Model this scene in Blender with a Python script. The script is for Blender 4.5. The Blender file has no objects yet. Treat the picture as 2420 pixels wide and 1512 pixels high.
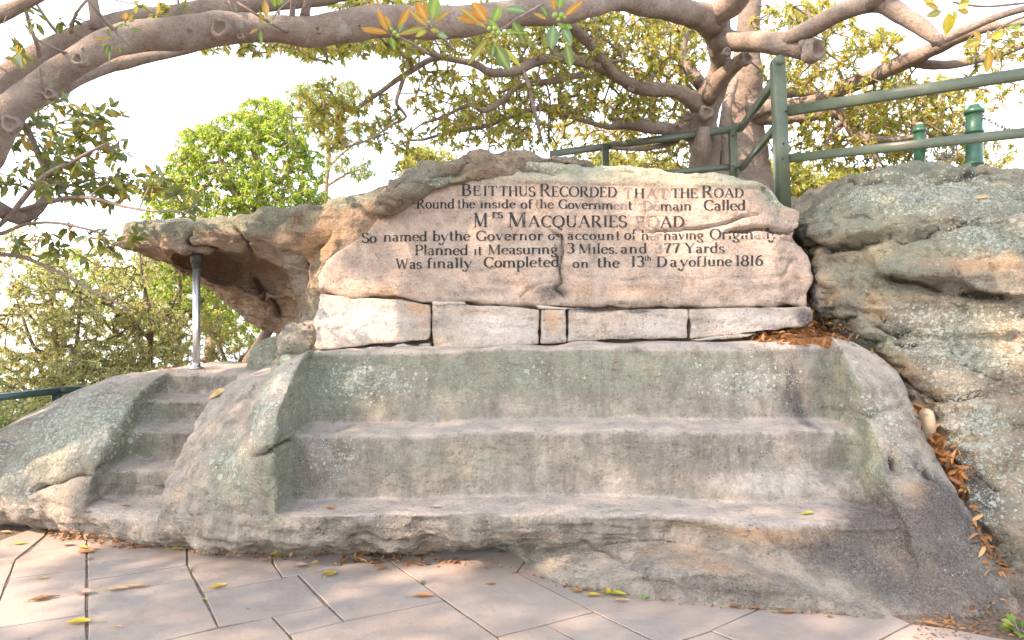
import bpy, math, random, bmesh
import numpy as np
from mathutils import Vector
from mathutils.bvhtree import BVHTree
random.seed(7)
RNG = np.random.default_rng(11)
S = bpy.context.scene
C = S.collection
R = math.radians

# ------------------------------------------------------------------ camera, sky, sun, exposure
cam = bpy.data.objects.new('camera', bpy.data.cameras.new('camera'))
C.objects.link(cam)
cam.location = (0, 0, 1.6)
cam.rotation_euler = (R(90), 0, 0)
cam.data.lens = 24
cam.data.sensor_width = 36
cam.data.clip_start = 0.05
cam.data.clip_end = 2500
S.camera = cam

SUN_TO = Vector((-0.66, -0.42, 0.62)).normalized()      # from the scene towards the sun
world = bpy.data.worlds.new('World')
S.world = world
world.use_nodes = True
nt = world.node_tree
nt.nodes.clear()
sky = nt.nodes.new('ShaderNodeTexSky')
sky.sky_type = 'NISHITA'
sky.sun_disc = False
sky.sun_elevation = math.asin(SUN_TO.z)
sky.sun_rotation = math.atan2(SUN_TO.x, SUN_TO.y)
sky.dust_density = 1.0
sky.air_density = 1.0
sky.ozone_density = 1.0
hs = nt.nodes.new('ShaderNodeHueSaturation')
hs.inputs['Saturation'].default_value = 0.42
bg = nt.nodes.new('ShaderNodeBackground')
bg.inputs['Strength'].default_value = 0.15
wo = nt.nodes.new('ShaderNodeOutputWorld')
nt.links.new(sky.outputs[0], hs.inputs['Color'])
nt.links.new(hs.outputs[0], bg.inputs['Color'])
nt.links.new(bg.outputs[0], wo.inputs[0])

sd = bpy.data.lights.new('sun', 'SUN')
sd.energy = 2.5
sd.angle = R(0.8)
sd.color = (1.0, 0.74, 0.54)
sun = bpy.data.objects.new('sun', sd)
C.objects.link(sun)
sun.rotation_euler = (-SUN_TO).to_track_quat('-Z', 'Y').to_euler()

S.view_settings.view_transform = 'Standard'
S.view_settings.look = 'None'
S.view_settings.gamma = 1.0
S.view_settings.exposure = 2.4
S.view_settings.use_curve_mapping = False
S.render.engine = 'CYCLES'
S.cycles.max_bounces = 6
S.cycles.diffuse_bounces = 4
S.cycles.transparent_max_bounces = 4
S.cycles.use_denoising = True

# ------------------------------------------------------------------ helpers
F, CX, CY, EYE = 1613.6, 1209.7, 756.0, 1.6      # focal length and centre in the units the layout was measured in
def W(x, y, d):
    """a measured direction and a distance -> a place in the world"""
    return np.array([(x - CX) * d / F, d, EYE + (CY - y) * d / F])
def G(x, y, z=0.0):
    """the place on level ground seen in a measured direction"""
    return W(x, y, (EYE - z) * F / (y - CY))

def tag(o, label=None, cat=None, group=None, kind=None):
    if label: o['label'] = label
    if cat: o['category'] = cat
    if group: o['group'] = group
    if kind: o['kind'] = kind
    return o
def empty(name, loc=(0, 0, 0), label=None, cat=None, group=None):
    o = bpy.data.objects.new(name, None)
    o.empty_display_size = 0.1
    C.objects.link(o)
    o.location = loc
    return tag(o, label, cat, group)
def link(name, me, mat=None, parent=None):
    o = bpy.data.objects.new(name, me)
    C.objects.link(o)
    if mat is not None:
        for m in (mat if isinstance(mat, (list, tuple)) else [mat]):
            me.materials.append(m)
    if parent is not None:
        o.parent = parent
        pl = parent
        off = Vector((0, 0, 0))
        while pl is not None:
            off += pl.location
            pl = pl.parent
        o.location = -off
    return o
def np_mesh(name, v, faces, smooth=True, k=None):
    """faces: (n,3) or (n,4) int array, or a list of them"""
    me = bpy.data.meshes.new(name)
    fl = faces if isinstance(faces, list) else [faces]
    fl = [np.asarray(f, np.int32) for f in fl if len(f)]
    v = np.asarray(v, np.float32)
    me.vertices.add(len(v))
    me.vertices.foreach_set('co', v.ravel())
    nl = sum(f.size for f in fl)
    npoly = sum(len(f) for f in fl)
    me.loops.add(nl)
    me.polygons.add(npoly)
    me.loops.foreach_set('vertex_index', np.concatenate([f.ravel() for f in fl]))
    starts, st = [], 0
    for f in fl:
        starts.append(st + np.arange(len(f)) * f.shape[1])
        st += f.size
    me.polygons.foreach_set('loop_start', np.concatenate(starts).astype(np.int32))
    me.update(calc_edges=True)
    if smooth:
        me.polygons.foreach_set('use_smooth', np.ones(npoly, bool))
    me.validate()
    return me
def fattr(me, name, vals):
    a = me.attributes.new(name, 'FLOAT', 'POINT')
    a.data.foreach_set('value', np.asarray(vals, np.float32))
def cattr(me, name, cols):
    a = me.attributes.new(name, 'FLOAT_COLOR', 'POINT')
    c = np.ones((len(cols), 4), np.float32)
    c[:, :3] = cols
    a.data.foreach_set('color', c.ravel())

# value noise
LAT = RNG.random((32, 32, 32)).astype(np.float32) * 2 - 1
def vn(x, y, z):
    xi, yi, zi = np.floor(x).astype(np.int32), np.floor(y).astype(np.int32), np.floor(z).astype(np.int32)
    fx, fy, fz = x - xi, y - yi, z - zi
    fx = fx * fx * (3 - 2 * fx); fy = fy * fy * (3 - 2 * fy); fz = fz * fz * (3 - 2 * fz)
    x0, y0, z0 = xi & 31, yi & 31, zi & 31
    x1, y1, z1 = (xi + 1) & 31, (yi + 1) & 31, (zi + 1) & 31
    a = LAT[x0, y0, z0] * (1 - fx) + LAT[x1, y0, z0] * fx
    b = LAT[x0, y1, z0] * (1 - fx) + LAT[x1, y1, z0] * fx
    c = LAT[x0, y0, z1] * (1 - fx) + LAT[x1, y0, z1] * fx
    d = LAT[x0, y1, z1] * (1 - fx) + LAT[x1, y1, z1] * fx
    return (a * (1 - fy) + b * fy) * (1 - fz) + (c * (1 - fy) + d * fy) * fz
def fbm(x, y, z, o=4, s=0.0):
    r, a = 0.0, 1.0
    for i in range(o):
        r = r + a * vn(x + s + 7.3 * i, y + s * 1.7 + 3.1 * i, z + s * .6 + 5.7 * i)
        x, y, z, a = x * 2.03, y * 2.03, z * 2.03, a * 0.5
    return r
def smin(a, b, k):
    h = np.clip(0.5 + 0.5 * (b - a) / k, 0, 1)
    return b * (1 - h) + a * h - k * h * (1 - h)
def smax(a, b, k): return -smin(-a, -b, k)
def sstep(a, b, x):
    t = np.clip((x - a) / (b - a), 0, 1)
    return t * t * (3 - 2 * t)

def poly_sdf(px, py, P):
    P = np.asarray(P, np.float64)
    d = np.full(px.shape, 1e9)
    ins = np.zeros(px.shape, bool)
    for i in range(len(P)):
        ax, ay = P[i]; bx, by = P[(i + 1) % len(P)]
        ex, ey = bx - ax, by - ay
        wx, wy = px - ax, py - ay
        t = np.clip((wx * ex + wy * ey) / (ex * ex + ey * ey + 1e-12), 0, 1)
        d = np.minimum(d, (wx - ex * t) ** 2 + (wy - ey * t) ** 2)
        cond = ((ay <= py) & (by > py)) | ((by <= py) & (ay > py))
        with np.errstate(divide='ignore', invalid='ignore'):
            xi = ax + (py - ay) * ex / (ey if abs(ey) > 1e-12 else 1e-12)
        ins ^= cond & (px < xi)
    d = np.sqrt(d)
    return np.where(ins, -d, d)
class Grid2:
    """a function of two coordinates sampled once, read back bilinearly"""
    def __init__(self, fn, lo, hi, h=0.02):
        self.lo, self.h = np.array(lo, float), h
        n = [int(math.ceil((hi[i] - lo[i]) / h)) + 2 for i in (0, 1)]
        a, b = np.meshgrid(lo[0] + np.arange(n[0]) * h, lo[1] + np.arange(n[1]) * h, indexing='ij')
        self.v = fn(a, b)
        self.n = n
    def __call__(self, a, b):
        u = np.clip((a - self.lo[0]) / self.h, 0, self.n[0] - 1.001)
        w = np.clip((b - self.lo[1]) / self.h, 0, self.n[1] - 1.001)
        i, j = u.astype(int), w.astype(int)
        fu, fw = u - i, w - j
        v = self.v
        return (v[i, j] * (1 - fu) + v[i + 1, j] * fu) * (1 - fw) + (v[i, j + 1] * (1 - fu) + v[i + 1, j + 1] * fu) * fw
def table2(xs, zs, T):
    xs, zs, T = np.array(xs, float), np.array(zs, float), np.array(T, float)
    def f(x, z):
        i = np.clip(np.searchsorted(xs, x) - 1, 0, len(xs) - 2)
        j = np.clip(np.searchsorted(zs, z) - 1, 0, len(zs) - 2)
        u = np.clip((x - xs[i]) / (xs[i + 1] - xs[i]), 0, 1)
        w = np.clip((z - zs[j]) / (zs[j + 1] - zs[j]), 0, 1)
        u = u * u * (3 - 2 * u) * .6 + u * .4
        return (T[i, j] * (1 - u) + T[i + 1, j] * u) * (1 - w) + (T[i, j + 1] * (1 - u) + T[i + 1, j + 1] * u) * w
    return f

def surface_nets(V, lo, h):
    ins = V < 0
    c = np.zeros(tuple(s - 1 for s in V.shape), np.uint8)
    sl = lambda a: slice(1, None) if a else slice(None, -1)
    for i in (0, 1):
        for j in (0, 1):
            for k in (0, 1):
                c += ins[sl(i), sl(j), sl(k)]
    act = (c > 0) & (c < 8)
    idx = np.argwhere(act)
    cor = [(i, j, k) for i in (0, 1) for j in (0, 1) for k in (0, 1)]
    vals = [V[idx[:, 0] + a, idx[:, 1] + b, idx[:, 2] + d] for a, b, d in cor]
    acc = np.zeros((len(idx), 3)); cnt = np.zeros(len(idx))
    for p in range(8):
        for q in range(p + 1, 8):
            if sum(abs(cor[p][m] - cor[q][m]) for m in range(3)) != 1: continue
            m = (vals[p] < 0) != (vals[q] < 0)
            t = np.where(m, vals[p] / np.where(m, vals[p] - vals[q], 1), 0)
            pos = np.array(cor[p])[None] + t[:, None] * (np.array(cor[q]) - np.array(cor[p]))[None]
            acc += pos * m[:, None]; cnt += m
    v = (idx + acc / cnt[:, None]) * h + np.array(lo)
    cid = np.full(act.shape, -1, np.int32)
    cid[act] = np.arange(len(idx))
    quads = []
    for ax in range(3):
        o = [(1, 2), (2, 0), (0, 1)][ax]
        s0 = [slice(None)] * 3; s1 = [slice(None)] * 3
        s0[ax] = slice(None, -1); s1[ax] = slice(1, None)
        for q in o: s0[q] = slice(1, -1); s1[q] = slice(1, -1)
        a, b = ins[tuple(s0)], ins[tuple(s1)]
        ch = np.argwhere(a != b)
        if not len(ch): continue
        flip = a[tuple(ch.T)]
        base = ch.copy()
        for q in o: base[:, q] += 1
        def cell(da, db):
            e = base.copy(); e[:, o[0]] -= da; e[:, o[1]] -= db
            return cid[tuple(e.T)]
        Q = np.stack([cell(1, 1), cell(0, 1), cell(0, 0), cell(1, 0)], 1)
        Q[~flip] = Q[~flip][:, ::-1]
        quads.append(Q)
    Q = np.concatenate(quads)
    return v, Q[(Q >= 0).all(1)]
def sdf_mesh(name, f, lo, hi, h):
    k = 4
    n = [int(math.ceil((hi[i] - lo[i]) / (h * k))) + 1 for i in range(3)]
    ax = [lo[i] + (np.arange(n[i]) * k + (k - 1) / 2) * h for i in range(3)]
    A = np.meshgrid(*ax, indexing='ij')
    co = f(A[0].ravel(), A[1].ravel(), A[2].ravel()).reshape(n).astype(np.float32)
    V = co.repeat(k, 0).repeat(k, 1).repeat(k, 2)
    m = np.argwhere(np.abs(V) < 7 * h)
    p = m * h + np.array(lo)
    V[tuple(m.T)] = f(p[:, 0], p[:, 1], p[:, 2])
    V[0] = V[-1] = 1; V[:, 0] = V[:, -1] = 1; V[:, :, 0] = V[:, :, -1] = 1
    v, q = surface_nets(V, lo, h)
    return v, q

def normals(v, q):
    n = np.zeros_like(v)
    fn = np.cross(v[q[:, 2]] - v[q[:, 0]], v[q[:, 3]] - v[q[:, 1]])
    for i in range(4):
        for ax in range(3):
            n[:, ax] += np.bincount(q[:, i], fn[:, ax], len(v))
    return n / (np.linalg.norm(n, axis=1)[:, None] + 1e-9)
def seg_dist(v, poly):
    """distance in the XZ plane to a 3D polyline, and how far off it in depth"""
    d = np.full(len(v), 9.0); dy = np.zeros(len(v)); al = np.zeros(len(v))
    L = 0
    for a, b in zip(poly[:-1], poly[1:]):
        e = (b - a)[[0, 2]]; w = v[:, [0, 2]] - a[[0, 2]]
        t = np.clip((w @ e) / (e @ e + 1e-9), 0, 1)
        dd = np.linalg.norm(w - t[:, None] * e, axis=1)
        m = dd < d
        d[m] = dd[m]; dy[m] = (v[:, 1] - (a[1] + t * (b[1] - a[1])))[m]; al[m] = (L + t)[m]
        L += 1
    return d, dy, al / max(L, 1)
def crack(v, n, pts, width=.014, depth=.04, reach=.5):
    """pts: (x, y, d) measured; a groove with tapering ends"""
    P = np.array([W(*p) for p in pts])
    near = (v[:, 0] > P[:, 0].min() - .2) & (v[:, 0] < P[:, 0].max() + .2) & (v[:, 2] > P[:, 2].min() - .2) & (v[:, 2] < P[:, 2].max() + .2)
    i = np.where(near)[0]
    if not len(i): return np.zeros(len(v))
    p = v[i] + np.stack([fbm(v[i, 0] * 9, v[i, 1] * 9, v[i, 2] * 9, 2, 3.) * .014, 0 * i, fbm(v[i, 0] * 9, v[i, 1] * 9, v[i, 2] * 9, 2, 9.) * .014], 1)
    d, dy, al = seg_dist(p, P)
    tap = np.clip(np.minimum(al, 1 - al) * 6, .15, 1)
    r = np.zeros(len(v))
    r[i] = depth * tap * np.exp(-(d / (width * (.5 + .5 * tap))) ** 2) * (np.abs(dy) < reach)
    return r
def ledge(v, pts, amp, up=.3, reach=.8):
    """rock above the line stands proud and fades back upwards: an overhanging bed"""
    P = np.array([W(*p) for p in pts])
    P = P[np.argsort(P[:, 0])]
    zl = np.interp(v[:, 0], P[:, 0], P[:, 2]) + fbm(v[:, 0] * 5, v[:, 1] * 5, v[:, 2] * 2, 3, 2.) * .025
    yl = np.interp(v[:, 0], P[:, 0], P[:, 1])
    s = v[:, 2] - zl
    x0, x1 = P[0, 0], P[-1, 0]
    w = (x1 - x0) * .2
    tap = sstep(x0, x0 + w, v[:, 0]) * (1 - sstep(x1 - w, x1, v[:, 0]))
    f = np.where(s > 0, sstep(0, .03, s) * np.exp(-s / up), -.35 * np.exp(s / (up * .35)))
    return amp * f * tap * (np.abs(v[:, 1] - yl) < reach)
def blob(v, items, ns=0.0, soft=.35):
    """sum of soft patches given as (x, y, d, rx, ry, strength), measured; broken up with noise"""
    r = np.zeros(len(v))
    for x, y, d, rx, ry, s in items:
        c = W(x, y, d)
        rx, ry = rx * d / F, ry * d / F
        q = ((v[:, 0] - c[0]) / rx) ** 2 + ((v[:, 2] - c[2]) / ry) ** 2 + ((v[:, 1] - c[1]) / max(.9, rx)) ** 2
        r = np.maximum(r, s * np.exp(-q * 1.1))
    return np.clip(r, 0, 1)
# ------------------------------------------------------------------ materials
class NT:
    def __init__(self, name):
        self.m = bpy.data.materials.new(name); self.m.use_nodes = True
        self.t = self.m.node_tree; self.t.nodes.clear()
        self.out = self.n('ShaderNodeOutputMaterial')
    def n(self, ty, ins=None, **kw):
        nd = self.t.nodes.new(ty)
        for k, v in kw.items(): setattr(nd, k, v)
        for k, v in (ins or {}).items():
            if hasattr(v, 'links') or isinstance(v, bpy.types.NodeSocket): self.t.links.new(v, nd.inputs[k])
            else:
                nd.inputs[k].default_value = v
        return nd
    def l(self, a, b): self.t.links.new(a, b)
    def coord(self): return self.n('ShaderNodeNewGeometry').outputs['Position']
    def map(self, sc):
        return self.n('ShaderNodeMapping', {'Vector': self.coord(), 'Scale': sc}).outputs[0]
    def noise(self, vec, scale, det=4, rough=.55, dist=0.0):
        return self.n('ShaderNodeTexNoise', {'Vector': vec, 'Scale': scale, 'Detail': det, 'Roughness': rough, 'Distortion': dist}).outputs['Fac']
    def voro(self, vec, scale, feature='F1', rnd=1.0):
        return self.n('ShaderNodeTexVoronoi', {'Vector': vec, 'Scale': scale, 'Randomness': rnd}, feature=feature)
    def ramp(self, fac, lo, hi, a=0.0, b=1.0):
        return self.n('ShaderNodeMapRange', {'Value': fac, 'From Min': lo, 'From Max': hi, 'To Min': a, 'To Max': b}, interpolation_type='SMOOTHSTEP').outputs[0]
    def math(self, op, a, b=0.0, clamp=False):
        return self.n('ShaderNodeMath', {0: a, 1: b}, operation=op, use_clamp=clamp).outputs[0]
    def mix(self, f, a, b, blend='MIX'):
        nd = self.n('ShaderNodeMix', None, data_type='RGBA', blend_type=blend)
        for k, v in ((0, f), (6, a), (7, b)):
            if isinstance(v, bpy.types.NodeSocket): self.l(v, nd.inputs[k])
            else: nd.inputs[k].default_value = v if k == 0 else (*v, 1)[:4]
        return nd.outputs[2]
    def attr(self, name): return self.n('ShaderNodeAttribute', None, attribute_name=name)
    def bump(self, h, dist, strength=1.0, normal=None):
        ins = {'Height': h, 'Distance': dist, 'Strength': strength}
        if normal is not None: ins['Normal'] = normal
        return self.n('ShaderNodeBump', ins).outputs[0]
    def bsdf(self, col, rough=.8, normal=None, spec=.3, metal=0.0):
        b = self.n('ShaderNodeBsdfPrincipled')
        for k, v in (('Base Color', col), ('Roughness', rough), ('Specular IOR Level', spec), ('Metallic', metal)):
            if isinstance(v, bpy.types.NodeSocket): self.l(v, b.inputs[k])
            else: b.inputs[k].default_value = (*v, 1)[:4] if k == 'Base Color' else v
        if normal is not None: self.l(normal, b.inputs['Normal'])
        return b
    def done(self, b):
        self.l(b.outputs[0], self.out.inputs[0]); return self.m

def rock_mat(name, c0, c1, c2, lich=(.56, .58, .51), strata=7.0, bump=.012, streak=.5):
    m = NT(name)
    p = m.coord()
    st = m.map((.8, .8, strata))
    big = m.noise(p, 1.3, 5, .6)
    med = m.noise(p, 7, 6, .65)
    fine = m.noise(p, 90, 5, .75)
    lay = m.noise(st, 1.6, 6, .65, .6)
    col = m.mix(m.ramp(big, .35, .65), c0, c1)
    col = m.mix(m.ramp(lay, .38, .68, 0, .75), col, c2)
    col = m.mix(m.ramp(med, .40, .64, 0, .72), col, tuple(x * y for x, y in zip(c0, (.50, .47, .43))))
    col = m.mix(m.ramp(m.noise(p, 3.2, 7, .68), .52, .68, 0, .55), col, tuple(min(1, x * y) for x, y in zip(c1, (1.35, 1.18, 1.0))))
    # orange iron staining, warm pale wear, green algae, dark crust: patches that belong to the stone
    def layer(col, att, c, sc, lo, hi, amount=1.0):
        a = m.attr(att).outputs['Fac']
        nz = m.noise(p, sc, 6, .7)
        f = m.ramp(m.math('ADD', a, m.math('MULTIPLY', m.math('SUBTRACT', nz, .5), .9)), lo, hi, 0, amount)
        f = m.math('MULTIPLY', f, m.ramp(a, .02, .2))
        return m.mix(f, col, c)
    col = layer(col, 'orange', (.50, .27, .12), 6, .15, .75, .75)
    col = layer(col, 'pale', (.60, .54, .49), 7, .15, .75, .85)
    col = layer(col, 'green', (.25, .275, .19), 9, .05, .7, .85)
    wn = m.attr('worn_lit').outputs['Fac']
    col = m.mix(m.math('MULTIPLY', wn, .9), col, m.mix(m.ramp(med, .35, .65), (.66, .56, .49), (.54, .455, .40)))  # rubbed stone, lightened further to paint in light from the sky
    col = layer(col, 'dark', (.062, .050, .052), 5, .15, .65, .94)
    col = layer(col, 'brown', (.27, .155, .085), 3, .2, .7, .9)
    # grain
    g1 = m.noise(p, 42, 4, .8)
    col = m.mix(m.ramp(g1, .52, .68, 0, .5), col, m.mix(.62, col, (.10, .085, .07)))
    col = m.mix(m.ramp(g1, .48, .34, 0, .42), col, m.mix(.5, col, (.72, .64, .54)))
    col = m.mix(m.ramp(fine, .35, .7, 0, .55), col, m.mix(.5, col, (.62, .57, .52)))
    sp = m.noise(p, 260, 2, .8)
    col = m.mix(m.ramp(sp, .55, .68, 0, .7), col, (.07, .06, .05))
    col = m.mix(m.ramp(m.noise(p, 190, 2, .8), .60, .72, 0, .55), col, (.66, .61, .55))
    # weathered runs down steep faces
    run = m.noise(m.map((9, 9, 1.1)), 1.5, 5, .7)
    col = m.mix(m.math('MULTIPLY', m.ramp(run, .52, .72, 0, streak), m.ramp(med, .3, .6)), col, (.13, .11, .09))
    # weathering of cut upright faces: brown runs and blotches, with some shade painted in
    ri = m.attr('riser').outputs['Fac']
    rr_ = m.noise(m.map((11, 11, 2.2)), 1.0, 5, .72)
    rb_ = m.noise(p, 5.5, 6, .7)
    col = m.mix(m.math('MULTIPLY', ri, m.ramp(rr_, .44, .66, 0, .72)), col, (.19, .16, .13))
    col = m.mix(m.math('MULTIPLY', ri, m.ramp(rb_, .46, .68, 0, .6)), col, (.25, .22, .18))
    # open pores
    pv = m.voro(p, 42)
    pk = m.ramp(m.n('ShaderNodeSeparateColor', {0: pv.outputs['Color']}).outputs[0], .55, .6)
    pore = m.math('MULTIPLY', m.ramp(pv.outputs['Distance'], .26, .12, 0, .7), m.math('MULTIPLY', pk, m.ramp(med, .40, .6)))
    col = m.mix(pore, col, (.10, .08, .065))
    ck = m.attr('crack').outputs['Fac']
    col = m.mix(m.ramp(ck, .35, 1.0, 0, .85), col, (.045, .032, .025))
    # lichen rosettes at two sizes
    la = m.attr('lichen').outputs['Fac']
    wob = m.n('ShaderNodeVectorMath', {0: p, 1: m.n('ShaderNodeTexNoise', {'Vector': p, 'Scale': 28.0, 'Detail': 3.0}).outputs['Color']}, operation='MULTIPLY_ADD')
    wob.inputs[1].default_value = (1, 1, 1)
    nv = m.n('ShaderNodeTexNoise', {'Vector': p, 'Scale': 30.0, 'Detail': 3.0})
    sc = m.n('ShaderNodeVectorMath', {0: nv.outputs['Color']}, operation='SCALE'); sc.inputs['Scale'].default_value = .035
    pw = m.n('ShaderNodeVectorMath', {0: p, 1: sc.outputs[0]}, operation='ADD').outputs[0]
    for scale, thr, amt, cc in ((15, .30, .7, lich), (34, .36, .9, (.58, .59, .52)), (75, .40, .8, (.46, .49, .41))):
        v = m.voro(pw, scale)
        keep = m.ramp(m.n('ShaderNodeSeparateColor', {0: v.outputs['Color']}).outputs[0], .35, .36) if scale < 40 else 1.0
        cl = m.noise(p, scale * .17, 3, .6)
        size = m.math('MULTIPLY', m.ramp(m.math('ADD', m.math('MULTIPLY', la, .55), m.math('MULTIPLY', cl, .75)), .42, .85), thr * 1.25)
        spot = m.ramp(m.math('SUBTRACT', size, v.outputs['Distance']), -.03, .05, 0, amt)
        spot = m.math('MULTIPLY', m.math('MULTIPLY', spot, keep), m.ramp(la, .03, .2))
        col = m.mix(spot, col, cc)
    # relief
    pits = m.voro(pw, 22, 'SMOOTH_F1').outputs['Distance']
    pit = m.ramp(pits, .05, .35)
    h = m.math('ADD', m.math('MULTIPLY', fine, .30), m.math('MULTIPLY', med, 1.0))
    h = m.math('ADD', h, m.math('MULTIPLY', lay, .7))
    h = m.math('ADD', h, m.math('MULTIPLY', pit, .16))
    h = m.math('SUBTRACT', h, m.math('MULTIPLY', pore, .5))
    h = m.math('ADD', h, m.math('MULTIPLY', m.noise(p, 30, 5, .7), .5))
    nrm = m.bump(h, bump * 3.4)
    return m.done(m.bsdf(col, .88, nrm, .2))

M = {}
M['bench'] = rock_mat('carved_sandstone', (.375, .335, .28), (.43, .375, .33), (.47, .39, .30), bump=.018)
M['slab'] = rock_mat('inscribed_sandstone', (.46, .345, .275), (.42, .325, .265), (.50, .365, .27), strata=5, bump=.008, streak=.25)
M['cave'] = rock_mat('overhang_sandstone', (.33, .265, .18), (.37, .24, .15), (.46, .31, .19), bump=.022)
M['boulder'] = rock_mat('boulder_sandstone', (.30, .275, .215), (.37, .31, .23), (.44, .31, .19), strata=5, bump=.022)
M['block'] = rock_mat('block_sandstone', (.50, .43, .375), (.47, .405, .36), (.53, .41, .31), strata=4, bump=.010, streak=.3)

def paver_mat():
    m = NT('sandstone_paver')
    p = m.coord()
    oi = m.n('ShaderNodeObjectInfo').outputs['Random']
    col = m.mix(oi, (.265, .225, .205), (.355, .28, .235))
    col = m.mix(m.ramp(m.noise(p, 2.5, 5, .6), .35, .65, 0, .7), col, (.32, .28, .255))
    col = m.mix(m.ramp(m.noise(m.map((1, 5, 1)), 5, 6, .7), .45, .7, 0, .45), col, (.37, .305, .255))
    col = m.mix(m.ramp(m.noise(p, 160, 3, .8), .45, .75, 0, .35), col, (.50, .45, .40))
    col = m.mix(m.ramp(m.noise(p, 240, 2, .8), .58, .7, 0, .6), col, (.12, .1, .09))
    col = m.mix(m.ramp(m.noise(p, 1.1, 3, .5), .42, .62, 0, .5), col, (.38, .29, .235))
    col = m.mix(m.ramp(m.noise(p, 14, 6, .75), .5, .72, 0, .4), col, (.24, .20, .18))
    v = m.voro(p, 5.5)
    keep = m.ramp(m.n('ShaderNodeSeparateColor', {0: v.outputs['Color']}).outputs[1], .62, .64)
    wd = m.math('ADD', v.outputs['Distance'], m.math('MULTIPLY', m.noise(p, 25, 3, .6), .07))
    spot = m.math('MULTIPLY', m.ramp(wd, .11, .085, 0, .75), keep)
    col = m.mix(spot, col, (.12, .095, .09))
    h = m.math('ADD', m.math('MULTIPLY', m.noise(p, 6, 5, .6), 1.0), m.math('MULTIPLY', m.noise(p, 120, 4, .7), .25))
    rg = m.ramp(m.noise(p, 4, 4, .6), .3, .7, .55, .85)
    return m.done(m.bsdf(col, rg, m.bump(h, .012), .3))
M['paver'] = paver_mat()

def simple(name, col, rough=.7, noise=.25, scale=30, bump=.002, metal=0.0, spec=.4, dirt=None):
    m = NT(name)
    p = m.coord()
    c = m.mix(m.ramp(m.noise(p, scale, 5, .65), .3, .7, 0, 1), tuple(x * (1 - noise) for x in col), tuple(min(1, x * (1 + noise)) for x in col))
    if dirt: c = m.mix(m.ramp(m.noise(p, 4, 6, .7), .5, .75, 0, .6), c, dirt)
    rr = m.ramp(m.noise(p, scale * .4, 4), .3, .7, rough * .8, min(1, rough * 1.15))
    return m.done(m.bsdf(c, rr, m.bump(m.noise(p, scale * 2, 4, .7), bump), spec, metal))
M['mortar'] = simple('joint_mortar', (.17, .13, .10), .95, .45, 60, .01)
M['soil'] = simple('brown_soil', (.19, .115, .08), .95, .5, 90, .02, dirt=(.3, .16, .09))
M['lawn'] = simple('dry_lawn', (.10, .12, .045), .95, .4, 8, .03)
M['rail'] = simple('grey_green_painted_steel', (.075, .095, .06), .38, .12, 12, .0005, 0, .5, dirt=(.14, .15, .11))
M['darkrail'] = simple('black_green_painted_steel', (.035, .06, .055), .35, .12, 12, .0005, 0, .5)
M['bollard'] = simple('green_painted_iron', (.02, .078, .045), .35, .12, 14, .0008, 0, .5, dirt=(.08, .17, .12))
M['bollardcap'] = simple('faded_bollard_top', (.42, .36, .34), .6, .15, 20, .001)
M['chain'] = simple('galvanised_chain', (.33, .30, .32), .5, .3, 60, .001, .6)
M['steel'] = simple('brushed_stainless_steel', (.56, .56, .57), .3, .1, 6, .0004, .9)
M['blacksteel'] = simple('black_weathered_steel', (.03, .028, .025), .6, .3, 30, .002)
def ink_mat():
    m = NT('worn_black_letter_paint')
    p = m.coord()
    c = m.mix(m.ramp(m.noise(p, 26, 6, .75), .50, .70, 0, .8), (.022, .024, .026), (.24, .175, .135))
    return m.done(m.bsdf(c, .8, m.bump(m.noise(p, 60, 4, .7), .004), .3))
M['ink'] = ink_mat()
M['inkfaded'] = simple('worn_letter_paint', (.19, .15, .13), .85, .45, 60, .002)
M['pebble'] = simple('smooth_pebble', (.36, .26, .17), .6, .18, 9, .002)
M['water'] = simple('harbour_water', (.10, .14, .18), .12, .1, .05, .02, 0, .5)
M['rope'] = simple('thin_steel_cable', (.1, .1, .1), .5, .1, 30, .0003, .5)

def bark_mat(name, c0, c1, lich):
    m = NT(name)
    p = m.coord()
    col = m.mix(m.ramp(m.noise(p, 3, 5, .65), .35, .65), c0, c1)
    col = m.mix(m.ramp(m.noise(p, 24, 6, .7), .4, .7, 0, .6), col, tuple(x * .5 for x in c0))
    col = m.mix(m.ramp(m.noise(p, 5, 7, .72), .58, .68, 0, .6), col, lich)
    col = m.mix(m.ramp(m.noise(p, 110, 3, .8), .5, .75, 0, .4), col, tuple(min(1, x * 1.7) for x in c1))
    h = m.math('ADD', m.noise(p, 18, 6, .7), m.math('MULTIPLY', m.noise(p, 80, 4, .7), .35))
    return m.done(m.bsdf(col, .85, m.bump(h, .035), .25))
M['bark'] = bark_mat('fig_bark', (.24, .185, .15), (.38, .305, .255), (.40, .40, .32))
M['gumbark'] = bark_mat('gum_bark', (.38, .25, .18), (.46, .36, .28), (.3, .2, .15))
M['darkbark'] = bark_mat('shrub_bark', (.16, .11, .085), (.24, .16, .12), (.2, .18, .14))

def leaf_mat(name, rough=.42, trans=.5):
    m = NT(name)
    c = m.attr('tint').outputs['Color']
    n = m.noise(m.coord(), 25, 3, .6)
    col = m.mix(m.ramp(n, .3, .7, 0, .35), c, m.mix(.5, c, (.02, .03, .01)))
    b = m.bsdf(col, rough, None, .4)
    t = m.n('ShaderNodeBsdfTranslucent', {'Color': m.mix(.3, c, (.5, .45, .05), 'MIX')})
    mx = m.n('ShaderNodeMixShader', {0: trans, 1: b.outputs[0], 2: t.outputs[0]})
    return m.done(mx)
M['leaf'] = leaf_mat('glossy_leaf')
M['softleaf'] = leaf_mat('soft_leaf', .6, .55)
M['dryleaf'] = leaf_mat('dry_leaf', .6, .15)

# a fruit skin for the little figs
M['fig'] = simple('green_fig_skin', (.24, .32, .06), .5, .15, 60, .0005)
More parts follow.
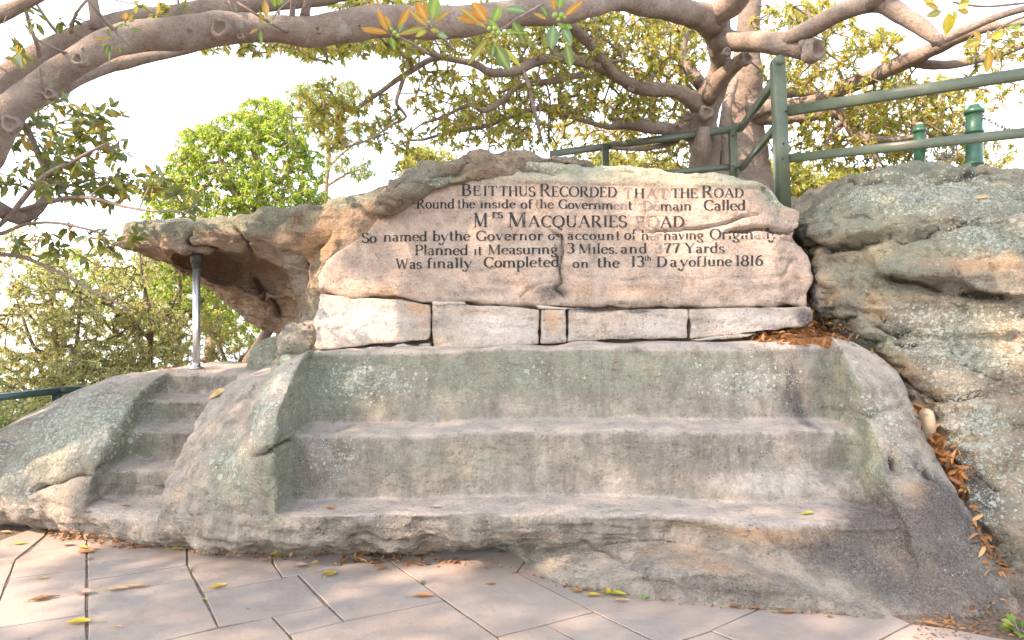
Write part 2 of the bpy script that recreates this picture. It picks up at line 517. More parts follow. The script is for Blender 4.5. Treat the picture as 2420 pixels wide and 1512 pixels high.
# ------------------------------------------------------------------ ground
def ground_z(x, y):
    terr = sstep(-.4, 1.6, x + .18 * y - .3) * sstep(6.0, 7.2, y) * 2.75
    left = -sstep(7.6, 11, y) * .5 - sstep(13, 60, y) * 9
    w = sstep(-1, 3, x + .18 * y)
    west = -sstep(5.6, 12, -x) * 1.2
    return terr + left * (1 - w) + west * (1 - w) - .03 - w * sstep(40, 200, y) * 6
xs = np.unique(np.concatenate([np.linspace(-12, 14, 90), np.linspace(-80, -12, 25), np.linspace(14, 80, 25), [-900, -400, 400, 900]]))
ys = np.unique(np.concatenate([np.linspace(-6, 16, 90), np.linspace(16, 70, 30), [-200, -60, -20, 110, 180, 300]]))
gx, gy = np.meshgrid(xs, ys, indexing='ij')
gz = ground_z(gx, gy) + fbm(gx * .9, gy * .9, gx * 0, 3) * .02 * (gy > 5.5)
nx, ny = len(xs), len(ys)
ii = np.arange(nx * ny).reshape(nx, ny)
gq = np.stack([ii[:-1, :-1], ii[1:, :-1], ii[1:, 1:], ii[:-1, 1:]], -1).reshape(-1, 4)
gmat = NT('ground')
p_ = gmat.coord()
sy = gmat.n('ShaderNodeSeparateXYZ', {0: p_})
gc = gmat.mix(gmat.ramp(gmat.noise(p_, 70, 4, .8), .35, .7), (.16, .10, .07), (.33, .20, .13))
gcl = gmat.mix(gmat.ramp(gmat.noise(p_, 3, 5, .7), .35, .65), (.09, .10, .04), (.22, .17, .09))
gc = gmat.mix(gmat.ramp(sy.outputs[1], 6.0, 7.0), gc, gcl)
M['ground'] = gmat.done(gmat.bsdf(gc, .95, gmat.bump(gmat.noise(p_, 60, 5, .8), .03), .2))
tag(link('ground', np_mesh('ground', np.stack([gx, gy, gz], -1).reshape(-1, 3), gq), M['ground']), kind='structure')
wq = np.array([[-1500, 40, -7.5], [1500, 40, -7.5], [1500, 1900, -7.5], [-1500, 1900, -7.5]])
tag(link('water', np_mesh('water', wq, np.array([[0, 1, 2, 3]]), False), M['water']), kind='structure')

# ------------------------------------------------------------------ rocks
ROCK = {}
def make_rock(name, v, q, mat, label, cat, cracks=(), ledges=(), attrs=None, amp=(.018, .010, .006), strat=.8, calm=None, group=None, parent=None, worn_lit=None, riser=None, pits=(), ridge=0.0):
    n = normals(v, q)
    s = 1.0 if calm is None else calm(v, n)
    x, y, z = v[:, 0], v[:, 1], v[:, 2]
    dip = z + .08 * x + .05 * y
    d = fbm(x * 2.3, y * 2.3, z * 2.8, 3, 1.) * amp[0]
    d = d + fbm(x * 9, y * 9, z * 12, 3, 4.) * amp[1]
    lay = fbm(x * 1.1, y * 1.1, dip * 13 * strat, 4, 8.)
    d = d + (np.abs(lay) - .35) * amp[2] * 2.2
    if ridge:
        rv = 1 - np.abs(vn(x * 1.5 + .3 * lay, y * 1.5, z * 3.1 + .25 * lay)) * 1.0
        rw = 1 - np.abs(vn(x * 3.3 + 9, y * 3.3 + .3 * lay, z * 4.2))
        d = d - ridge * (np.clip(rv, 0, 1) ** 14 + .5 * np.clip(rw, 0, 1) ** 12)
    pit = fbm(x * 26, y * 26, z * 30, 2, 5.)
    d = d - np.clip(pit - .45, 0, 1) * amp[1] * 1.8
    d = d * s
    ckm = np.zeros(len(v))
    for px_, py_, pd_, pr_, dep_ in pits:
        c_ = W(px_, py_, pd_); rr_ = pr_ * pd_ / F
        q2 = ((x - c_[0]) ** 2 + (z - c_[2]) ** 2) / rr_ ** 2
        d = d - dep_ * np.exp(-q2 ** 1.5) * (np.abs(y - c_[1]) < .5)
    for c in cracks:
        r_ = crack(v, n, *c)
        d = d - r_; ckm = np.maximum(ckm, r_ / max(c[2], .05))
    fr = np.clip(-n[:, 1] * 1.3, 0, 1)
    for L in ledges:
        d = d + ledge(v, L[0], L[1], *(L[2:])) * fr
    v2 = v + n * d[:, None]
    me = np_mesh(name, v2, q)
    for a in ('lichen', 'orange', 'pale', 'green', 'dark', 'brown'):
        it = (attrs or {}).get(a)
        fattr(me, a, it(v, n) if callable(it) else (blob(v, it) if it else np.zeros(len(v))))
    fattr(me, 'crack', ckm)
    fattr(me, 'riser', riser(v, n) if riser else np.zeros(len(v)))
    fattr(me, 'worn_lit', worn_lit(v, n) if worn_lit else np.zeros(len(v)))
    o = link(name, me, mat, parent)
    if parent is None: tag(o, label, cat, group)
    ROCK[name] = (v2, q)
    return o

# --- the rock with the carved seat and the carved stair
XS = [-5.2, -4.6, -4.0, -3.5, -3.05, -2.45, -2.0, -1.6, -1.4, -.77, -.2, .3, .8, 1.6, 2.2, 2.4, 2.75, 3.1]
ZS = [-.1, 0, .1, .2, .4, .6, .8, 1.0, 1.15, 1.3, 1.45]
T = [
 [6.0, 5.9, 5.75, 5.7, 5.75, 6.1, 6.6, 7.2, 8, 9, 9],
 [5.7, 5.62, 5.5, 5.42, 5.42, 5.55, 5.95, 6.6, 7.4, 8.5, 9],
 [5.45, 5.35, 5.22, 5.13, 5.17, 5.36, 5.6, 6.0, 6.7, 8, 9],
 [5.32, 5.25, 5.08, 5.0, 5.03, 5.17, 5.36, 5.65, 6.05, 7, 9],
 [5.1, 5.02, 4.92, 4.87, 4.93, 5.10, 5.33, 5.62, 6.0, 7, 9],
 [4.92, 4.8, 4.66, 4.62, 4.70, 4.92, 5.22, 5.6, 5.95, 7, 9],
 [4.78, 4.68, 4.52, 4.5, 4.53, 4.6, 4.74, 5.0, 5.3, 5.9, 8],
 [4.70, 4.61, 4.48, 4.42, 4.38, 4.36, 4.38, 4.5, 4.68, 4.90, 5.2],
 [4.72, 4.62, 4.44, 4.34, 4.3, 4.33, 4.35, 4.45, 4.6, 4.85, 5.1],
 [4.75, 4.66, 4.42, 4.31, 4.28, 4.3, 4.3, 4.4, 4.5, 4.7, 5.0],
 [4.85, 4.75, 4.5, 4.31, 4.25, 4.3, 4.3, 4.4, 4.5, 4.7, 5.0],
 [4.9, 4.8, 4.55, 4.33, 4.22, 4.3, 4.3, 4.4, 4.5, 4.7, 5.0],
 [4.7, 4.6, 4.45, 4.28, 4.2, 4.3, 4.3, 4.4, 4.5, 4.7, 5.0],
 [3.74, 3.76, 3.90, 4.00, 4.04, 4.22, 4.32, 4.4, 4.5, 4.7, 5.0],
 [3.67, 3.70, 3.86, 3.96, 4.02, 4.36, 4.5, 4.6, 4.7, 4.85, 5.05],
 [3.68, 3.68, 3.74, 3.84, 4.04, 4.26, 4.44, 4.58, 4.70, 4.84, 5.05],
 [3.72, 3.74, 3.80, 3.90, 4.12, 4.36, 4.55, 4.72, 4.84, 5.0, 5.2],
 [4.0, 4.0, 4.05, 4.1, 4.25, 4.45, 4.6, 4.8, 5.0, 5.2, 5.4],
]
hullY = table2(XS, ZS, T)
footX = [-.4, .0, .29, .79, 1.3, 1.58, 2.0, 2.35, 2.6, 3.0]
footY = [4.5, 4.4, 4.13, 3.92, 3.79, 3.72, 3.66, 3.64, 3.70, 3.9]
footZ = [-.2, -.06, .0, .13, .20, .12, .0, -.2, -.3, -.3]
seatP = [(3.2, -1), (3.2, -.2), (4.15, .19), (4.225, .345), (4.25, .372), (4.285, .386), (4.62, .405), (4.635, .43), (4.675, .80), (4.70, .828), (4.74, .838), (5.01, .87), (5.03, .91), (5.15, 1.36), (5.22, 1.42), (9, 1.45), (9, -1)]
seatG = Grid2(lambda a, b: poly_sdf(a, b, seatP), (3.3, -.4), (7.6, 1.8), .012)
stairP = [(4.60, -1), (4.68, .02), (4.80, .20), (4.90, .245), (5.12, .265), (5.15, .30), (5.19, .45), (5.25, .475), (5.42, .50), (5.45, .53), (5.48, .70), (5.54, .73), (5.68, .755),
          (5.72, .79), (5.75, .915), (5.80, .935), (5.98, .96), (6.02, 1.0), (6.06, 1.11), (6.2, 1.16), (9, 1.20), (9, -1)]
stairG = Grid2(lambda a, b: poly_sdf(a, b, stairP), (3.9, -.4), (7.6, 1.8), .012)
def bench_f(x, y, z):
    n1 = fbm(x * 1.1, y * 1.1, z * 1.1, 2, 2.)
    n2 = fbm(x * 3.5, y * 3.5, z * 3.5, 2, 6.)
    zt = np.interp(x, [-5.2, -4.6, -4.1, -3.7, -3.35, -3.0, -2.3, -2.0, -1.75, -1.5, -1.2, 0, 1.0, 2.3, 2.6, 2.95],
                   [.1, .42, .80, 1.04, 1.13, 1.17, 1.17, 1.20, 1.28, 1.38, 1.37, 1.39, 1.42, 1.47, 1.42, 1.2])
    zt = zt + .035 * n2 + np.where(y > 5.6, .0, 0)
    front = (hullY(x, z) - y) + .06 * n1 + .02 * n2
    hull = smax(front * .8, z - zt, .10)
    hull = smax(hull, x - (2.80 + .10 * np.clip(1.2 - z, 0, 1) + .05 * n1 + .12 * (y - 4.5) * (y > 4.5)), .16)
    hull = smax(hull, y - 7.25 - .2 * n1, .1)
    # seat recess
    wv = .022 * vn(x * 1.3, y * .2, z * .2 + 4) + .008 * n2
    ps = seatG(y + .15 * sstep(.4, 1.9, x) * sstep(.62, .42, z) + .008 * n2 + .018 * np.sin(x * 1.1), z - wv - .01 * x)
    xl, xr = -1.50 + .03 * n2, 2.28 + .08 * z + .015 * n2
    solid = smin(ps, np.minimum(x - xl, xr - x), .022)
    # stair recess
    sx = x + 2.745
    bow = .05 * sx * sx / .09 * 0
    pt = stairG(y + .012 * n2 - .04 * np.cos(sx * 5) + .03, z - wv * .5 + .02 * np.cos(sx * 5) - .01)
    right = -2.43 + .04 * n2 + .13 * sstep(.95, 1.2, z)
    solid2 = smin(pt, np.minimum(x + 3.06 + .03 * n2 + .10 * sstep(.2, -.05, z), right - x), .03)
    b = smax(smax(hull, solid, .02), solid2, .03)
    # low tongue of rock at the foot
    fy = np.interp(x, footX, footY)
    fz = np.interp(x, footX, footZ)
    ft = smax((fy + .10 * np.clip(z, 0, 1) - y + .03 * n2), (z - fz - (.22 - .18 * sstep(.7, 1.4, x)) * (y - fy) + .008 * n2), .035)
    ft = smax(ft, x - 2.85, .1); ft = smax(ft, y - 5.2, .1)
    kk = .015 + .05 * sstep(.9, 1.4, x)
    b = smin(b, ft, kk)
    return b
v, q = sdf_mesh('bench', bench_f, (-5.1, 3.45, -.12), (3.1, 7.5, 1.62), .0165)
def calm_bench(v, n):
    up = np.clip(n[:, 2], 0, 1)
    tread = (up > .8)
    return np.where(tread, .2, 1.0) * np.where((v[:, 0] > -1.5) & (v[:, 0] < 2.3) & (v[:, 2] > .4), .55, .85) * np.where((v[:, 2] < .36) & (n[:, 2] < .5), 1.9, 1.0)
def worn_lit_bench(v, n):
    # surfaces people sit and tread on: rubbed clean, plus painted sky light from above
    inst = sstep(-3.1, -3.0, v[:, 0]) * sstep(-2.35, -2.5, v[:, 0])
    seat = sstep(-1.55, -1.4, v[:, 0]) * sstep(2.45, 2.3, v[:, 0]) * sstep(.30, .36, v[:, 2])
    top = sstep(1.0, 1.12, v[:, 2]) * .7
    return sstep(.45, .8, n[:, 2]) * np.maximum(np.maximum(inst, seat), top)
def riser_bench(v, n):  # upright faces: weathering plus painted shade that sets off the treads
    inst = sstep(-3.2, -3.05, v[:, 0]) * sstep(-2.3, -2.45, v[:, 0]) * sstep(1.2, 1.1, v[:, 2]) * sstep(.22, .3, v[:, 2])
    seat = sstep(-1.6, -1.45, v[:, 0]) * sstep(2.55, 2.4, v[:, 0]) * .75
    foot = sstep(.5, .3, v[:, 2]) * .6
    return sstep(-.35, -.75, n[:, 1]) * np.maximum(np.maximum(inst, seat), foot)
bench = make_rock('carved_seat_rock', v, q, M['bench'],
    'long grey sandstone outcrop carved into a two-tier bench with a footworn stair at its left', 'rock bench', calm=calm_bench, worn_lit=worn_lit_bench, riser=riser_bench, pits=[(2105, 1092, 4.3, 24, .06), (2208, 1120, 4.2, 17, .05), (2080, 1060, 4.4, 60, .012), (2120, 1165, 4.3, 45, -.02), (430, 1290, 4.7, 34, .05), (620, 1300, 4.6, 40, .05), (300, 1262, 4.9, 40, .03), (530, 1270, 4.6, 30, .03), (860, 1292, 4.4, 40, .04), (1010, 1300, 4.4, 34, .04)],
    cracks=[
        ([(575, 1075, 4.4), (605, 1070, 4.4), (635, 1062, 4.4), (668, 1050, 4.5), (700, 1040, 4.7)], .016, .05),
        ([(100, 1160, 5.3), (160, 1118, 5.2), (205, 1108, 5.1), (243, 1103, 5.05)], .022, .06),
        ([(1960, 985, 4.75), (2030, 975, 4.7), (2070, 965, 4.7), (2110, 952, 4.8), (2150, 948, 4.8)], .012, .03),
        ([(790, 1290, 4.4), (850, 1283, 4.35), (900, 1288, 4.35), (950, 1282, 4.35), (990, 1287, 4.35)], .02, .05),
        ([(905, 1310, 4.4), (960, 1302, 4.4), (1030, 1300, 4.4), (1090, 1308, 4.4)], .014, .04),
        ([(1290, 1298, 4.2), (1400, 1312, 4.2), (1500, 1325, 4.15)], .012, .03),
        ([(300, 1098, 5.15), (345, 1101, 5.15), (390, 1098, 5.1)], .007, .012),
        ([(320, 1020, 5.4), (370, 1025, 5.4), (420, 1018, 5.4)], .007, .012),
        ([(1000, 1012, 4.75), (1300, 1016, 4.75), (1620, 1012, 4.75), (1900, 1014, 4.75)], .006, .008),
        ([(1600, 1120, 4.6), (1640, 1150, 4.6), (1660, 1190, 4.6), (1720, 1215, 4.5)], .006, .010),
        ([(420, 1150, 4.8), (480, 1152, 4.7), (560, 1160, 4.6)], .008, .014),
        ([(380, 1215, 4.7), (440, 1205, 4.7), (520, 1212, 4.6), (560, 1222, 4.6)], .010, .02),
        ([(60, 1220, 5.2), (150, 1232, 5.1), (230, 1238, 5.0), (330, 1262, 4.9)], .02, .035),
        ([(1885, 1010, 4.8), (1890, 860, 5.0)], .02, .012),
        ([(2095, 1075, 4.4), (2115, 1080, 4.4)], .05, .07),
        ([(2205, 1105, 4.3), (2212, 1140, 4.3)], .025, .05),
    ],
    ledges=[([(400, 1245, 4.7), (560, 1265, 4.6), (760, 1290, 4.5), (1000, 1300, 4.5)], .035, .12),
            ([(1000, 1290, 4.4), (1250, 1300, 4.3), (1500, 1320, 4.2), (1640, 1322, 4.1)], .05, .10)],
    amp=(.016, .012, .008), ridge=.016,
    attrs={
        'lichen': [(150, 1000, 5.3, 230, 110, .95), (60, 1130, 5.3, 130, 110, .7), (860, 900, 5.1, 220, 70, .72), (1250, 880, 5.1, 330, 60, .45), (1760, 900, 5.1, 190, 70, .66),
                   (640, 950, 4.7, 60, 120, .9), (560, 1080, 4.6, 110, 90, .75), (2080, 1000, 4.6, 90, 160, .62), (780, 1080, 4.7, 110, 110, .5), (1800, 1110, 4.7, 180, 80, .42),
                   (330, 920, 5.6, 60, 40, .6), (2250, 1290, 4.0, 110, 70, .3), (480, 1250, 4.8, 120, 50, .5), (680, 870, 5.2, 60, 40, .8)],
        'green': [(770, 880, 5.1, 200, 110, .95), (1250, 870, 5.1, 520, 80, .85), (1100, 1090, 4.6, 420, 70, .4), (560, 1120, 4.6, 130, 100, .5), (1450, 980, 5.0, 400, 30, .35), (310, 1000, 5.4, 60, 130, 1.0), (680, 1080, 4.6, 45, 170, .8), (640, 850, 5.5, 60, 40, .7),
                  (1700, 850, 5.1, 160, 50, .55), (150, 1050, 5.3, 200, 130, .45), (1860, 950, 5, 40, 90, .4), (2000, 1060, 4.7, 36, 190, 1.0), (1960, 900, 5.0, 30, 90, .9), (1000, 960, 5, 250, 40, .5), (900, 1080, 4.7, 240, 90, .25)],
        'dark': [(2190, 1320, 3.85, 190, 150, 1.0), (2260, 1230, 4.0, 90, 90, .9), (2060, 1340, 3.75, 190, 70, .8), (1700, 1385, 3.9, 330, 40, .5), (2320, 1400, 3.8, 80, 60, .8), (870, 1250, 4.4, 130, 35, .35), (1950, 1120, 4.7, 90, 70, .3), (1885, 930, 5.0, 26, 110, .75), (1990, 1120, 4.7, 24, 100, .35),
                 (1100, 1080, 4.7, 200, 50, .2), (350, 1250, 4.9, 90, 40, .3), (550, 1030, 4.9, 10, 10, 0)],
        'orange': [(2150, 1170, 4.3, 130, 50, .7), (1900, 1262, 4.0, 280, 40, .95), (1640, 1335, 3.95, 220, 12, .5), (1620, 1130, 4.7, 110, 60, .3), (1250, 1280, 4.2, 200, 30, .35), (1640, 1330, 3.95, 220, 22, .45), (960, 1320, 4.5, 250, 20, .4), (2050, 960, 4.7, 40, 40, .3), (430, 1260, 4.8, 90, 30, .3)],
        'pale': [(2270, 1440, 3.7, 110, 25, .8), (1120, 1300, 4.3, 70, 14, 1.0), (1400, 1180, 4.4, 500, 30, .25), (1000, 1010, 4.8, 250, 20, .3), (500, 960, 5.3, 80, 120, .45), (620, 1240, 4.5, 70, 50, .25), (1750, 1330, 3.9, 200, 20, .3), (1750, 990, 4.9, 120, 12, .3)],
    })

# --- the inscribed boulder resting on the course of blocks
def wpoly(pts, rd=None):
    return [tuple(W(x, y, d)[[0, 2]]) for x, y, d in pts]
slabP = wpoly([(750, 683, 5.50), (745, 655, 5.50), (765, 618, 5.50), (800, 588, 5.50), (868, 548, 5.55), (905, 500, 5.60), (940, 470, 5.62), (1010, 430, 5.62), (1080, 400, 5.72), (1180, 380, 5.72), (1300, 371, 5.72), (1415, 391, 5.72),
               (1500, 398, 5.72), (1590, 410, 5.72), (1700, 421, 5.72), (1780, 425, 5.62), (1835, 442, 5.62), (1862, 470, 5.62), (1890, 500, 5.75), (1897, 530, 5.65), (1885, 560, 5.60), (1905, 580, 5.60), (1922, 615, 5.60),
               (1932, 660, 5.55), (1928, 700, 5.50), (1920, 722, 5.50), (1800, 724, 5.50), (1600, 727, 5.50), (1480, 729, 5.50), (1400, 726, 5.50), (1330, 728, 5.50), (1250, 722, 5.50), (1100, 716, 5.50), (1000, 712, 5.50), (930, 700, 5.50),
               (880, 697, 5.50), (830, 704, 5.50), (790, 697, 5.50)])
slabG = Grid2(lambda a, b: poly_sdf(a, b, slabP), (-1.9, 1.4), (2.9, 3.3), .012)
def slab_front(x, z):
    edge = EYE + (CY - 432) * 5.6 / F - .02 * x          # upper limit of the dressed face
    right = 2.12 - .45 * np.clip(z - 2.25, 0, 1)
    f = 5.50 + .07 * (z - 1.75)
    f = f + .62 * np.clip(z - edge, 0, 2) - .03 * sstep(edge - .02, edge + .03, z)
    f = f + .10 * sstep(right, right + .3, x) + .05 * sstep(2.06, 1.9, z) * sstep(-1.7, .5, x) * 0
    return f
def slab_f(x, y, z):
    n1 = fbm(x * 1.3, y * 1.3, z * 1.3, 2, 12.)
    n2 = fbm(x * 4, y * 4, z * 5, 2, 15.)
    edge = EYE + (CY - 432) * 5.6 / F - .02 * x
    rough = .12 + .88 * sstep(edge - .03, edge + .05, z)
    rough = np.maximum(rough, .5 * sstep(2.0, 1.8, z))
    f = slab_front(x, z) - y - rough * (.045 * n1 + .02 * n2) + .0
    lo = z - 1.9
    return smax(smax(f * .95, slabG(x + .012 * n2, z + .012 * n2), .045 + .1 * sstep(edge, edge + .3, z)), y - 7.2, .2)
v, q = sdf_mesh('slab', slab_f, (-1.85, 5.3, 1.55), (2.65, 7.4, 3.3), .0145)
def calm_slab(v, n):
    edge = EYE + (CY - 432) * 5.6 / F
    return .22 + .9 * sstep(edge - .03, edge + .06, v[:, 2]) + .55 * sstep(2.02, 1.8, v[:, 2]) + .5 * sstep(1.95, 2.2, v[:, 0])
slab = make_rock('inscribed_boulder', v, q, M['slab'],
    'pinkish buff boulder with a flattened face carrying black carved lettering above the block course', 'boulder', calm=calm_slab,
    cracks=[
        ([(1275, 520, 5.6), (1305, 548, 5.6), (1326, 565, 5.6), (1330, 600, 5.6), (1322, 640, 5.6), (1326, 668, 5.5), (1312, 680, 5.5), (1332, 700, 5.5), (1345, 722, 5.5)], .013, .045),
        ([(1260, 440, 5.6), (1268, 480, 5.6), (1280, 525, 5.6)], .004, .008),
        ([(1325, 665, 5.5), (1280, 672, 5.5), (1240, 690, 5.5), (1225, 712, 5.5)], .009, .02),
        ([(1480, 545, 5.6), (1560, 550, 5.6), (1640, 545, 5.6), (1700, 530, 5.6), (1760, 515, 5.6), (1800, 508, 5.6)], .013, .04),
        ([(1500, 520, 5.6), (1560, 512, 5.6), (1620, 507, 5.6)], .005, .012),
        ([(1700, 553, 5.6), (1740, 546, 5.6), (1790, 542, 5.6), (1850, 546, 5.6), (1900, 546, 5.7)], .016, .07),
        ([(1840, 560, 5.6), (1872, 566, 5.6), (1888, 565, 5.6)], .010, .03),
        ([(905, 507, 5.6), (960, 512, 5.6), (1030, 500, 5.6), (1100, 505, 5.6)], .006, .012),
        ([(780, 657, 5.5), (880, 660, 5.5), (1000, 655, 5.5)], .005, .008),
        ([(1120, 640, 5.5), (1170, 632, 5.5), (1200, 628, 5.5)], .005, .012),
        ([(1345, 655, 5.5), (1500, 660, 5.5), (1700, 657, 5.5), (1800, 660, 5.5), (1860, 650, 5.5), (1880, 620, 5.5), (1885, 580, 5.5)], .010, .012),
        ([(1180, 415, 5.8), (1250, 408, 5.8), (1340, 410, 5.8)], .02, .04),
        ([(1350, 395, 5.9), (1400, 402, 5.9), (1470, 420, 5.8), (1500, 425, 5.8)], .014, .035),
        ([(1560, 415, 5.8), (1620, 428, 5.8), (1680, 430, 5.8)], .012, .03),
        ([(1780, 445, 5.7), (1820, 475, 5.7), (1850, 510, 5.7)], .014, .03),
        ([(1700, 415, 5.9), (1760, 432, 5.8)], .010, .025),
    ],
    ledges=[([(1150, 420, 5.8), (1250, 412, 5.8), (1400, 415, 5.8)], .05, .08)],
    amp=(.030, .012, .009),
    attrs={
        'orange': [(900, 690, 5.5, 200, 30, .45), (1500, 690, 5.5, 400, 30, .35), (1560, 600, 5.5, 120, 60, .2), (1000, 560, 5.5, 150, 50, .22), (1870, 660, 5.5, 50, 70, .35)],
        'pale': [(1050, 600, 5.5, 250, 70, .25), (1650, 600, 5.5, 200, 60, .3), (1150, 470, 5.6, 150, 30, .2)],
        'green': [(1450, 400, 5.65, 420, 40, 1.0), (1720, 420, 5.65, 160, 30, 1.0), (1830, 460, 5.7, 50, 45, .9), (1200, 405, 5.7, 80, 30, .8)],
        'lichen': [(1500, 405, 6, 450, 28, .7), (1820, 460, 5.8, 60, 40, .7)],
        'dark': [(1300, 690, 5.5, 60, 30, .6), (1320, 600, 5.5, 16, 100, .35), (1130, 690, 5.5, 100, 14, .35), (1500, 716, 5.5, 200, 10, .45)],
    })

# --- dark weathered ledge over the inscription
capP = wpoly([(902, 508, 5.50), (912, 470, 5.50), (930, 438, 5.50), (962, 408, 5.50), (1000, 388, 5.62), (1050, 377, 5.62), (1075, 362, 5.62), (1100, 349, 5.62), (1130, 347, 5.62), (1158, 352, 5.62), (1178, 364, 5.62), (1200, 363, 5.62),
              (1225, 353, 5.62), (1262, 349, 5.62), (1290, 358, 5.62), (1305, 352, 5.62), (1350, 355, 5.62), (1400, 368, 5.62), (1425, 388, 5.62), (1400, 383, 5.62), (1350, 376, 5.62), (1290, 386, 5.62), (1240, 397, 5.62), (1195, 402, 5.50), (1160, 412, 5.50),
              (1130, 424, 5.50), (1075, 430, 5.50), (1030, 442, 5.50), (985, 458, 5.50), (945, 480, 5.50)])
capG = Grid2(lambda a, b: poly_sdf(a, b, capP), (-1.4, 2.3), (1.0, 3.3), .01)
def cap_f(x, y, z):
    n1 = fbm(x * 2, y * 2, z * 2, 3, 22.)
    n2 = fbm(x * 6, y * 6, z * 8, 2, 25.)
    yb = np.interp(x, [-1.2, -.6, 0, .8], [5.30, 5.38, 5.5, 5.85])
    f = yb - y + .45 * np.clip(z - 2.75 - .1 * x, 0, 1) + .06 * n1
    return smax(smax(f, capG(x + .02 * n2, z + .02 * n2) - .02, .13), y - 6.9, .2)
v, q = sdf_mesh('cap', cap_f, (-1.35, 5.05, 2.3), (1.0, 7.05, 3.3), .0145)
make_rock('weathered_ledge', v, q, M['cave'], 'dark wavy weathered ledge curving over the top left of the lettering', 'rock ledge',
    cracks=[([(1285, 364, 5.8), (1330, 372, 5.8), (1380, 372, 5.85), (1420, 385, 5.9)], .016, .05), ([(940, 470, 5.6), (955, 440, 5.6), (975, 420, 5.6)], .02, .04), ([(1000, 430, 5.6), (1080, 408, 5.6), (1120, 380, 5.7)], .03, .04),
            ([(1160, 352, 5.9), (1180, 375, 5.8), (1200, 395, 5.7)], .03, .03)],
    amp=(.04, .018, .014), ridge=.03, attrs={'green': [(1020, 430, 5.6, 120, 60, .6)], 'lichen': [(1050, 425, 5.5, 60, 40, .55), (1180, 355, 5.9, 180, 14, .8)], 'dark': [(1150, 400, 5.6, 160, 30, .25)], 'brown': [(1110, 405, 5.6, 110, 20, .5)], 'orange': [(930, 445, 5.6, 12, 20, .5)],
     'pale': [(1170, 352, 5.95, 160, 10, .5)]})

# --- the overhanging rock at the left with its hollow underside
caveP = wpoly([(281, 546, 6.30), (288, 526, 6.30), (320, 514, 6.30), (370, 511, 6.30), (430, 509, 6.30), (470, 513, 6.30), (520, 513, 6.30), (580, 504, 6.30), (640, 500, 6.30), (700, 501, 6.30), (760, 498, 6.05), (800, 480, 6.05), (835, 463, 6.05), (880, 452, 5.85),
               (940, 440, 5.85), (1050, 440, 5.85), (1050, 800, 6.20), (760, 850, 6.20), (690, 830, 6.30), (640, 806, 7.20), (600, 775, 7.30), (560, 742, 7.40), (520, 705, 7.50), (490, 672, 7.50), (450, 640, 7.50), (400, 606, 7.40), (340, 590, 7.10), (300, 572, 6.60)])
caveG = Grid2(lambda a, b: poly_sdf(a, b, caveP), (-4.2, 1.0), (-.4, 3.1), .015)
lipy = lambda u: np.interp(u, [-3.9, -3.5, -3.1, -2.7, -2.3, -2.0], [2.38, 2.20, 2.22, 2.36, 2.34, 2.2])
def cave_f(x, y, z):
    n1 = fbm(x * 1.6, y * 1.6, z * 1.6, 3, 32.)
    n2 = fbm(x * 5, y * 5, z * 6, 2, 35.)
    yb = np.interp(x, [-4, -3.6, -3, -2.4, -2.0, -1.6, -1.2], [6.55, 6.35, 6.2, 6.15, 6.05, 5.8, 5.7])
    f = yb - y + .35 * np.clip(z - 2.55, 0, 1) + .10 * n1
    body = smax(smax(f, caveG(x + .03 * n2, z + .03 * n2), .14), y - np.interp(x, [-4, -3, -2], [7.5, 7.9, 8.2]) - .1 * n1, .25)
    # hollow: the ceiling runs down and back from the front lip to the rim, with scoops eaten into it
    kk = np.interp(x, [-4.0, -3.55, -3.34, -3.2, -2.98, -2.76, -2.54, -2.2], [6, 6, 5.0, 3.3, 2.3, 1.85, 1.55, 1.4])
    yc = 6.1 + np.clip(2.33 + .05 * n1 - z, 0, 2) * kk + .22 * n1 + .06 * n2
    wallx = x + 1.84 + .45 * (y - 6.2) + .12 * n1
    cut = smax((y - yc) * .45, wallx * .9, .12)
    def ell(cx, cy, cz, rx, ry, rz, tilt=0.0):
        u = (x - cx) * math.cos(tilt) + (z - cz) * math.sin(tilt)
        w = -(x - cx) * math.sin(tilt) + (z - cz) * math.cos(tilt)
        k = np.sqrt((u / rx) ** 2 + ((y - cy) / ry) ** 2 + (w / rz) ** 2)
        return (k - 1) * min(rx, ry, rz)
    cut = smin(cut, ell(-2.55, 6.6, 2.02, .42, .5, .26, -.3), .06)
    cut = smin(cut, ell(-2.95, 6.7, 2.14, .32, .45, .16, -.2), .05)
    cut = smin(cut, ell(-2.45, 6.9, 1.66, .30, .45, .16, .1), .05)
    return smax(body, -cut, .05)
v, q = sdf_mesh('cave', cave_f, (-4.25, 5.5, 1.05), (-.5, 8.4, 3.0), .0175)
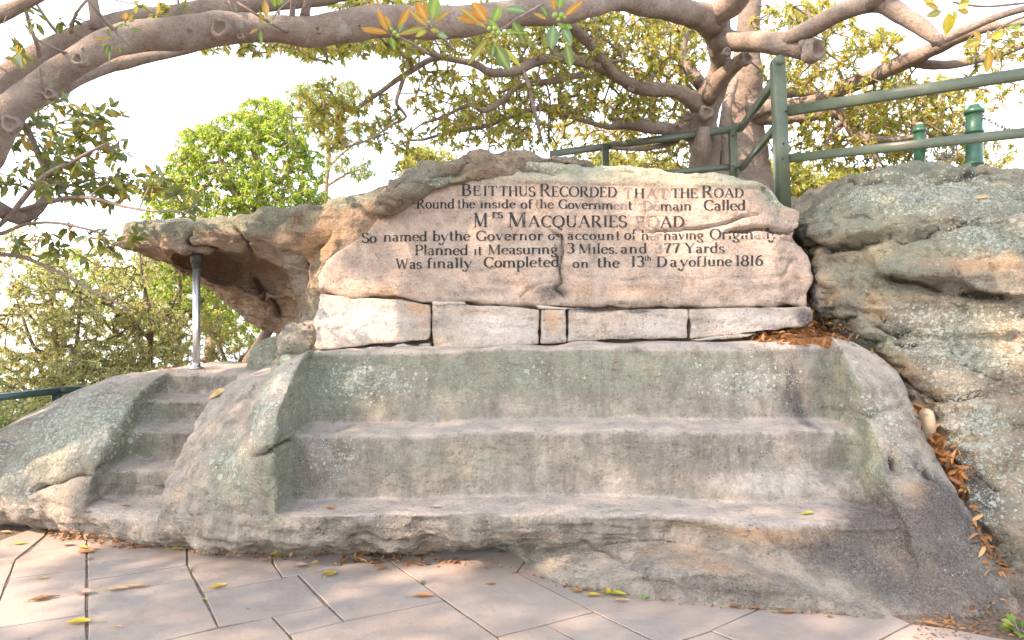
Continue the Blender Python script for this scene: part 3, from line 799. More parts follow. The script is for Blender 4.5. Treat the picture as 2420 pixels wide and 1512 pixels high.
make_rock('overhanging_rock', v, q, M['cave'], 'brown overhanging sandstone rock with a hollow underside propped on a steel pole', 'overhanging rock',
    cracks=[([(470, 545, 6.3), (455, 570, 6.3), (480, 590, 6.3), (560, 590, 6.3)], .02, .06), ([(560, 530, 6.3), (590, 560, 6.3), (600, 600, 6.4), (575, 620, 6.5)], .02, .06), ([(700, 505, 6.3), (690, 530, 6.3), (640, 550, 6.3)], .012, .03),
            ([(720, 600, 6.2), (735, 650, 6.2), (715, 700, 6.2), (690, 750, 6.3)], .02, .05), ([(580, 640, 7), (620, 690, 7), (640, 760, 7)], .03, .05), ([(800, 540, 5.9), (760, 600, 6.0), (740, 680, 6.0)], .025, .04)],
    ledges=[([(560, 585, 6.4), (620, 570, 6.3), (700, 600, 6.3)], .05, .12)],
    amp=(.045, .018, .014), ridge=.03,
    attrs={
        'brown': [(560, 670, 7, 120, 70, .8), (640, 760, 7, 50, 50, .8), (480, 630, 6.9, 80, 30, .4), (540, 560, 6.4, 80, 30, .4), (700, 520, 6.0, 40, 30, .7)],
        'dark': [(645, 755, 7, 40, 22, .4), (520, 650, 7.1, 30, 14, .4)],
        'orange': [(760, 580, 6, 70, 50, .9), (480, 620, 6.9, 80, 30, .6), (600, 640, 7, 60, 40, .45), (800, 500, 6.2, 60, 30, .4)],
        'green': [(400, 535, 6.4, 170, 36, .95), (640, 525, 6.3, 190, 32, .9), (840, 480, 6.1, 120, 36, .85), (760, 620, 6.0, 30, 60, .4), (740, 740, 6.0, 50, 60, .5)],
        'lichen': [(400, 525, 6.7, 150, 20, .55), (650, 520, 6.6, 160, 20, .5), (650, 590, 6.3, 90, 40, .3)],
        'pale': [(700, 660, 6.4, 40, 90, .6), (700, 590, 6.3, 60, 30, .35), (720, 730, 6.3, 40, 40, .4)],
    })

# --- smaller rocks filling in behind the stair
def lump(name, cx, cy, cz, rx, ry, rz, mat, label, cat, seed=0., flat=0.0, attrs=None, amp=(.03, .015, .01), h=None, cracks=(), group=None):
    def f(x, y, z):
        n1 = fbm(x * 1.6 / rx * .5, y * 1.6 / rx * .5, z * 1.6 / rx * .5, 3, seed)
        k = (np.abs((x - cx) / rx) ** 2.6 + np.abs((y - cy) / ry) ** 2.6 + np.abs((z - cz) / rz) ** 2.6) ** (1 / 2.6)
        return (k - 1) * min(rx, ry, rz) + .14 * min(rx, ry, rz) * n1
    e = 1.25
    v, q = sdf_mesh(name, f, (cx - rx * e, cy - ry * e, cz - rz * e), (cx + rx * e, cy + ry * e, cz + rz * e), h or max(rx, ry, rz) / 24)
    return make_rock(name, v, q, mat, label, cat, amp=amp, attrs=attrs, cracks=cracks, group=group)
c = W(660, 850, 6.3)
lump('mossy_boulder', c[0] - .02, 6.4, 1.06, .24, .4, .36, M['bench'], 'green mottled boulder below the foot of the overhanging rock', 'boulder', 3., attrs={'green': [(660, 850, 6.3, 90, 90, .9)], 'lichen': [(660, 850, 6.3, 90, 90, .5)]})
c = W(715, 800, 5.8)
lump('wedge_boulder', c[0], 6.0, 1.34, .20, .4, .26, M['bench'], 'brown layered boulder wedged between the overhang and the left end of the block course', 'boulder', 9., attrs={'green': [(715, 830, 5.8, 60, 60, .6)], 'brown': [(715, 780, 5.8, 60, 40, .3)]}, amp=(.06, .03, .02))
c = W(680, 858, 5.25)
lump('stone_knob', c[0], 5.3, 1.285, .07, .09, .05, M['bench'], 'small knobbly grey stone perched at the left corner of the backrest top', 'stone', 14., attrs={'green': [(680, 850, 5.3, 60, 40, .9)], 'lichen': [(680, 850, 5.3, 60, 40, .9)]}, h=.01)
c = W(1945, 695, 5.7)
lump('concrete_lump', c[0], 5.75, 1.82, .065, .1, .15, M['bench'], 'grey mortared stone standing in the leaf-filled gap beside the lettered boulder', 'stone', 21., h=.012, attrs={'dark': [(1945, 695, 5.7, 50, 60, .35)]})

# --- the large boulder at the right
BX = [2.2, 2.6, 2.9, 3.2, 3.6, 4.2, 5.0, 6.2]
BZ = [-.2, 0, .4, .8, 1.2, 1.6, 2.0, 2.4, 2.7, 3.2]
BT = [
 [5.2, 5.2, 5.3, 5.4, 5.5, 5.6, 5.75, 5.85, 6.1, 7],
 [4.6, 4.6, 4.9, 5.1, 5.25, 5.4, 5.5, 5.6, 5.9, 7],
 [4.2, 4.2, 4.45, 4.8, 5.05, 5.2, 5.25, 5.4, 5.75, 6.9],
 [3.95, 4.0, 4.25, 4.55, 4.85, 5.05, 5.05, 5.25, 5.65, 6.7],
 [3.75, 3.8, 4.05, 4.35, 4.65, 4.85, 4.85, 5.1, 5.55, 6.5],
 [3.55, 3.6, 3.85, 4.1, 4.4, 4.6, 4.6, 4.95, 5.5, 6.5],
 [3.4, 3.45, 3.65, 3.9, 4.2, 4.35, 4.4, 4.8, 5.5, 6.5],
 [3.3, 3.4, 3.6, 3.8, 4.0, 4.2, 4.3, 4.8, 5.6, 6.5]]
bY = table2(BX, BZ, BT)
def boul_f(x, y, z):
    n1 = fbm(x * .9, y * .9, z * .9, 3, 42.)
    n2 = fbm(x * 3, y * 3, z * 4, 3, 45.)
    left = np.interp(z, [-.2, 0, .31, .6, .94, 1.23, 1.49, 1.65, 2.0, 2.36, 2.6], [2.94, 2.94, 2.96, 2.95, 2.95, 2.86, 2.76, 2.62, 2.55, 2.46, 2.52])
    left = left + .10 * (y - 5.6) * (y > 5.6)
    zt = np.interp(x, [2.3, 2.55, 2.8, 3.1, 3.5, 4.0, 4.5, 5.2, 6.2], [2.48, 2.62, 2.78, 2.90, 3.02, 3.05, 2.95, 2.7, 2.4]) + .05 * n1
    f = bY(x, z) - y + .10 * n1 + .03 * n2
    b = smax(smax(f * .8, left - x + .04 * n1, .14), z - zt, .22)
    return smax(b, y - 7.4, .3)
v, q = sdf_mesh('boulder', boul_f, (2.25, 3.3, -.15), (6.0, 7.6, 3.25), .022)
make_rock('large_boulder', v, q, M['boulder'], 'huge layered grey and ochre boulder spotted with pale lichen, rising at the far right', 'boulder',
    cracks=[([(1915, 568, 5.6), (1960, 583, 5.5), (2010, 578, 5.4), (2060, 565, 5.3), (2120, 556, 5.2)], .022, .08),
            ([(2120, 556, 5.2), (2160, 570, 5.1), (2230, 550, 5.1), (2300, 525, 5.0), (2380, 490, 5.0)], .014, .05),
            ([(2110, 645, 5.1), (2170, 660, 5.0), (2230, 672, 4.9), (2290, 678, 4.8)], .03, .10),
            ([(2280, 690, 4.9), (2340, 700, 4.8), (2419, 705, 4.7)], .035, .10),
            ([(1990, 400, 5.9), (2060, 425, 5.7), (2180, 430, 5.6), (2300, 418, 5.7), (2360, 405, 5.8)], .016, .05),
            ([(2060, 770, 5.2), (2110, 768, 5.0), (2170, 780, 4.9), (2230, 775, 4.8)], .025, .07),
            ([(2130, 810, 5.0), (2180, 812, 4.9), (2210, 808, 4.9)], .02, .07),
            ([(2230, 935, 4.6), (2300, 955, 4.5), (2380, 950, 4.4), (2419, 940, 4.4)], .02, .06),
            ([(2040, 740, 5.3), (2020, 760, 5.3), (2080, 850, 5.1), (2180, 930, 4.9), (2260, 945, 4.7)], .015, .05),
            ([(2300, 1250, 4.2), (2340, 1290, 4.1), (2400, 1330, 3.9), (2440, 1350, 3.9)], .02, .06),
            ([(2300, 620, 4.9), (2360, 600, 4.9), (2419, 610, 4.9)], .012, .03),
            ([(1980, 500, 5.5), (2020, 520, 5.5), (2080, 515, 5.4)], .02, .04), ([(2340, 870, 4.6), (2380, 900, 4.6), (2419, 905, 4.6)], .015, .04),
            ([(2250, 1040, 4.5), (2290, 1100, 4.4), (2350, 1130, 4.3), (2419, 1190, 4.2)], .016, .05)],
    ledges=[([(2080, 650, 5.1), (2170, 658, 5.0), (2290, 676, 4.9), (2419, 705, 4.7), (2500, 710, 4.6)], .17, .26, 1.5),
            ([(1890, 585, 5.6), (2000, 578, 5.5), (2110, 556, 5.3), (2260, 560, 5.1)], .12, .25, 1.5),
            ([(1960, 415, 5.8), (2100, 425, 5.7), (2300, 418, 5.6), (2419, 430, 5.5)], .11, .15, 1.5),
            ([(2100, 780, 5.0), (2200, 790, 4.9), (2340, 800, 4.7), (2500, 800, 4.6)], .07, .15, 1.5),
            ([(2180, 935, 4.9), (2280, 950, 4.6), (2400, 945, 4.4), (2500, 940, 4.4)], .06, .15, 1.5),
            ([(2250, 1200, 4.5), (2350, 1290, 4.1), (2460, 1340, 3.9)], .06, .15, 1.5)],
    amp=(.045, .028, .022), ridge=.07,
    attrs={
        'lichen': [(2200, 460, 5.5, 250, 90, .95), (2350, 560, 5, 150, 90, .9), (2300, 800, 4.8, 200, 110, .95), (2330, 1000, 4.5, 120, 160, .95), (2360, 1200, 4.2, 80, 90, .7), (2080, 480, 5.5, 100, 60, .6), (2120, 720, 5.1, 80, 50, .5)],
        'green': [(2200, 450, 5.6, 320, 90, 1.0), (2020, 500, 5.6, 140, 80, .95), (2060, 640, 5.4, 90, 80, .7), (2280, 570, 5.0, 200, 70, .75), (2080, 830, 5.0, 80, 100, .75), (2330, 800, 4.7, 120, 120, .45), (2300, 1100, 4.4, 90, 160, .5)],
        'orange': [(2320, 620, 4.9, 110, 40, .75), (2170, 880, 4.8, 45, 70, .85), (2380, 790, 4.7, 80, 60, .6), (2045, 720, 5.4, 25, 60, .7), (2270, 960, 4.6, 60, 60, .8), (2350, 1090, 4.4, 50, 80, .6), (2060, 610, 5.4, 60, 12, .6), (2380, 1250, 4.1, 60, 60, .5)],
        'dark': [(2260, 1130, 4.6, 45, 130, .7), (2110, 900, 5.2, 40, 60, .45), (2390, 1330, 3.9, 60, 90, .55), (1930, 560, 5.7, 30, 60, .4), (1990, 720, 5.5, 40, 40, .35), (2320, 690, 4.8, 100, 14, .5)],
        'pale': [(2300, 740, 4.8, 120, 40, .3), (2300, 900, 4.6, 70, 50, .4)],
    })

# --- course of squared blocks under the inscribed boulder
wall = empty('block_course', (0.35, 5.45, 1.4), 'low course of five pale squared sandstone blocks under the lettered boulder', 'stone wall')
def block(pts, seed, d0=5.45, tint=None):
    P = [tuple(W(x, y, d0)[[0, 2]]) for x, y in pts]
    lo = np.min(P, 0) - .04; hi = np.max(P, 0) + .04
    g = Grid2(lambda a, b: poly_sdf(a, b, P), lo, hi, .006)
    def f(x, y, z):
        n2 = fbm(x * 7, y * 7, z * 9, 3, seed)
        n1 = fbm(x * 2, y * 2, z * 2, 2, seed + 4)
        return smax(d0 - y - .010 * n2 - .010 * n1, smax(g(x + .004 * n2, z + .005 * n2), y - d0 - .8, .02), .013)
    v, q = sdf_mesh('stone_block', f, (lo[0], d0 - .06, lo[1]), (hi[0], d0 + .9, hi[1]), .011)
    return make_rock('stone_block', v, q, M['block'], None, None, parent=wall, amp=(.006, .007, .005),
        attrs={'orange': [(985, 725, 5.45, 50, 30, .7), (1120, 735, 5.45, 90, 20, .35), (1306, 760, 5.45, 40, 45, .65), (900, 800, 5.45, 120, 20, .3), (1450, 745, 5.45, 60, 20, .3), (1000, 760, 5.45, 20, 40, .4)],
               'dark': [(1905, 750, 5.45, 28, 30, .8), (1400, 733, 5.45, 60, 8, .85), (1510, 735, 5.45, 40, 7, .8), (1480, 798, 5.45, 160, 8, .4), (980, 770, 5.45, 25, 20, .35), (1030, 765, 5.45, 20, 20, .35)],
               'pale': [(850, 760, 5.45, 150, 60, .8), (1180, 780, 5.45, 120, 50, .8), (1760, 760, 5.45, 120, 40, .7), (1550, 770, 5.45, 100, 40, .6)]})
block([(756, 692), (800, 700), (830, 709), (882, 704), (930, 706), (1000, 718), (1016, 720), (1015, 800), (1005, 805), (900, 812), (820, 822), (746, 825), (743, 760)], 1.)
block([(1021, 720), (1050, 712), (1100, 719), (1274, 731), (1272, 812), (1160, 822), (1022, 831)], 2.)
block([(1279, 731), (1337, 731), (1337, 806), (1278, 811)], 3.)
block([(1343, 731), (1400, 733), (1626, 730), (1625, 799), (1343, 806)], 4.)
block([(1631, 728), (1800, 726), (1921, 724), (1925, 757), (1900, 770), (1760, 790), (1631, 800)], 5.)
# mortar and packing chips between the boulder, the blocks and the seat rock
def chip(pts, d0, seed, mat, depth=.25, name='packing_chip'):
    P = [tuple(W(x, y, d0)[[0, 2]]) for x, y in pts]
    lo = np.min(P, 0) - .03; hi = np.max(P, 0) + .03
    g = Grid2(lambda a, b: poly_sdf(a, b, P), lo, hi, .005)
    def f(x, y, z):
        n2 = fbm(x * 14, y * 14, z * 14, 3, seed)
        return smax(d0 - y - .008 * n2, smax(g(x + .005 * n2, z + .005 * n2), y - d0 - depth, .02), .014)
    v, q = sdf_mesh(name, f, (lo[0], d0 - .05, lo[1]), (hi[0], d0 + depth + .05, hi[1]), .008)
    return make_rock(name, v, q, mat, None, None, parent=wall, amp=(.003, .004, .003), attrs={'pale': [(pts[0][0], pts[0][1], d0, 200, 60, .5)]})
chip([(1264, 718), (1300, 722), (1340, 727), (1395, 728), (1330, 731), (1275, 730)], 5.46, 5., M['block'], name='mortar_fill')
chip([(1020, 712), (1098, 712), (1102, 719), (1060, 720), (1022, 722)], 5.44, 6., M['block'], name='mortar_fill')
chip([(918, 822), (950, 812), (985, 818), (975, 828), (930, 832)], 5.42, 7., M['slab'])
chip([(988, 812), (1016, 810), (1020, 832), (985, 832)], 5.43, 8., M['bench'])
chip([(860, 822), (890, 818), (895, 826), (868, 828)], 5.42, 9., M['block'])
chip([(1631, 803), (1700, 793), (1790, 787), (1770, 797), (1640, 806)], 5.43, 10., M['bench'])
# filling behind and under the blocks so that no gap shows through
def hearting(x, y, z):
    return np.maximum(np.maximum(np.abs(x - .3) - 1.85, np.abs(y - 6.2) - .6), np.abs(z - 1.6) - .32)
v, q = sdf_mesh('hearting', hearting, (-1.7, 5.4, 1.2), (2.3, 6.95, 2.0), .04)
make_rock('wall_core', v, q, M['mortar'], None, None, parent=wall, amp=(.01, .01, .0))
# ------------------------------------------------------------------ paving
def c5(x, y): return (.5125 * x, 1181.2 + .5125 * y)
def c6(x, y): return ((1900 + x / 1.102) * .5906, (2000 + y / 1.102) * .5906)
PAV = []
A = lambda f, L: PAV.append([f(*p) for p in L])
A(c5, [(-150, 205), (0, 188), (212, 110), (208, 163), (68, 275), (0, 280), (-150, 292)])
A(c5, [(-150, 292), (0, 280), (68, 277), (-2, 455), (-160, 800)])
A(c5, [(212, 163), (300, 110), (398, 120), (398, 204), (140, 232)])
A(c5, [(140, 233), (398, 206), (396, 318), (43, 361), (71, 275)])
A(c5, [(43, 363), (396, 320), (395, 524), (-40, 592), (-5, 470)])
A(c5, [(-42, 596), (395, 527), (400, 800), (-130, 900)])
A(c5, [(402, 120), (860, 150), (860, 299), (403, 370)])
A(c5, [(404, 372), (862, 301), (890, 362), (405, 441)])
A(c5, [(405, 443), (891, 364), (1004, 584), (780, 641), (404, 760)])
A(c5, [(404, 764), (782, 643), (1250, 541), (1331, 624), (1446, 802), (1400, 1000), (404, 1000)])
A(c5, [(866, 150), (1255, 200), (1255, 290), (1300, 357), (936, 424), (864, 300)])
A(c5, [(1258, 200), (1590, 240), (1570, 302), (1390, 343), (1303, 356), (1259, 290)])
A(c5, [(937, 426), (1370, 346), (1500, 486), (1250, 539), (1006, 584)])
A(c5, [(1256, 541), (1504, 489), (1584, 559), (1334, 622)])
A(c5, [(1337, 625), (1588, 561), (2047, 466), (2290, 633), (2420, 760), (1450, 800)])
A(c5, [(1374, 344), (1572, 303), (1595, 240), (1775, 270), (1950, 390), (2044, 464), (1587, 558)])
A(c5, [(1780, 270), (2100, 200), (2330, 200), (2245, 312), (1951, 388)])
A(c6, [(-227, 374), (57, 230), (250, 230), (180, 320), (388, 426), (518, 492), (310, 549), (97, 601), (-122, 449)])
A(c6, [(98, 605), (310, 552), (438, 617), (640, 740), (220, 790)])
A(c6, [(313, 550), (521, 494), (778, 616), (930, 700), (642, 738), (441, 616)])
A(c6, [(184, 318), (254, 226), (700, 330), (1260, 400), (1252, 479), (1040, 575), (920, 614), (860, 640), (780, 614), (521, 491), (390, 424)])
A(c6, [(1043, 577), (1254, 482), (1300, 440), (1750, 470), (1922, 544), (1790, 613), (1650, 690), (1400, 720), (1140, 616)])
A(c6, [(920, 617), (1040, 579), (1138, 617), (1396, 722), (1100, 800), (862, 643)])
A(c6, [(1792, 615), (1924, 546), (2060, 560), (2420, 630), (2560, 760), (1960, 820), (1652, 692)])
M['soilbed'] = M['soil']
base = np.array([[-9, -4, .0], [4.6, -4, .0], [3.4, 3.55, .0], [2.4, 4.6, .0], [-2, 5.3, .0], [-9, 6.2, .0]])
me = bpy.data.meshes.new('paving'); me.from_pydata([tuple(p + np.array([0, 0, -.006])) for p in base], [], [tuple(range(6))]); me.update()
paving = tag(link('paving', me, M['mortar']), kind='structure')
def paver(P, seed, joint=.0022):
    rr = random.Random(seed)
    P = [Vector((p[0], p[1])) for p in P]
    area = sum(P[i].x * P[(i + 1) % len(P)].y - P[(i + 1) % len(P)].x * P[i].y for i in range(len(P)))
    if area < 0: P = P[::-1]
    c = sum(P, Vector((0, 0))) / len(P)
    ring = []
    for i in range(len(P)):
        a, b = P[i], P[(i + 1) % len(P)]
        n = max(1, int((b - a).length / .09))
        nrm = Vector((-(b - a).y, (b - a).x)).normalized()
        for j in range(n):
            q = a.lerp(b, j / n)
            e = 0.0 if j == 0 else rr.uniform(-.001, .0025)
            ring.append(q + nrm * (e + joint) + ((c - q).normalized() * .003 if j == 0 else Vector((0, 0))))
    def ins(k): return [q + (c - q).normalized() * k for q in ring]
    tilt = (rr.uniform(-.002, .002), rr.uniform(-.002, .002)); lift = rr.uniform(-.002, .002)
    zf = lambda q: lift + tilt[0] * (q.x - c.x) + tilt[1] * (q.y - c.y)
    v = []; f = []
    n = len(ring)
    for k, z in ((0, -.03), (0, -.003), (.004, 0.0)):
        for q in ins(k): v.append((q.x, q.y, z + zf(q)))
    for r in (0, 1):
        for i in range(n):
            f.append((r * n + i, r * n + (i + 1) % n, (r + 1) * n + (i + 1) % n, (r + 1) * n + i))
    f.append(tuple(2 * n + i for i in range(n)))
    me = bpy.data.meshes.new('paver'); me.from_pydata(v, [], f); me.update()
    link('paver', me, M['paver'], paving)
for i, poly in enumerate(PAV):
    paver([G(*p)[:2] for p in poly], i)
# the paved area goes on towards and behind the viewer
k = 50
for r_, (y1, y0) in enumerate([(2.55, 1.75), (1.74, .8), (.79, -.4), (-.41, -1.6)]):
    x = -5.2 - .3 * r_
    rr = random.Random(r_)
    while x < 4.0:
        w_ = rr.uniform(.7, 1.25)
        paver([(x, y0), (x + w_, y0), (x + w_ + .0, y1), (x, y1)], k); k += 1
        x += w_ + .004
xb = -5.2
for i in range(9):                                                    # row between the traced slabs and the plain ones
    pass

# ------------------------------------------------------------------ leaves (shared builder)
def leaf_arrays(base, dirs, nrm, L, Wd, cols, hi=True, curl=.12, fold=.25):
    n = len(base)
    dirs = dirs / (np.linalg.norm(dirs, axis=1)[:, None] + 1e-9)
    side = np.cross(dirs, nrm); side /= (np.linalg.norm(side, axis=1)[:, None] + 1e-9)
    up = np.cross(side, dirs)
    L = np.broadcast_to(L, (n,)); Wd = np.broadcast_to(Wd, (n,))
    if hi:
        prof = [(0, 0, 0), (.28, -.85, fold), (.28, 0, 0), (.28, .85, fold), (.66, -.8, fold), (.66, 0, 0), (.66, .8, fold), (1, 0, 0)]
        fq = np.array([[1, 2, 5, 4], [2, 3, 6, 5]]); ft = np.array([[0, 2, 1], [0, 3, 2], [4, 5, 7], [5, 6, 7]])
    else:
        prof = [(0, 0, 0), (.45, -1, fold), (1, 0, 0), (.45, 1, fold)]
        fq = np.zeros((0, 4), int); ft = np.array([[0, 2, 1], [0, 3, 2]])
    V = []
    for t, s, f in prof:
        V.append(base + dirs * (L * t)[:, None] + side * (Wd * .5 * s)[:, None] + up * (Wd * f * abs(s) * .5 - curl * L * t * t)[:, None])
    V = np.stack(V, 1).reshape(-1, 3)
    off = (np.arange(n) * len(prof))[:, None, None]
    Q = (fq[None] + off).reshape(-1, 4) if len(fq) else np.zeros((0, 4), int)
    Tt = (ft[None] + off).reshape(-1, 3)
    return V, Q, Tt, np.repeat(cols, len(prof), 0)
def build_leaves(name, parts, mat, parent=None, kind=None):
    V, Q, Tt, Cc, o = [], [], [], [], 0
    for v, q, t, c in parts:
        V.append(v); Q.append(q + o); Tt.append(t + o); Cc.append(c); o += len(v)
    me = np_mesh(name, np.concatenate(V), [np.concatenate(Q), np.concatenate(Tt)] if sum(map(len, Q)) else np.concatenate(Tt), smooth=False)
    cattr(me, 'tint', np.concatenate(Cc))
    ob = link(name, me, mat, parent)
    if kind: tag(ob, kind=kind)
    return ob
def pick_cols(n, pal, jit=.18):
    pal = np.array(pal, float)
    w = pal[:, 3] / pal[:, 3].sum()
    c = pal[RNG.choice(len(pal), n, p=w), :3]
    return np.clip(c * (1 + (RNG.random((n, 1)) - .5) * 2 * jit), 0, 1)
def unit(n):
    v = RNG.normal(size=(n, 3)); return v / np.linalg.norm(v, axis=1)[:, None]

# ------------------------------------------------------------------ tubes
def catmull(P, step):
    P = np.asarray(P, float)
    if len(P) == 2:
        n = max(2, int(np.linalg.norm(P[1, :3] - P[0, :3]) / step))
        return P[0] + (P[1] - P[0]) * np.linspace(0, 1, n + 1)[:, None]
    Q = np.vstack([2 * P[0] - P[1], P, 2 * P[-1] - P[-2]])
    out = []
    for i in range(1, len(Q) - 2):
        n = max(1, int(np.linalg.norm(Q[i + 1, :3] - Q[i, :3]) / step))
        t = (np.arange(n) / n)[:, None]
        p0, p1, p2, p3 = Q[i - 1], Q[i], Q[i + 1], Q[i + 2]
        out.append(.5 * (2 * p1 + (p2 - p0) * t + (2 * p0 - 5 * p1 + 4 * p2 - p3) * t * t + (3 * p1 - p0 - 3 * p2 + p3) * t ** 3))
    out.append(P[-1:])
    return np.vstack(out)
def tube(path, sides=12, rough=.0, seed=0., cap=True):
    """path: rows of x, y, z, r"""
    P = np.asarray(path, float)
    n = len(P)
    T = np.gradient(P[:, :3], axis=0); T /= np.linalg.norm(T, axis=1)[:, None] + 1e-9
    a = np.array([0, 0, 1.0]) if abs(T[0, 2]) < .9 else np.array([1.0, 0, 0])
    N = np.zeros((n, 3)); u = np.cross(T[0], a)
    for i in range(n):
        u = u - T[i] * (u @ T[i]); u /= np.linalg.norm(u) + 1e-9; N[i] = u
    B = np.cross(T, N)
    ang = np.arange(sides) / sides * 2 * math.pi
    ring = N[:, None] * np.cos(ang)[None, :, None] + B[:, None] * np.sin(ang)[None, :, None]
    V = P[:, None, :3] + ring * P[:, 3][:, None, None]
    if rough:
        r = P[:, 3][:, None]
        x, y, z = V[..., 0], V[..., 1], V[..., 2]
        d = fbm(x * 3, y * 3, z * 3, 2, seed) * .9 + fbm(x * 11, y * 11, z * 11, 3, seed + 3) * .35
        V = V + ring * (d * rough * r)[..., None]
    V = V.reshape(-1, 3)
    ii = np.arange(n * sides).reshape(n, sides)
    q = np.stack([ii[:-1], ii[1:], np.roll(ii[1:], -1, 1), np.roll(ii[:-1], -1, 1)], -1).reshape(-1, 4)
    tt = []
    if cap:
        for row, rev in ((ii[0], False), (ii[-1], True)):
            V = np.vstack([V, V[row].mean(0)]); c = len(V) - 1
            nx_ = np.roll(row, -1)
            tt.append(np.stack([row, nx_, np.full(sides, c)], 1) if not rev else np.stack([nx_, row, np.full(sides, c)], 1))
    return V, q, (np.vstack(tt) if tt else np.zeros((0, 3), int))
def merge(tubes):
    V, Q, T_, o = [], [], [], 0
    for v, q, t in tubes:
        V.append(v); Q.append(q + o); T_.append(t + o); o += len(v)
    return np.vstack(V), [np.vstack(Q), np.vstack(T_)]
def tube_obj(name, tubes, mat, parent=None, smooth=True):
    v, f = merge(tubes)
    return link(name, np_mesh(name, v, f, smooth), mat, parent)
def box_arrays(p0, p1, w, h, up=(0, 0, 1)):
    p0, p1, up = np.array(p0, float), np.array(p1, float), np.array(up, float)
    t = p1 - p0; t /= np.linalg.norm(t)
    s = np.cross(t, up); s /= np.linalg.norm(s); u = np.cross(s, t)
    b = min(w, h) * .08
    prof = [(-w / 2 + b, -h / 2), (w / 2 - b, -h / 2), (w / 2, -h / 2 + b), (w / 2, h / 2 - b), (w / 2 - b, h / 2), (-w / 2 + b, h / 2), (-w / 2, h / 2 - b), (-w / 2, -h / 2 + b)]
    V = np.array([p + s * a + u * c for p in (p0, p1) for a, c in prof])
    q = np.array([[i, (i + 1) % 8, 8 + (i + 1) % 8, 8 + i] for i in range(8)])
    V = np.vstack([V, [p0], [p1]])
    t_ = np.array([[(i + 1) % 8, i, 16] for i in range(8)] + [[8 + i, 8 + (i + 1) % 8, 17] for i in range(8)])
    return V, q, t_
def bar(name, p0, p1, w, h, mat, parent, up=(0, 0, 1)):
    v, q, t = box_arrays(p0, p1, w, h, up)
    return link(name, np_mesh(name, v, [q, t], False), mat, parent)
def lathe(name, prof, loc, mat, parent=None, sides=28):
    P = [(loc[0], loc[1], loc[2] + z, max(r, 1e-4)) for r, z in prof]
    ang = np.arange(sides) / sides * 2 * math.pi
    V = np.array([(x + r * math.cos(a), y + r * math.sin(a), z) for x, y, z, r in P for a in ang])
    ii = np.arange(len(P) * sides).reshape(len(P), sides)
    q = np.stack([ii[:-1], np.roll(ii[:-1], -1, 1), np.roll(ii[1:], -1, 1), ii[1:]], -1).reshape(-1, 4)
    return link(name, np_mesh(name, V, q), mat, parent)
# ------------------------------------------------------------------ steel pole under the overhang
pp = W(461, 866, 6.25)
pole = empty('support_pole', (pp[0], pp[1], 1.1), 'shiny stainless steel pole propping up the lip of the overhanging rock', 'pole')
pt = W(471, 622, 6.25)
zt_ = pt[2] + .06
lathe('shaft', [(.001, -.15), (.032, -.15), (.032, zt_ - 1.1 - .10), (.001, zt_ - 1.1 - .10)], (pp[0] + .012, pp[1], 1.1), M['steel'], pole)
lathe('base_plate', [(.001, 0), (.062, 0), (.066, .006), (.062, .014), (.036, .018), (.034, .05), (.032, .052)], (pp[0] + .012, pp[1], W(461, 868, 6.25)[2] - .01), M['steel'], pole)
lathe('collar', [(.001, 0), (.036, 0), (.040, .01), (.040, .04), (.052, .05), (.052, .14), (.001, .14)], (pp[0] + .012, pp[1], zt_ - .105), M['blacksteel'], pole)

# ------------------------------------------------------------------ railing on the terrace behind
fz = lambda y, d: EYE + (CY - y) * d / F
d1, d2 = 5.85, 8.3
rail = empty('steel_railing', (W(1845, 460, d1)[0], d1, 2.6), 'grey green steel railing zigzagging along the terrace above the rocks', 'railing')
def post(x0, y0, x1, y1, d, w, name='post'):
    a, b = W(x0, y0, d), W(x1, y1, d)
    o = bar(name, a, b, w, w, M['rail'], rail, up=(0, 1, 0))
    return a, b, o
P1b, P1t, o1 = post(1852, 520, 1837, 150, d1, .105)
# round-ended cap fitting on the tall post
cp = W(1837, 147, d1)
tube_obj('cap', [tube(np.array([[cp[0], cp[1] - .055, cp[2], .048], [cp[0], cp[1] + .055, cp[2], .048]]), 8)], M['rail'], rail, False)
tube_obj('bolt', [tube(np.array([[cp[0] + .03, cp[1] - .058, fz(940 * .365, d1), .008], [cp[0] + .03, cp[1] - .066, fz(940 * .365, d1), .008]]), 6)], M['blacksteel'], rail, False)
P2b, P2t, o2 = post(1735, 470, 1731, 306, d2, .085)
P3b, P3t, o3 = post(1433, 460, 1430, 342, 8.95, .085)
# rails running to the right, towards the viewer
ra, rb = W(1862, 262, d1 - .02), W(2620, 143, 4.75)
bar('top_rail', ra, rb, .05, .085, M['rail'], rail)
ra, rb = W(1866, 374, d1 - .02), W(2620, 292, 4.75)
bar('lower_rail', ra, rb, .04, .07, M['rail'], rail)
xe = W(2620, 143, 4.75)
bar('post', (xe[0], xe[1], 1.7), (xe[0], xe[1], xe[2] + .05), .1, .1, M['rail'], rail, up=(0, 1, 0))
# rails from the tall post back to the second
ra, rb = W(1830, 170, d1 + .06), W(1752, 305, d2 - .05)
ra[2] = 3.70; 
bar('top_rail', W(1828, 195, d1 + .06), W(1751, 302, d2 - .06), .05, .085, M['rail'], rail)
bar('lower_rail', W(1829, 305, d1 + .06), W(1751, 398, d2 - .06), .04, .07, M['rail'], rail)
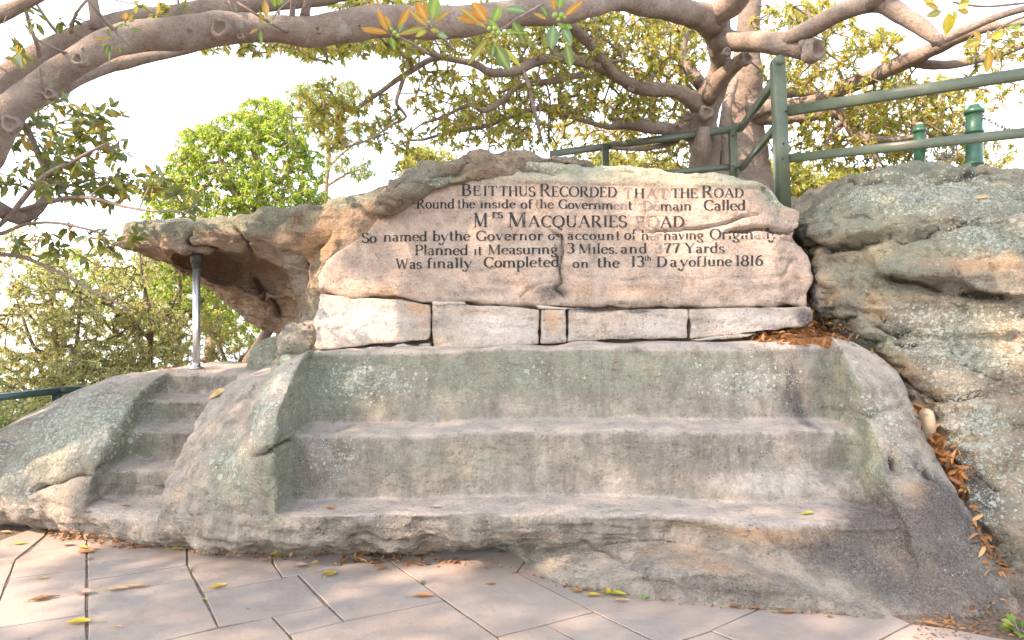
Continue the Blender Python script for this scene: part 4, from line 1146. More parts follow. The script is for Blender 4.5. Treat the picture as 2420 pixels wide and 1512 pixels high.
# rails from the second post to the left
bar('top_rail', W(1751, 302, d2 - .02), W(1300, 364, 9.3), .05, .085, M['rail'], rail)
bar('lower_rail', W(1752, 391, d2 - .04), W(1400, 425, 9.0), .04, .07, M['rail'], rail)
for bx_, by_, bd_ in ((1858, 262, d1), (1850, 374, d1), (1733, 320, d2), (1733, 392, d2), (1431, 352, 8.9)):
    q_ = W(bx_, by_, bd_ - .06)
    tube_obj('bolt', [tube(np.array([[q_[0], q_[1] + .02, q_[2], .010], [q_[0], q_[1], q_[2], .010]]), 6)], M['blacksteel'], rail, False)
tube_obj('cable', [tube(catmull([[*W(1825, 338, d1 + .05), .004], [*W(1780, 380, 6.9), .004], [*W(1742, 416, 8.2), .004]], .3), 5)], M['rope'], rail)

# ------------------------------------------------------------------ bollards and chain
def bollard(x, ytop, d, r, label):
    top = W(x, ytop, d)
    b = empty('bollard', (top[0], top[1], top[2] - 1.05), label, 'bollard', 'green bollards along the terrace')
    h = 1.05
    L = (top[0], top[1], top[2] - h)
    lathe('shaft', [(.001, 0), (r, 0), (r * .98, h * .42), (r * 1.1, h * .425), (r * 1.1, h * .445), (r * .97, h * .45), (r * .95, h * .72), (r * 1.09, h * .725), (r * 1.09, h * .742), (r * .95, h * .75),
                    (r * .94, h * .90), (r * 1.0, h * .905), (.001, h * .906)], L, M['bollard'], b)
    lathe('cap', [(.001, h * .90), (r * 1.13, h * .905), (r * 1.17, h * .925), (r * 1.10, h * .945), (r * .8, h * .955), (r * .62, h * .985), (r * .35, h * 1.0), (.001, h * 1.004)], L, M['bollard'], b)
    lathe('knob', [(r * .60, h * .9865), (r * .40, h * 1.004), (.001, h * 1.012)], L, M['bollardcap'], b)
    return top
b1 = bollard(2302, 245, 6.75, .078, 'nearer and taller-looking green bollard behind the large boulder, right of the other')
b2 = bollard(2173, 291, 7.4, .060, 'farther and smaller green bollard behind the large boulder, left of the other')
def chain(p0, p1, sag, label, link_l=.065):
    n = int(np.linalg.norm(p1 - p0) * 1.05 / (link_l * .72))
    tb = []
    t = (np.arange(n) + .5) / n
    P = p0 + (p1 - p0) * t[:, None]; P[:, 2] -= sag * 4 * t * (1 - t)
    D = np.gradient(P, axis=0); D /= np.linalg.norm(D, axis=1)[:, None]
    for i in range(n):
        d = D[i]; s = np.cross(d, [0, 0, 1]); s /= np.linalg.norm(s); u = np.cross(s, d)
        e = (s if i % 2 else u) * .75 + (u if i % 2 else s) * .35
        e /= np.linalg.norm(e)
        a = np.arange(9) / 8 * 2 * math.pi
        ring = P[i] + d * (np.cos(a) * link_l * .5)[:, None] + e * (np.sin(a) * link_l * .30)[:, None]
        tb.append(tube(np.hstack([ring, np.full((9, 1), .0075)]), 5, cap=False))
    o = tube_obj('chain', tb, M['chain'])
    return tag(o, label, 'chain', 'chains hung between the bollards')
q0 = b1 + np.array([.07, -.02, -.13])
chain(q0, W(2560, 310, 5.6), .10, 'sagging chain running right from the nearer green bollard out of view')
chain(b2 + np.array([.05, -.03, -.12]), b1 + np.array([-.07, .02, -.14]), .33, 'sagging chain slung between the two green bollards')
bollard(2575, 240, 5.55, .078, 'green bollard beyond the right edge carrying the end of the chain')

# ------------------------------------------------------------------ low dark rail at the far left
lr = empty('dark_railing', (W(138, 950, 6.0)[0], 6.0, 0), 'low black green steel railing showing past the left shoulder of the carved rock', 'railing')
a0, a1, a2 = W(-160, 957, 5.4), W(134, 923, 6.0), W(260, 915, 7.2)
bar('top_rail', a0, a1 + np.array([.0, 0, 0]), .10, .055, M['darkrail'], lr)
bar('top_rail', a1 + np.array([.012, .02, .001]), a2, .10, .055, M['darkrail'], lr)
bar('post', (a1[0], a1[1], -.3), (a1[0], a1[1], a1[2] - .029), .06, .06, M['darkrail'], lr, up=(0, 1, 0))
for zz in (.22, .42, .62):
    tube_obj('cable', [tube(np.array([[a0[0], a0[1], a0[2] - zz, .003], [a1[0], a1[1], a1[2] - zz, .003], [a2[0], a2[1], a2[2] - zz, .003]]), 5)], M['rope'], lr)
CANOPY_T = .40
# ------------------------------------------------------------------ the big fig tree
fig = empty('fig_tree', (W(1740, 400, 9.0)[0], 9.2, 2.7), 'huge spreading fig tree with smooth grey brown limbs arching over the rocks', 'tree')
LIMB = []          # sampled limb points for twigs to grow from
def limb(pts, name='limb', sides=14, rough=.16, seed=0., step=.07, mat='bark', parent=None, store=None):
    """pts: (x, y, r, d) all measured"""
    P = np.array([[*W(x, y, d), r * d / F] for x, y, r, d in pts])
    Q = catmull(P, step)
    (LIMB if store is None else store).append(Q)
    if sides <= 0: return
    return tube_obj(name, [tube(Q, sides, rough, seed)], M[mat], parent or fig)
# two trunks
limb([(1700, 470, 66, 8.8), (1672, 430, 50, 8.8), (1664, 400, 38, 8.8), (1669, 345, 40, 8.8), (1658, 290, 35, 8.7), (1672, 240, 33, 8.6), (1692, 195, 28, 8.5), (1704, 150, 25, 8.3), (1700, 110, 27, 8.1), (1690, 60, 30, 7.9)], 'trunk', 26, .20, 1., .05)
limb([(1762, 480, 80, 9.6), (1758, 410, 56, 9.6), (1755, 340, 50, 9.6), (1758, 270, 46, 9.6), (1762, 200, 36, 9.5), (1765, 130, 30, 9.4), (1770, 60, 27, 9.3), (1778, -40, 25, 9.2)], 'trunk', 26, .20, 3., .05)
limb([(1620, 470, 30, 8.9), (1650, 400, 24, 8.7), (1660, 340, 20, 8.5), (1662, 300, 14, 8.45)], 'trunk', 14, .2, 7.)
limb([(1724, 470, 26, 9.0), (1716, 400, 20, 8.9), (1712, 330, 17, 8.9), (1716, 260, 14, 8.9), (1735, 190, 11, 9.1)], 'trunk', 12, .2, 9.)
# stub with a healed cut
st_ = limb([(1668, 232, 26, 8.5), (1700, 190, 20, 8.3), (1728, 160, 16, 8.1), (1752, 142, 15, 7.95), (1764, 138, 13, 7.9)], 'limb', 16, .2, 5.)
# the long near limb: junction above the trunk -> left across the top of the picture
limb([(1690, 60, 34, 7.9), (1660, 40, 33, 7.6), (1600, 24, 30, 7.2), (1535, 8, 29, 6.8), (1460, -4, 28, 6.5), (1400, 12, 26, 6.2), (1330, 30, 29, 6.0), (1240, 30, 31, 5.8), (1150, 42, 32, 5.6), (1060, 52, 35, 5.4), (985, 52, 36, 5.3), (900, 50, 37, 5.15),
      (827, 60, 38, 5.0), (738, 76, 34, 4.9), (650, 70, 32, 4.8), (562, 67, 35, 4.7), (515, 66, 39, 4.65), (470, 74, 37, 4.6), (410, 82, 35, 4.5), (352, 84, 35, 4.45), (299, 90, 34, 4.4), (246, 106, 33, 4.3), (193, 137, 31, 4.25), (141, 169, 30, 4.2),
      (88, 207, 31, 4.15), (42, 243, 33, 4.1), (10, 275, 40, 4.1), (-20, 320, 45, 4.1), (-50, 380, 44, 4.2), (-130, 480, 52, 4.5), (-240, 620, 60, 4.7), (-330, 800, 74, 4.8), (-380, 1000, 90, 4.9), (-400, 1320, 120, 4.9)], 'limb', 28, .12, 11., .035)
# second limb behind it
limb([(880, -30, 16, 6.2), (760, -8, 18, 6.0), (640, 6, 20, 5.9), (560, 14, 21, 5.8), (492, 20, 22, 5.7), (400, 36, 23, 5.6), (316, 44, 23, 5.5), (246, 66, 25, 5.4), (158, 100, 26, 5.3), (70, 147, 27, 5.2), (0, 200, 29, 5.1), (-90, 270, 34, 4.9), (-190, 390, 40, 4.9), (-290, 600, 52, 4.9), (-350, 800, 60, 4.9)], 'limb', 20, .15, 13., .05)
limb([(560, 96, 7, 6.5), (492, 106, 8, 6.5), (422, 122, 11, 6.5), (316, 142, 14, 6.4), (246, 160, 15, 6.3), (150, 205, 17, 6.0), (40, 270, 18, 5.6), (-60, 350, 22, 5.2), (-180, 450, 26, 5.0), (-260, 600, 30, 4.9)], 'limb', 14, .15, 15., .06)
limb([(120, -30, 16, 4.6), (60, 5, 15, 4.6), (0, 35, 17, 4.6), (-80, 70, 18, 4.6), (-250, 200, 24, 4.7), (-380, 450, 34, 4.8), (-400, 800, 50, 4.9)], 'limb', 12, .15, 17., .06)
# junction upwards, and the limb with the sawn end
limb([(1690, 70, 30, 7.9), (1700, 30, 28, 7.6), (1730, 5, 30, 7.4), (1760, -40, 30, 7.2)], 'limb', 20, .15, 19., .05)
limb([(1692, 75, 28, 7.95), (1720, 92, 25, 7.7), (1760, 96, 23, 7.5), (1800, 97, 23, 7.3), (1846, 105, 25, 7.1), (1885, 112, 28, 7.0), (1915, 118, 29, 6.9), (1932, 121, 26, 6.85)], 'limb', 22, .22, 21., .04)
limb([(1850, 98, 20, 7.1), (1880, 82, 18, 6.9), (1925, 62, 19, 6.7), (1973, 35, 20, 6.5), (2028, 14, 21, 6.3), (2083, 8, 22, 6.1), (2130, 34, 21, 6.0), (2175, 62, 19, 5.9), (2210, 90, 15, 5.8), (2228, 104, 10, 5.8)], 'limb', 20, .14, 23., .05)
limb([(2062, 12, 18, 6.15), (2078, -14, 18, 6.0), (2095, -60, 17, 5.9)], 'limb', 16, .14, 24.)
limb([(2200, 100, 12, 5.85), (2232, 90, 12, 5.8), (2266, 76, 11, 5.7), (2310, 58, 9, 5.6), (2360, 38, 8, 5.5), (2450, 12, 7, 5.3), (2650, -40, 5, 5.1), (2850, -60, 3, 5.0)], 'limb', 14, .14, 25.)
# long rising branch to the right
limb([(1770, 260, 24, 9.4), (1853, 246, 12, 9.1), (1937, 232, 13, 8.8), (2010, 202, 16, 8.4), (2083, 171, 18, 8.0), (2156, 138, 19, 7.6), (2211, 113, 17, 7.3), (2266, 88, 14, 7.0), (2338, 64, 11, 6.7), (2460, 45, 9, 6.3), (2680, 20, 7, 6.0), (2950, -20, 4, 5.8)], 'limb', 18, .15, 27., .06)
limb([(2140, 140, 13, 7.7), (2190, 152, 12, 7.6), (2247, 152, 11, 7.4), (2300, 142, 10, 7.3), (2360, 128, 9, 7.1), (2460, 95, 8, 6.9), (2680, 60, 6, 6.7), (2900, 50, 3, 6.5)], 'limb', 14, .15, 28.)
limb([(1780, 275, 26, 9.5), (1853, 275, 17, 9.2), (1919, 272, 15, 9.0), (1975, 263, 14, 8.8), (2000, 284, 12, 8.7), (2016, 312, 11, 8.6), (2046, 326, 9, 8.5), (2120, 329, 6, 8.3), (2180, 318, 4, 8.2)], 'limb', 14, .15, 29.)
limb([(1775, 240, 20, 9.5), (1840, 222, 14, 9.4), (1900, 218, 11, 9.3), (1960, 232, 8, 9.2)], 'limb', 12, .15, 31.)
limb([(2040, 325, 5, 8.5), (2060, 360, 4, 8.4), (2090, 395, 3, 8.4)], 'limb', 8, .1, 33.)
limb([(2000, 284, 6, 8.7), (1975, 300, 5, 8.7), (1950, 340, 4, 8.6)], 'limb', 8, .1, 34.)
# limbs to the left of the trunk
limb([(1668, 262, 24, 8.7), (1640, 240, 20, 8.5), (1597, 216, 16, 8.3), (1541, 211, 16, 8.1), (1499, 204, 15, 7.9), (1462, 182, 14, 7.8), (1411, 155, 13, 7.6), (1337, 138, 12, 7.4), (1277, 142, 11, 7.2), (1215, 168, 10, 7.1), (1160, 171, 9, 7.0), (1119, 150, 8, 6.9), (1042, 134, 7, 6.8), (985, 112, 6, 6.7)], 'limb', 16, .15, 35., .06)
limb([(1505, 208, 13, 7.9), (1457, 178, 13, 7.7), (1418, 134, 12, 7.5), (1395, 105, 12, 7.3), (1362, 74, 12, 7.1), (1338, 46, 11, 6.9), (1320, 10, 11, 6.7)], 'limb', 14, .15, 37., .06)
limb([(1662, 325, 22, 8.8), (1600, 308, 17, 8.7), (1541, 300, 15, 8.6), (1471, 293, 13, 8.5), (1440, 300, 8, 8.4), (1390, 288, 6, 8.3), (1330, 270, 5, 8.2), (1277, 258, 5, 8.1), (1225, 266, 4, 8.0)], 'limb', 14, .18, 39., .06)
limb([(1380, 176, 7, 7.6), (1340, 182, 8, 7.6), (1300, 192, 8, 7.5), (1225, 204, 7, 7.4), (1190, 236, 7, 7.3), (1140, 262, 6, 7.2), (1112, 246, 5, 7.1), (1042, 278, 4, 7.0), (1000, 290, 3, 6.9)], 'limb', 12, .12, 41., .06)
limb([(1060, 136, 7, 6.9), (1021, 139, 7, 6.9), (975, 165, 7, 6.8), (935, 190, 6, 6.8), (898, 218, 5, 6.7), (863, 240, 5, 6.7), (831, 262, 4, 6.6), (768, 243, 3, 6.5)], 'limb', 10, .12, 43., .06)
limb([(957, 176, 5, 6.8), (945, 210, 5, 6.8), (937, 246, 4, 6.7), (960, 275, 4, 6.7), (925, 295, 3, 6.6), (870, 330, 2.4, 6.5), (800, 352, 2, 6.4)], 'limb', 8, .12, 45., .06)
limb([(1330, 250, 6, 8.0), (1260, 257, 6, 7.9), (1200, 278, 6, 7.8), (1154, 295, 6, 7.7), (1100, 306, 5, 7.6), (1049, 316, 4, 7.5), (1000, 330, 3, 7.4)], 'limb', 10, .12, 47., .06)
limb([(1600, 330, 9, 8.9), (1560, 345, 7, 8.8), (1500, 352, 5, 8.7), (1450, 350, 4, 8.6)], 'limb', 8, .12, 48.)
limb([(1655, 200, 16, 8.9), (1630, 165, 15, 9.0), (1610, 130, 13, 9.1), (1618, 80, 12, 9.1), (1610, 30, 11, 9.2)], 'limb', 12, .15, 49.)
# aerial roots
limb([(1235, 165, 5, 7.1), (1252, 210, 5, 7.1), (1262, 256, 5, 7.1), (1272, 300, 4, 7.1), (1283, 340, 2, 7.1)], 'aerial_root', 8, .2, 51.)
limb([(1278, 145, 3, 7.2), (1268, 200, 3, 7.2), (1276, 262, 3, 7.2), (1262, 300, 2, 7.2)], 'aerial_root', 6, .2, 52.)
limb([(1290, 192, 2.5, 7.5), (1300, 240, 2.5, 7.5), (1296, 290, 2, 7.5), (1310, 320, 1.5, 7.5)], 'aerial_root', 6, .2, 53.)
# branches at the left, hanging below the near limb
limb([(-280, 640, 34, 4.8), (-160, 520, 28, 4.8), (-60, 470, 24, 4.8), (0, 497, 18, 5.0), (42, 514, 16, 5.1), (75, 503, 14, 5.2), (100, 480, 11, 5.25), (114, 450, 9, 5.3), (111, 415, 8, 5.3), (98, 380, 8, 5.3), (80, 342, 7, 5.25), (66, 308, 7, 5.2), (40, 280, 9, 5.0)], 'limb', 14, .16, 55., .05)
limb([(35, 500, 7, 5.1), (105, 480, 6, 5.1), (160, 468, 5, 5.0), (211, 467, 4.5, 4.9), (255, 478, 4, 4.8), (299, 489, 3.5, 4.7), (360, 498, 3, 4.6), (422, 499, 2.4, 4.5), (460, 512, 1.6, 4.4)], 'limb', 8, .1, 57., .06)
limb([(-330, 700, 9, 4.9), (-180, 610, 7, 5.0), (-60, 590, 6, 5.0), (0, 600, 5, 5.0), (53, 607, 4.6, 5.0), (105, 628, 4.2, 5.0), (158, 652, 3.8, 5.0), (211, 683, 3.2, 5.0), (253, 702, 2.6, 5.0), (309, 735, 1.6, 5.0)], 'limb', 8, .1, 59., .06)
limb([(-10, 540, 5, 5.0), (30, 500, 6, 5.0), (75, 445, 6, 5.0), (120, 405, 6, 4.9), (165, 385, 5, 4.9), (205, 362, 4, 4.8), (250, 340, 3, 4.8)], 'limb', 8, .1, 60., .06)
limb([(-40, 540, 10, 4.9), (0, 552, 5, 4.9), (60, 530, 4, 4.9), (130, 526, 3.4, 4.9), (200, 540, 3, 4.9), (255, 556, 2.4, 4.8)], 'limb', 8, .1, 61., .06)
limb([(111, 415, 4, 5.3), (150, 440, 4, 5.3), (200, 428, 3, 5.3), (250, 420, 2, 5.2), (310, 440, 1.6, 5.2)], 'limb', 8, .1, 62., .06)
# shoots rising from the near limbs at the top left
for s in [[(90, 145, 8, 5.2), (88, 110, 5, 5.1), (70, 60, 4.4, 5.0), (50, -20, 4, 4.9)], [(158, 100, 5, 5.3), (120, 60, 3.6, 5.2), (80, 0, 3, 5.2), (60, -30, 3, 5.1)], [(160, 100, 5, 5.3), (170, 60, 4, 5.2), (180, 30, 3.4, 5.1), (205, 0, 3, 5.1)],
          [(295, 110, 7, 4.35), (275, 75, 5.5, 4.3), (248, 50, 5, 4.2), (228, 25, 4, 4.1), (195, -20, 3, 4.0)], [(228, 70, 13, 5.3), (224, 35, 12, 5.3), (215, -20, 11, 5.3)], [(170, 132, 5, 4.2), (130, 115, 4, 4.1), (90, 95, 3, 4.0), (60, 60, 2.5, 4.0)],
          [(120, 230, 6, 4.15), (90, 215, 4.5, 4.1), (50, 205, 4, 4.1), (10, 165, 3, 4.0), (-20, 150, 3, 4.0)], [(115, 225, 5, 4.15), (100, 205, 3.5, 4.1), (93, 160, 2.5, 4.0)], [(685, 70, 9, 4.85), (690, 35, 7, 4.8), (694, -20, 6, 4.7)], [(718, 55, 15, 4.9), (722, 25, 11, 4.85), (735, -20, 10, 4.8)],
          [(562, 40, 8, 4.7), (548, 10, 6, 4.6), (530, -20, 5, 4.6)], [(415, 55, 4, 5.6), (422, 20, 3, 5.6), (418, -20, 3, 5.6)], [(695, 75, 4, 4.85), (668, 70, 4, 4.7), (640, 55, 3.4, 4.6), (600, 30, 3, 4.5), (560, 5, 3, 4.5)]]:
    limb(s, 'shoot', 8, .12, s[0][0], .06)
# knots, scars and sawn ends on the near limb
def ring_scar(x, y, d, r, depth=.4, face=(0, -1, 0), name='branch_scar', squash=1.0):
    c = W(x, y, d); r = r * d / F
    f = np.array(face, float); f /= np.linalg.norm(f)
    a = np.cross(f, [0, 0, 1]); a /= np.linalg.norm(a); b = np.cross(a, f)
    V, n = [], 18
    for rr_, hh in ((1.25, -.6), (1.15, .05), (.95, .28), (.75, .22), (.62, -.05), (.4, -.25), (0.01, -.3)):
        for k in range(n):
            t = k / n * 2 * math.pi
            w = 1 + .12 * math.sin(t * 3 + x) + .08 * math.sin(t * 5 + y)
            V.append(c + (a * math.cos(t) + b * math.sin(t) * squash) * r * rr_ * w + f * r * hh * depth * 2)
    ii = np.arange(7 * n).reshape(7, n)
    q = np.stack([ii[:-1], np.roll(ii[:-1], -1, 1), np.roll(ii[1:], -1, 1), ii[1:]], -1).reshape(-1, 4)
    return link(name, np_mesh(name, np.array(V), q), M['bark'], fig)
ring_scar(520, 66, 4.52, 20, .5)
ring_scar(24, 292, 3.98, 17, .5, (.4, -1, -.2))
for x, y, r in ((346, 90, 6), (397, 90, 4), (430, 97, 4.5), (445, 70, 4), (337, 65, 3.5), (750, 70, 7), (568, 85, 6), (412, 52, 6), (19, 243, 4), (185, 140, 13), (117, 222, 11), (310, 112, 5), (588, 65, 3.5), (195, 115, 3), (385, 80, 3), (850, 62, 5), (905, 66, 4)):
    ring_scar(x, y, 4.45 if x > 300 else 4.05, r, .9)
for x, y, d, r in ((1670, 266, 8.36, 14), (1625, 275, 8.5, 9), (1764, 138, 7.78, 14), (1718, 122, 7.55, 9), (1927, 118, 6.72, 24), (1905, 105, 6.75, 12), (1413, 153, 7.5, 6), (1492, 208, 7.75, 7), (1395, 88, 7.1, 6), (1608, 292, 8.5, 8)):
    ring_scar(x, y, d, r, .6, (.5 if x > 1750 else 0, -1, 0))
S_near = ring_scar

# --- twigs that reach out to every leaf cluster
def grow(seeds, targets, step=.22, r_tip=.0022, expo=.42, rmax=.03, wob=.05, droop=.0, seglen_min=.05):
    pos = [seeds[:, :3]]; n0 = len(seeds)
    N = n0 + len(targets) * 14
    P = np.zeros((N, 3)); P[:n0] = seeds[:, :3]; par = np.full(N, -1); cnt = n0
    d0 = np.array([np.min(np.linalg.norm(P[:n0] - t, axis=1)) for t in targets])
    order = np.argsort(d0); tip = np.zeros(len(targets), int); tdir = np.zeros((len(targets), 3))
    for o in order:
        t = targets[o]
        dd = np.linalg.norm(P[:cnt] - t, axis=1)
        j = int(np.argmin(dd)); L = dd[j]
        n = min(12, max(1, int(L / step)))
        a = P[j]; perp = RNG.normal(size=3) * L * .12
        prev = j
        for k in range(1, n + 1):
            u = k / n
            p = a + (t - a) * u + perp * math.sin(u * math.pi) + np.array([0, 0, -droop * L * math.sin(u * math.pi)]) + (RNG.normal(size=3) * wob * step if k < n else 0)
            if cnt >= N: break
            P[cnt] = p; par[cnt] = prev; prev = cnt; cnt += 1
        tip[o] = prev; tdir[o] = P[prev] - P[par[prev]] if par[prev] >= 0 else RNG.normal(size=3)
    w = np.zeros(cnt)
    w[tip] += 1
    for i in range(cnt - 1, n0 - 1, -1):
        if par[i] >= 0: w[par[i]] += w[i]
    i = np.arange(n0, cnt); i = i[par[i] >= 0]
    r = np.minimum(r_tip * np.maximum(w, 1) ** expo, rmax)
    ra = np.where(par[i] >= n0, r[par[i]], r[i] * 1.1); ra = np.minimum(ra, r[i] * 1.6)
    return P[par[i]], P[i], ra, r[i], tdir
def prisms(a, b, ra, rb, sides=5):
    t = b - a; L = np.linalg.norm(t, axis=1)[:, None] + 1e-9; t = t / L
    ref = np.where(np.abs(t[:, 2:3]) < .9, np.array([[0, 0, 1.0]]), np.array([[1.0, 0, 0]]))
    s = np.cross(t, ref); s /= np.linalg.norm(s, axis=1)[:, None] + 1e-9; u = np.cross(s, t)
    b = b + t * rb[:, None] * .6
    ang = np.arange(sides) / sides * 2 * math.pi
    ring = s[:, None] * np.cos(ang)[None, :, None] + u[:, None] * np.sin(ang)[None, :, None]
    V = np.concatenate([a[:, None] + ring * ra[:, None, None], b[:, None] + ring * rb[:, None, None]], 1).reshape(-1, 3)
    k = np.arange(sides); k2 = (k + 1) % sides
    q = np.stack([k, k + sides, k2 + sides, k2], 1)
    Q = (q[None] + (np.arange(len(a)) * 2 * sides)[:, None, None]).reshape(-1, 4)
    return V, Q
def ell_targets(regs):
    """regs: (x, y, rx, ry, n, dmin, dmax) measured"""
    out = []
    for x, y, rx, ry, n, da, db in regs:
        k = 0
        while k < n:
            u, v_ = RNG.uniform(-1, 1, 2)
            if u * u + v_ * v_ > 1: continue
            out.append(W(x + rx * u, y + ry * v_, RNG.uniform(da, db))); k += 1
    return np.array(out)
def rosettes(T_, D, n_leaf, L, Wd, pal, hi=True, spread=1.0, droop=.25, jit=.18):
    n = len(T_)
    k = RNG.integers(n_leaf[0], n_leaf[1] + 1, n)
    idx = np.repeat(np.arange(n), k); m = len(idx)
    ax = D[idx] / (np.linalg.norm(D[idx], axis=1)[:, None] + 1e-9)
    rnd = unit(m)
    dirs = ax * .45 + rnd * spread; dirs[:, 2] -= droop
    base = T_[idx] - ax * RNG.random((m, 1)) * L * .4 + rnd * L * .06
    nr = np.array([[0, 0, 1.0]]) + unit(m) * .8
    Ls = L * RNG.uniform(.65, 1.15, m)
    return leaf_arrays(base, dirs, nr, Ls, Wd / L * Ls, pick_cols(m, pal, jit), hi, curl=.15)

seeds = np.vstack(LIMB)[:, :3]
# leaves of the big tree: olive, brown-orange undersides, some fresh green
PAL = [(.34, .38, .07, 3.4), (.47, .46, .09, 3), (.56, .36, .08, 1.9), (.20, .27, .09, 1.8), (.64, .40, .10, 1.0), (.55, .56, .14, 1.8)]
regs = [(1060, 240, 90, 70, 90, 6.6, 8.5), (1010, 160, 60, 40, 25, 6.5, 7.5), (1120, 310, 110, 40, 70, 7, 8.6), (1180, 230, 90, 80, 130, 7, 9), (1300, 200, 110, 90, 210, 7.2, 9.5), (1440, 240, 120, 90, 300, 7.8, 10.5), (1560, 260, 100, 90, 300, 8.5, 11),
        (1480, 110, 130, 70, 300, 7.5, 10.5), (1600, 110, 80, 80, 220, 8.5, 11), (1560, 370, 120, 35, 130, 9, 11.5), (1400, 330, 100, 40, 100, 8.3, 10), (1250, 320, 100, 35, 70, 8, 9.5), (1330, 90, 90, 60, 130, 7, 9), (1200, 95, 90, 50, 90, 6.5, 8.5),
        (1080, 85, 90, 40, 60, 6, 8), (860, 105, 110, 25, 70, 6, 7.5), (940, 90, 70, 35, 50, 6, 7.5), (700, 108, 90, 18, 35, 5.6, 7), (560, 115, 90, 14, 26, 6.4, 6.8), (780, 130, 60, 18, 20, 6, 7),
        (880, 260, 70, 40, 26, 6.4, 7), (790, 240, 60, 50, 34, 6.3, 7), (810, 310, 60, 50, 26, 6.2, 7), (930, 330, 60, 40, 26, 6.6, 7.4), (970, 400, 40, 25, 12, 7, 7.5), (730, 260, 40, 40, 18, 6.3, 7),
        (1870, 160, 70, 60, 60, 8, 10), (1950, 180, 90, 50, 80, 8.0, 10), (2000, 300, 110, 60, 240, 8.3, 10), (2120, 280, 110, 80, 300, 8, 10), (2220, 260, 60, 80, 140, 7.8, 9.5), (2060, 380, 130, 30, 110, 8.5, 10), (1900, 330, 80, 60, 90, 9, 11),
        (2100, 200, 60, 40, 70, 7.6, 9), (2330, 220, 90, 40, 40, 7, 9), (2360, 120, 80, 50, 40, 6.5, 8), (1840, 60, 60, 50, 60, 8.5, 10), (1990, 90, 90, 50, 60, 7, 9), (2080, 110, 60, 40, 40, 7, 8.5), (1920, 30, 60, 30, 50, 7, 9),
        (2330, 360, 70, 40, 50, 8, 9), (2250, 330, 50, 60, 70, 8, 9), (1250, 30, 200, 30, 60, 6.8, 8.5), (1450, 40, 120, 30, 90, 7.5, 9), (1700, 320, 30, 40, 10, 9.9, 11), (1640, 60, 60, 50, 60, 9.2, 10.5), (900, 10, 120, 20, 50, 5.8, 7), (1840, 200, 50, 40, 30, 9.8, 11)]
tg = ell_targets([(x, y, rx * 1.08, ry * 1.1, int(n * 1.15), a, b) for x, y, rx, ry, n, a, b in regs])
for i_ in range(len(tg)):                                   # nothing grows through the railing or in front of the bollards
    ox_ = CX + tg[i_, 0] / tg[i_, 1] * F; oy_ = CY - (tg[i_, 2] - EYE) / tg[i_, 1] * F
    if (1300 < ox_ < 1790 and oy_ > 285 and tg[i_, 1] < 9.9) or (2090 < ox_ and oy_ > 235 and tg[i_, 1] < 8.4):
        tg[i_] = W(ox_, oy_, tg[i_, 1] + 2.3)
a_, b_, ra_, rb_, td = grow(seeds, tg, .2, .0035, .42, .022)
v_, q_ = prisms(a_, b_, ra_, rb_)
tag(link('twigs', np_mesh('twigs', v_, q_), M['bark'], fig), kind='stuff')
parts_ = [rosettes(tg, td, (8, 13), .074, .031, PAL)]
build_leaves('foliage', parts_, M['leaf'], fig, 'stuff')
# darker, nearer leaves at the left and above
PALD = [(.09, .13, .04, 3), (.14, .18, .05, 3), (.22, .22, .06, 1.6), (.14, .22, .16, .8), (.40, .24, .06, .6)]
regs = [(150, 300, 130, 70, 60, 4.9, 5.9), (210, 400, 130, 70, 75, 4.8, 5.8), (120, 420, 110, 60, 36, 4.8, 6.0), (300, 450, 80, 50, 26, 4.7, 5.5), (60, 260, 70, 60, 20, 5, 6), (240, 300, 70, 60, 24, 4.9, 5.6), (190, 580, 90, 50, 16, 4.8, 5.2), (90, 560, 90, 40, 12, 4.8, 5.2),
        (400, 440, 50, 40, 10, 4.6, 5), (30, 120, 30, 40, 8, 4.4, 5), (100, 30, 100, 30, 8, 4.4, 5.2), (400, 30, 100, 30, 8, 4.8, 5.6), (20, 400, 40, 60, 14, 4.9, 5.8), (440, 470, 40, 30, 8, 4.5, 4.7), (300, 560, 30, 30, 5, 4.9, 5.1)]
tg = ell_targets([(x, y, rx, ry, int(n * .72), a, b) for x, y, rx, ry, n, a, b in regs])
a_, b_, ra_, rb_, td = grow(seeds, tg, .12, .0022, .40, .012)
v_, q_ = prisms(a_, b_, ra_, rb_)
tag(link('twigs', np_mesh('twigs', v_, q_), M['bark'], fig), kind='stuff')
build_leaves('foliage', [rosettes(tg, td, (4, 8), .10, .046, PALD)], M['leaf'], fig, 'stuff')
# the roof of leaves that spreads on over the viewer's left shoulder and shades the rocks
s_ = np.array(SUN_TO)
e1 = np.cross(s_, [0, 0, 1.0]); e1 /= np.linalg.norm(e1); e2 = np.cross(e1, s_)
def in_view(p, m=1.06):
    with np.errstate(divide='ignore', invalid='ignore'):
        return (p[:, 1] > .1) & (np.abs(p[:, 0] / p[:, 1]) < .75 * m) & (np.abs((p[:, 2] - 1.6) / p[:, 1]) < .4686 * m)
nn = 62000
u_, w_ = RNG.uniform(-6.6, 6.6, nn), RNG.uniform(-4.0, 4.6, nn)
ctr = np.array([0.2, 5.0, 1.2]) + s_ * 11.0
p_ = ctr + e1 * u_[:, None] + e2 * w_[:, None] + s_ * RNG.uniform(-.8, .8, (nn, 1))
hole = fbm(u_ * .85, w_ * 1.25, 0 * u_, 3, 61.)
keep = (hole < CANOPY_T) & ~in_view(p_) & (p_[:, 2] > 2.4)
p_ = p_[keep]
if len(p_):
    cc = leaf_arrays(p_, unit(len(p_)), np.array([[0, 0, 1.0]]) + unit(len(p_)) * .6, RNG.uniform(.13, .22, len(p_)), .085, pick_cols(len(p_), PALD), False)
    build_leaves('foliage', [cc], M['leaf'], fig, 'stuff')
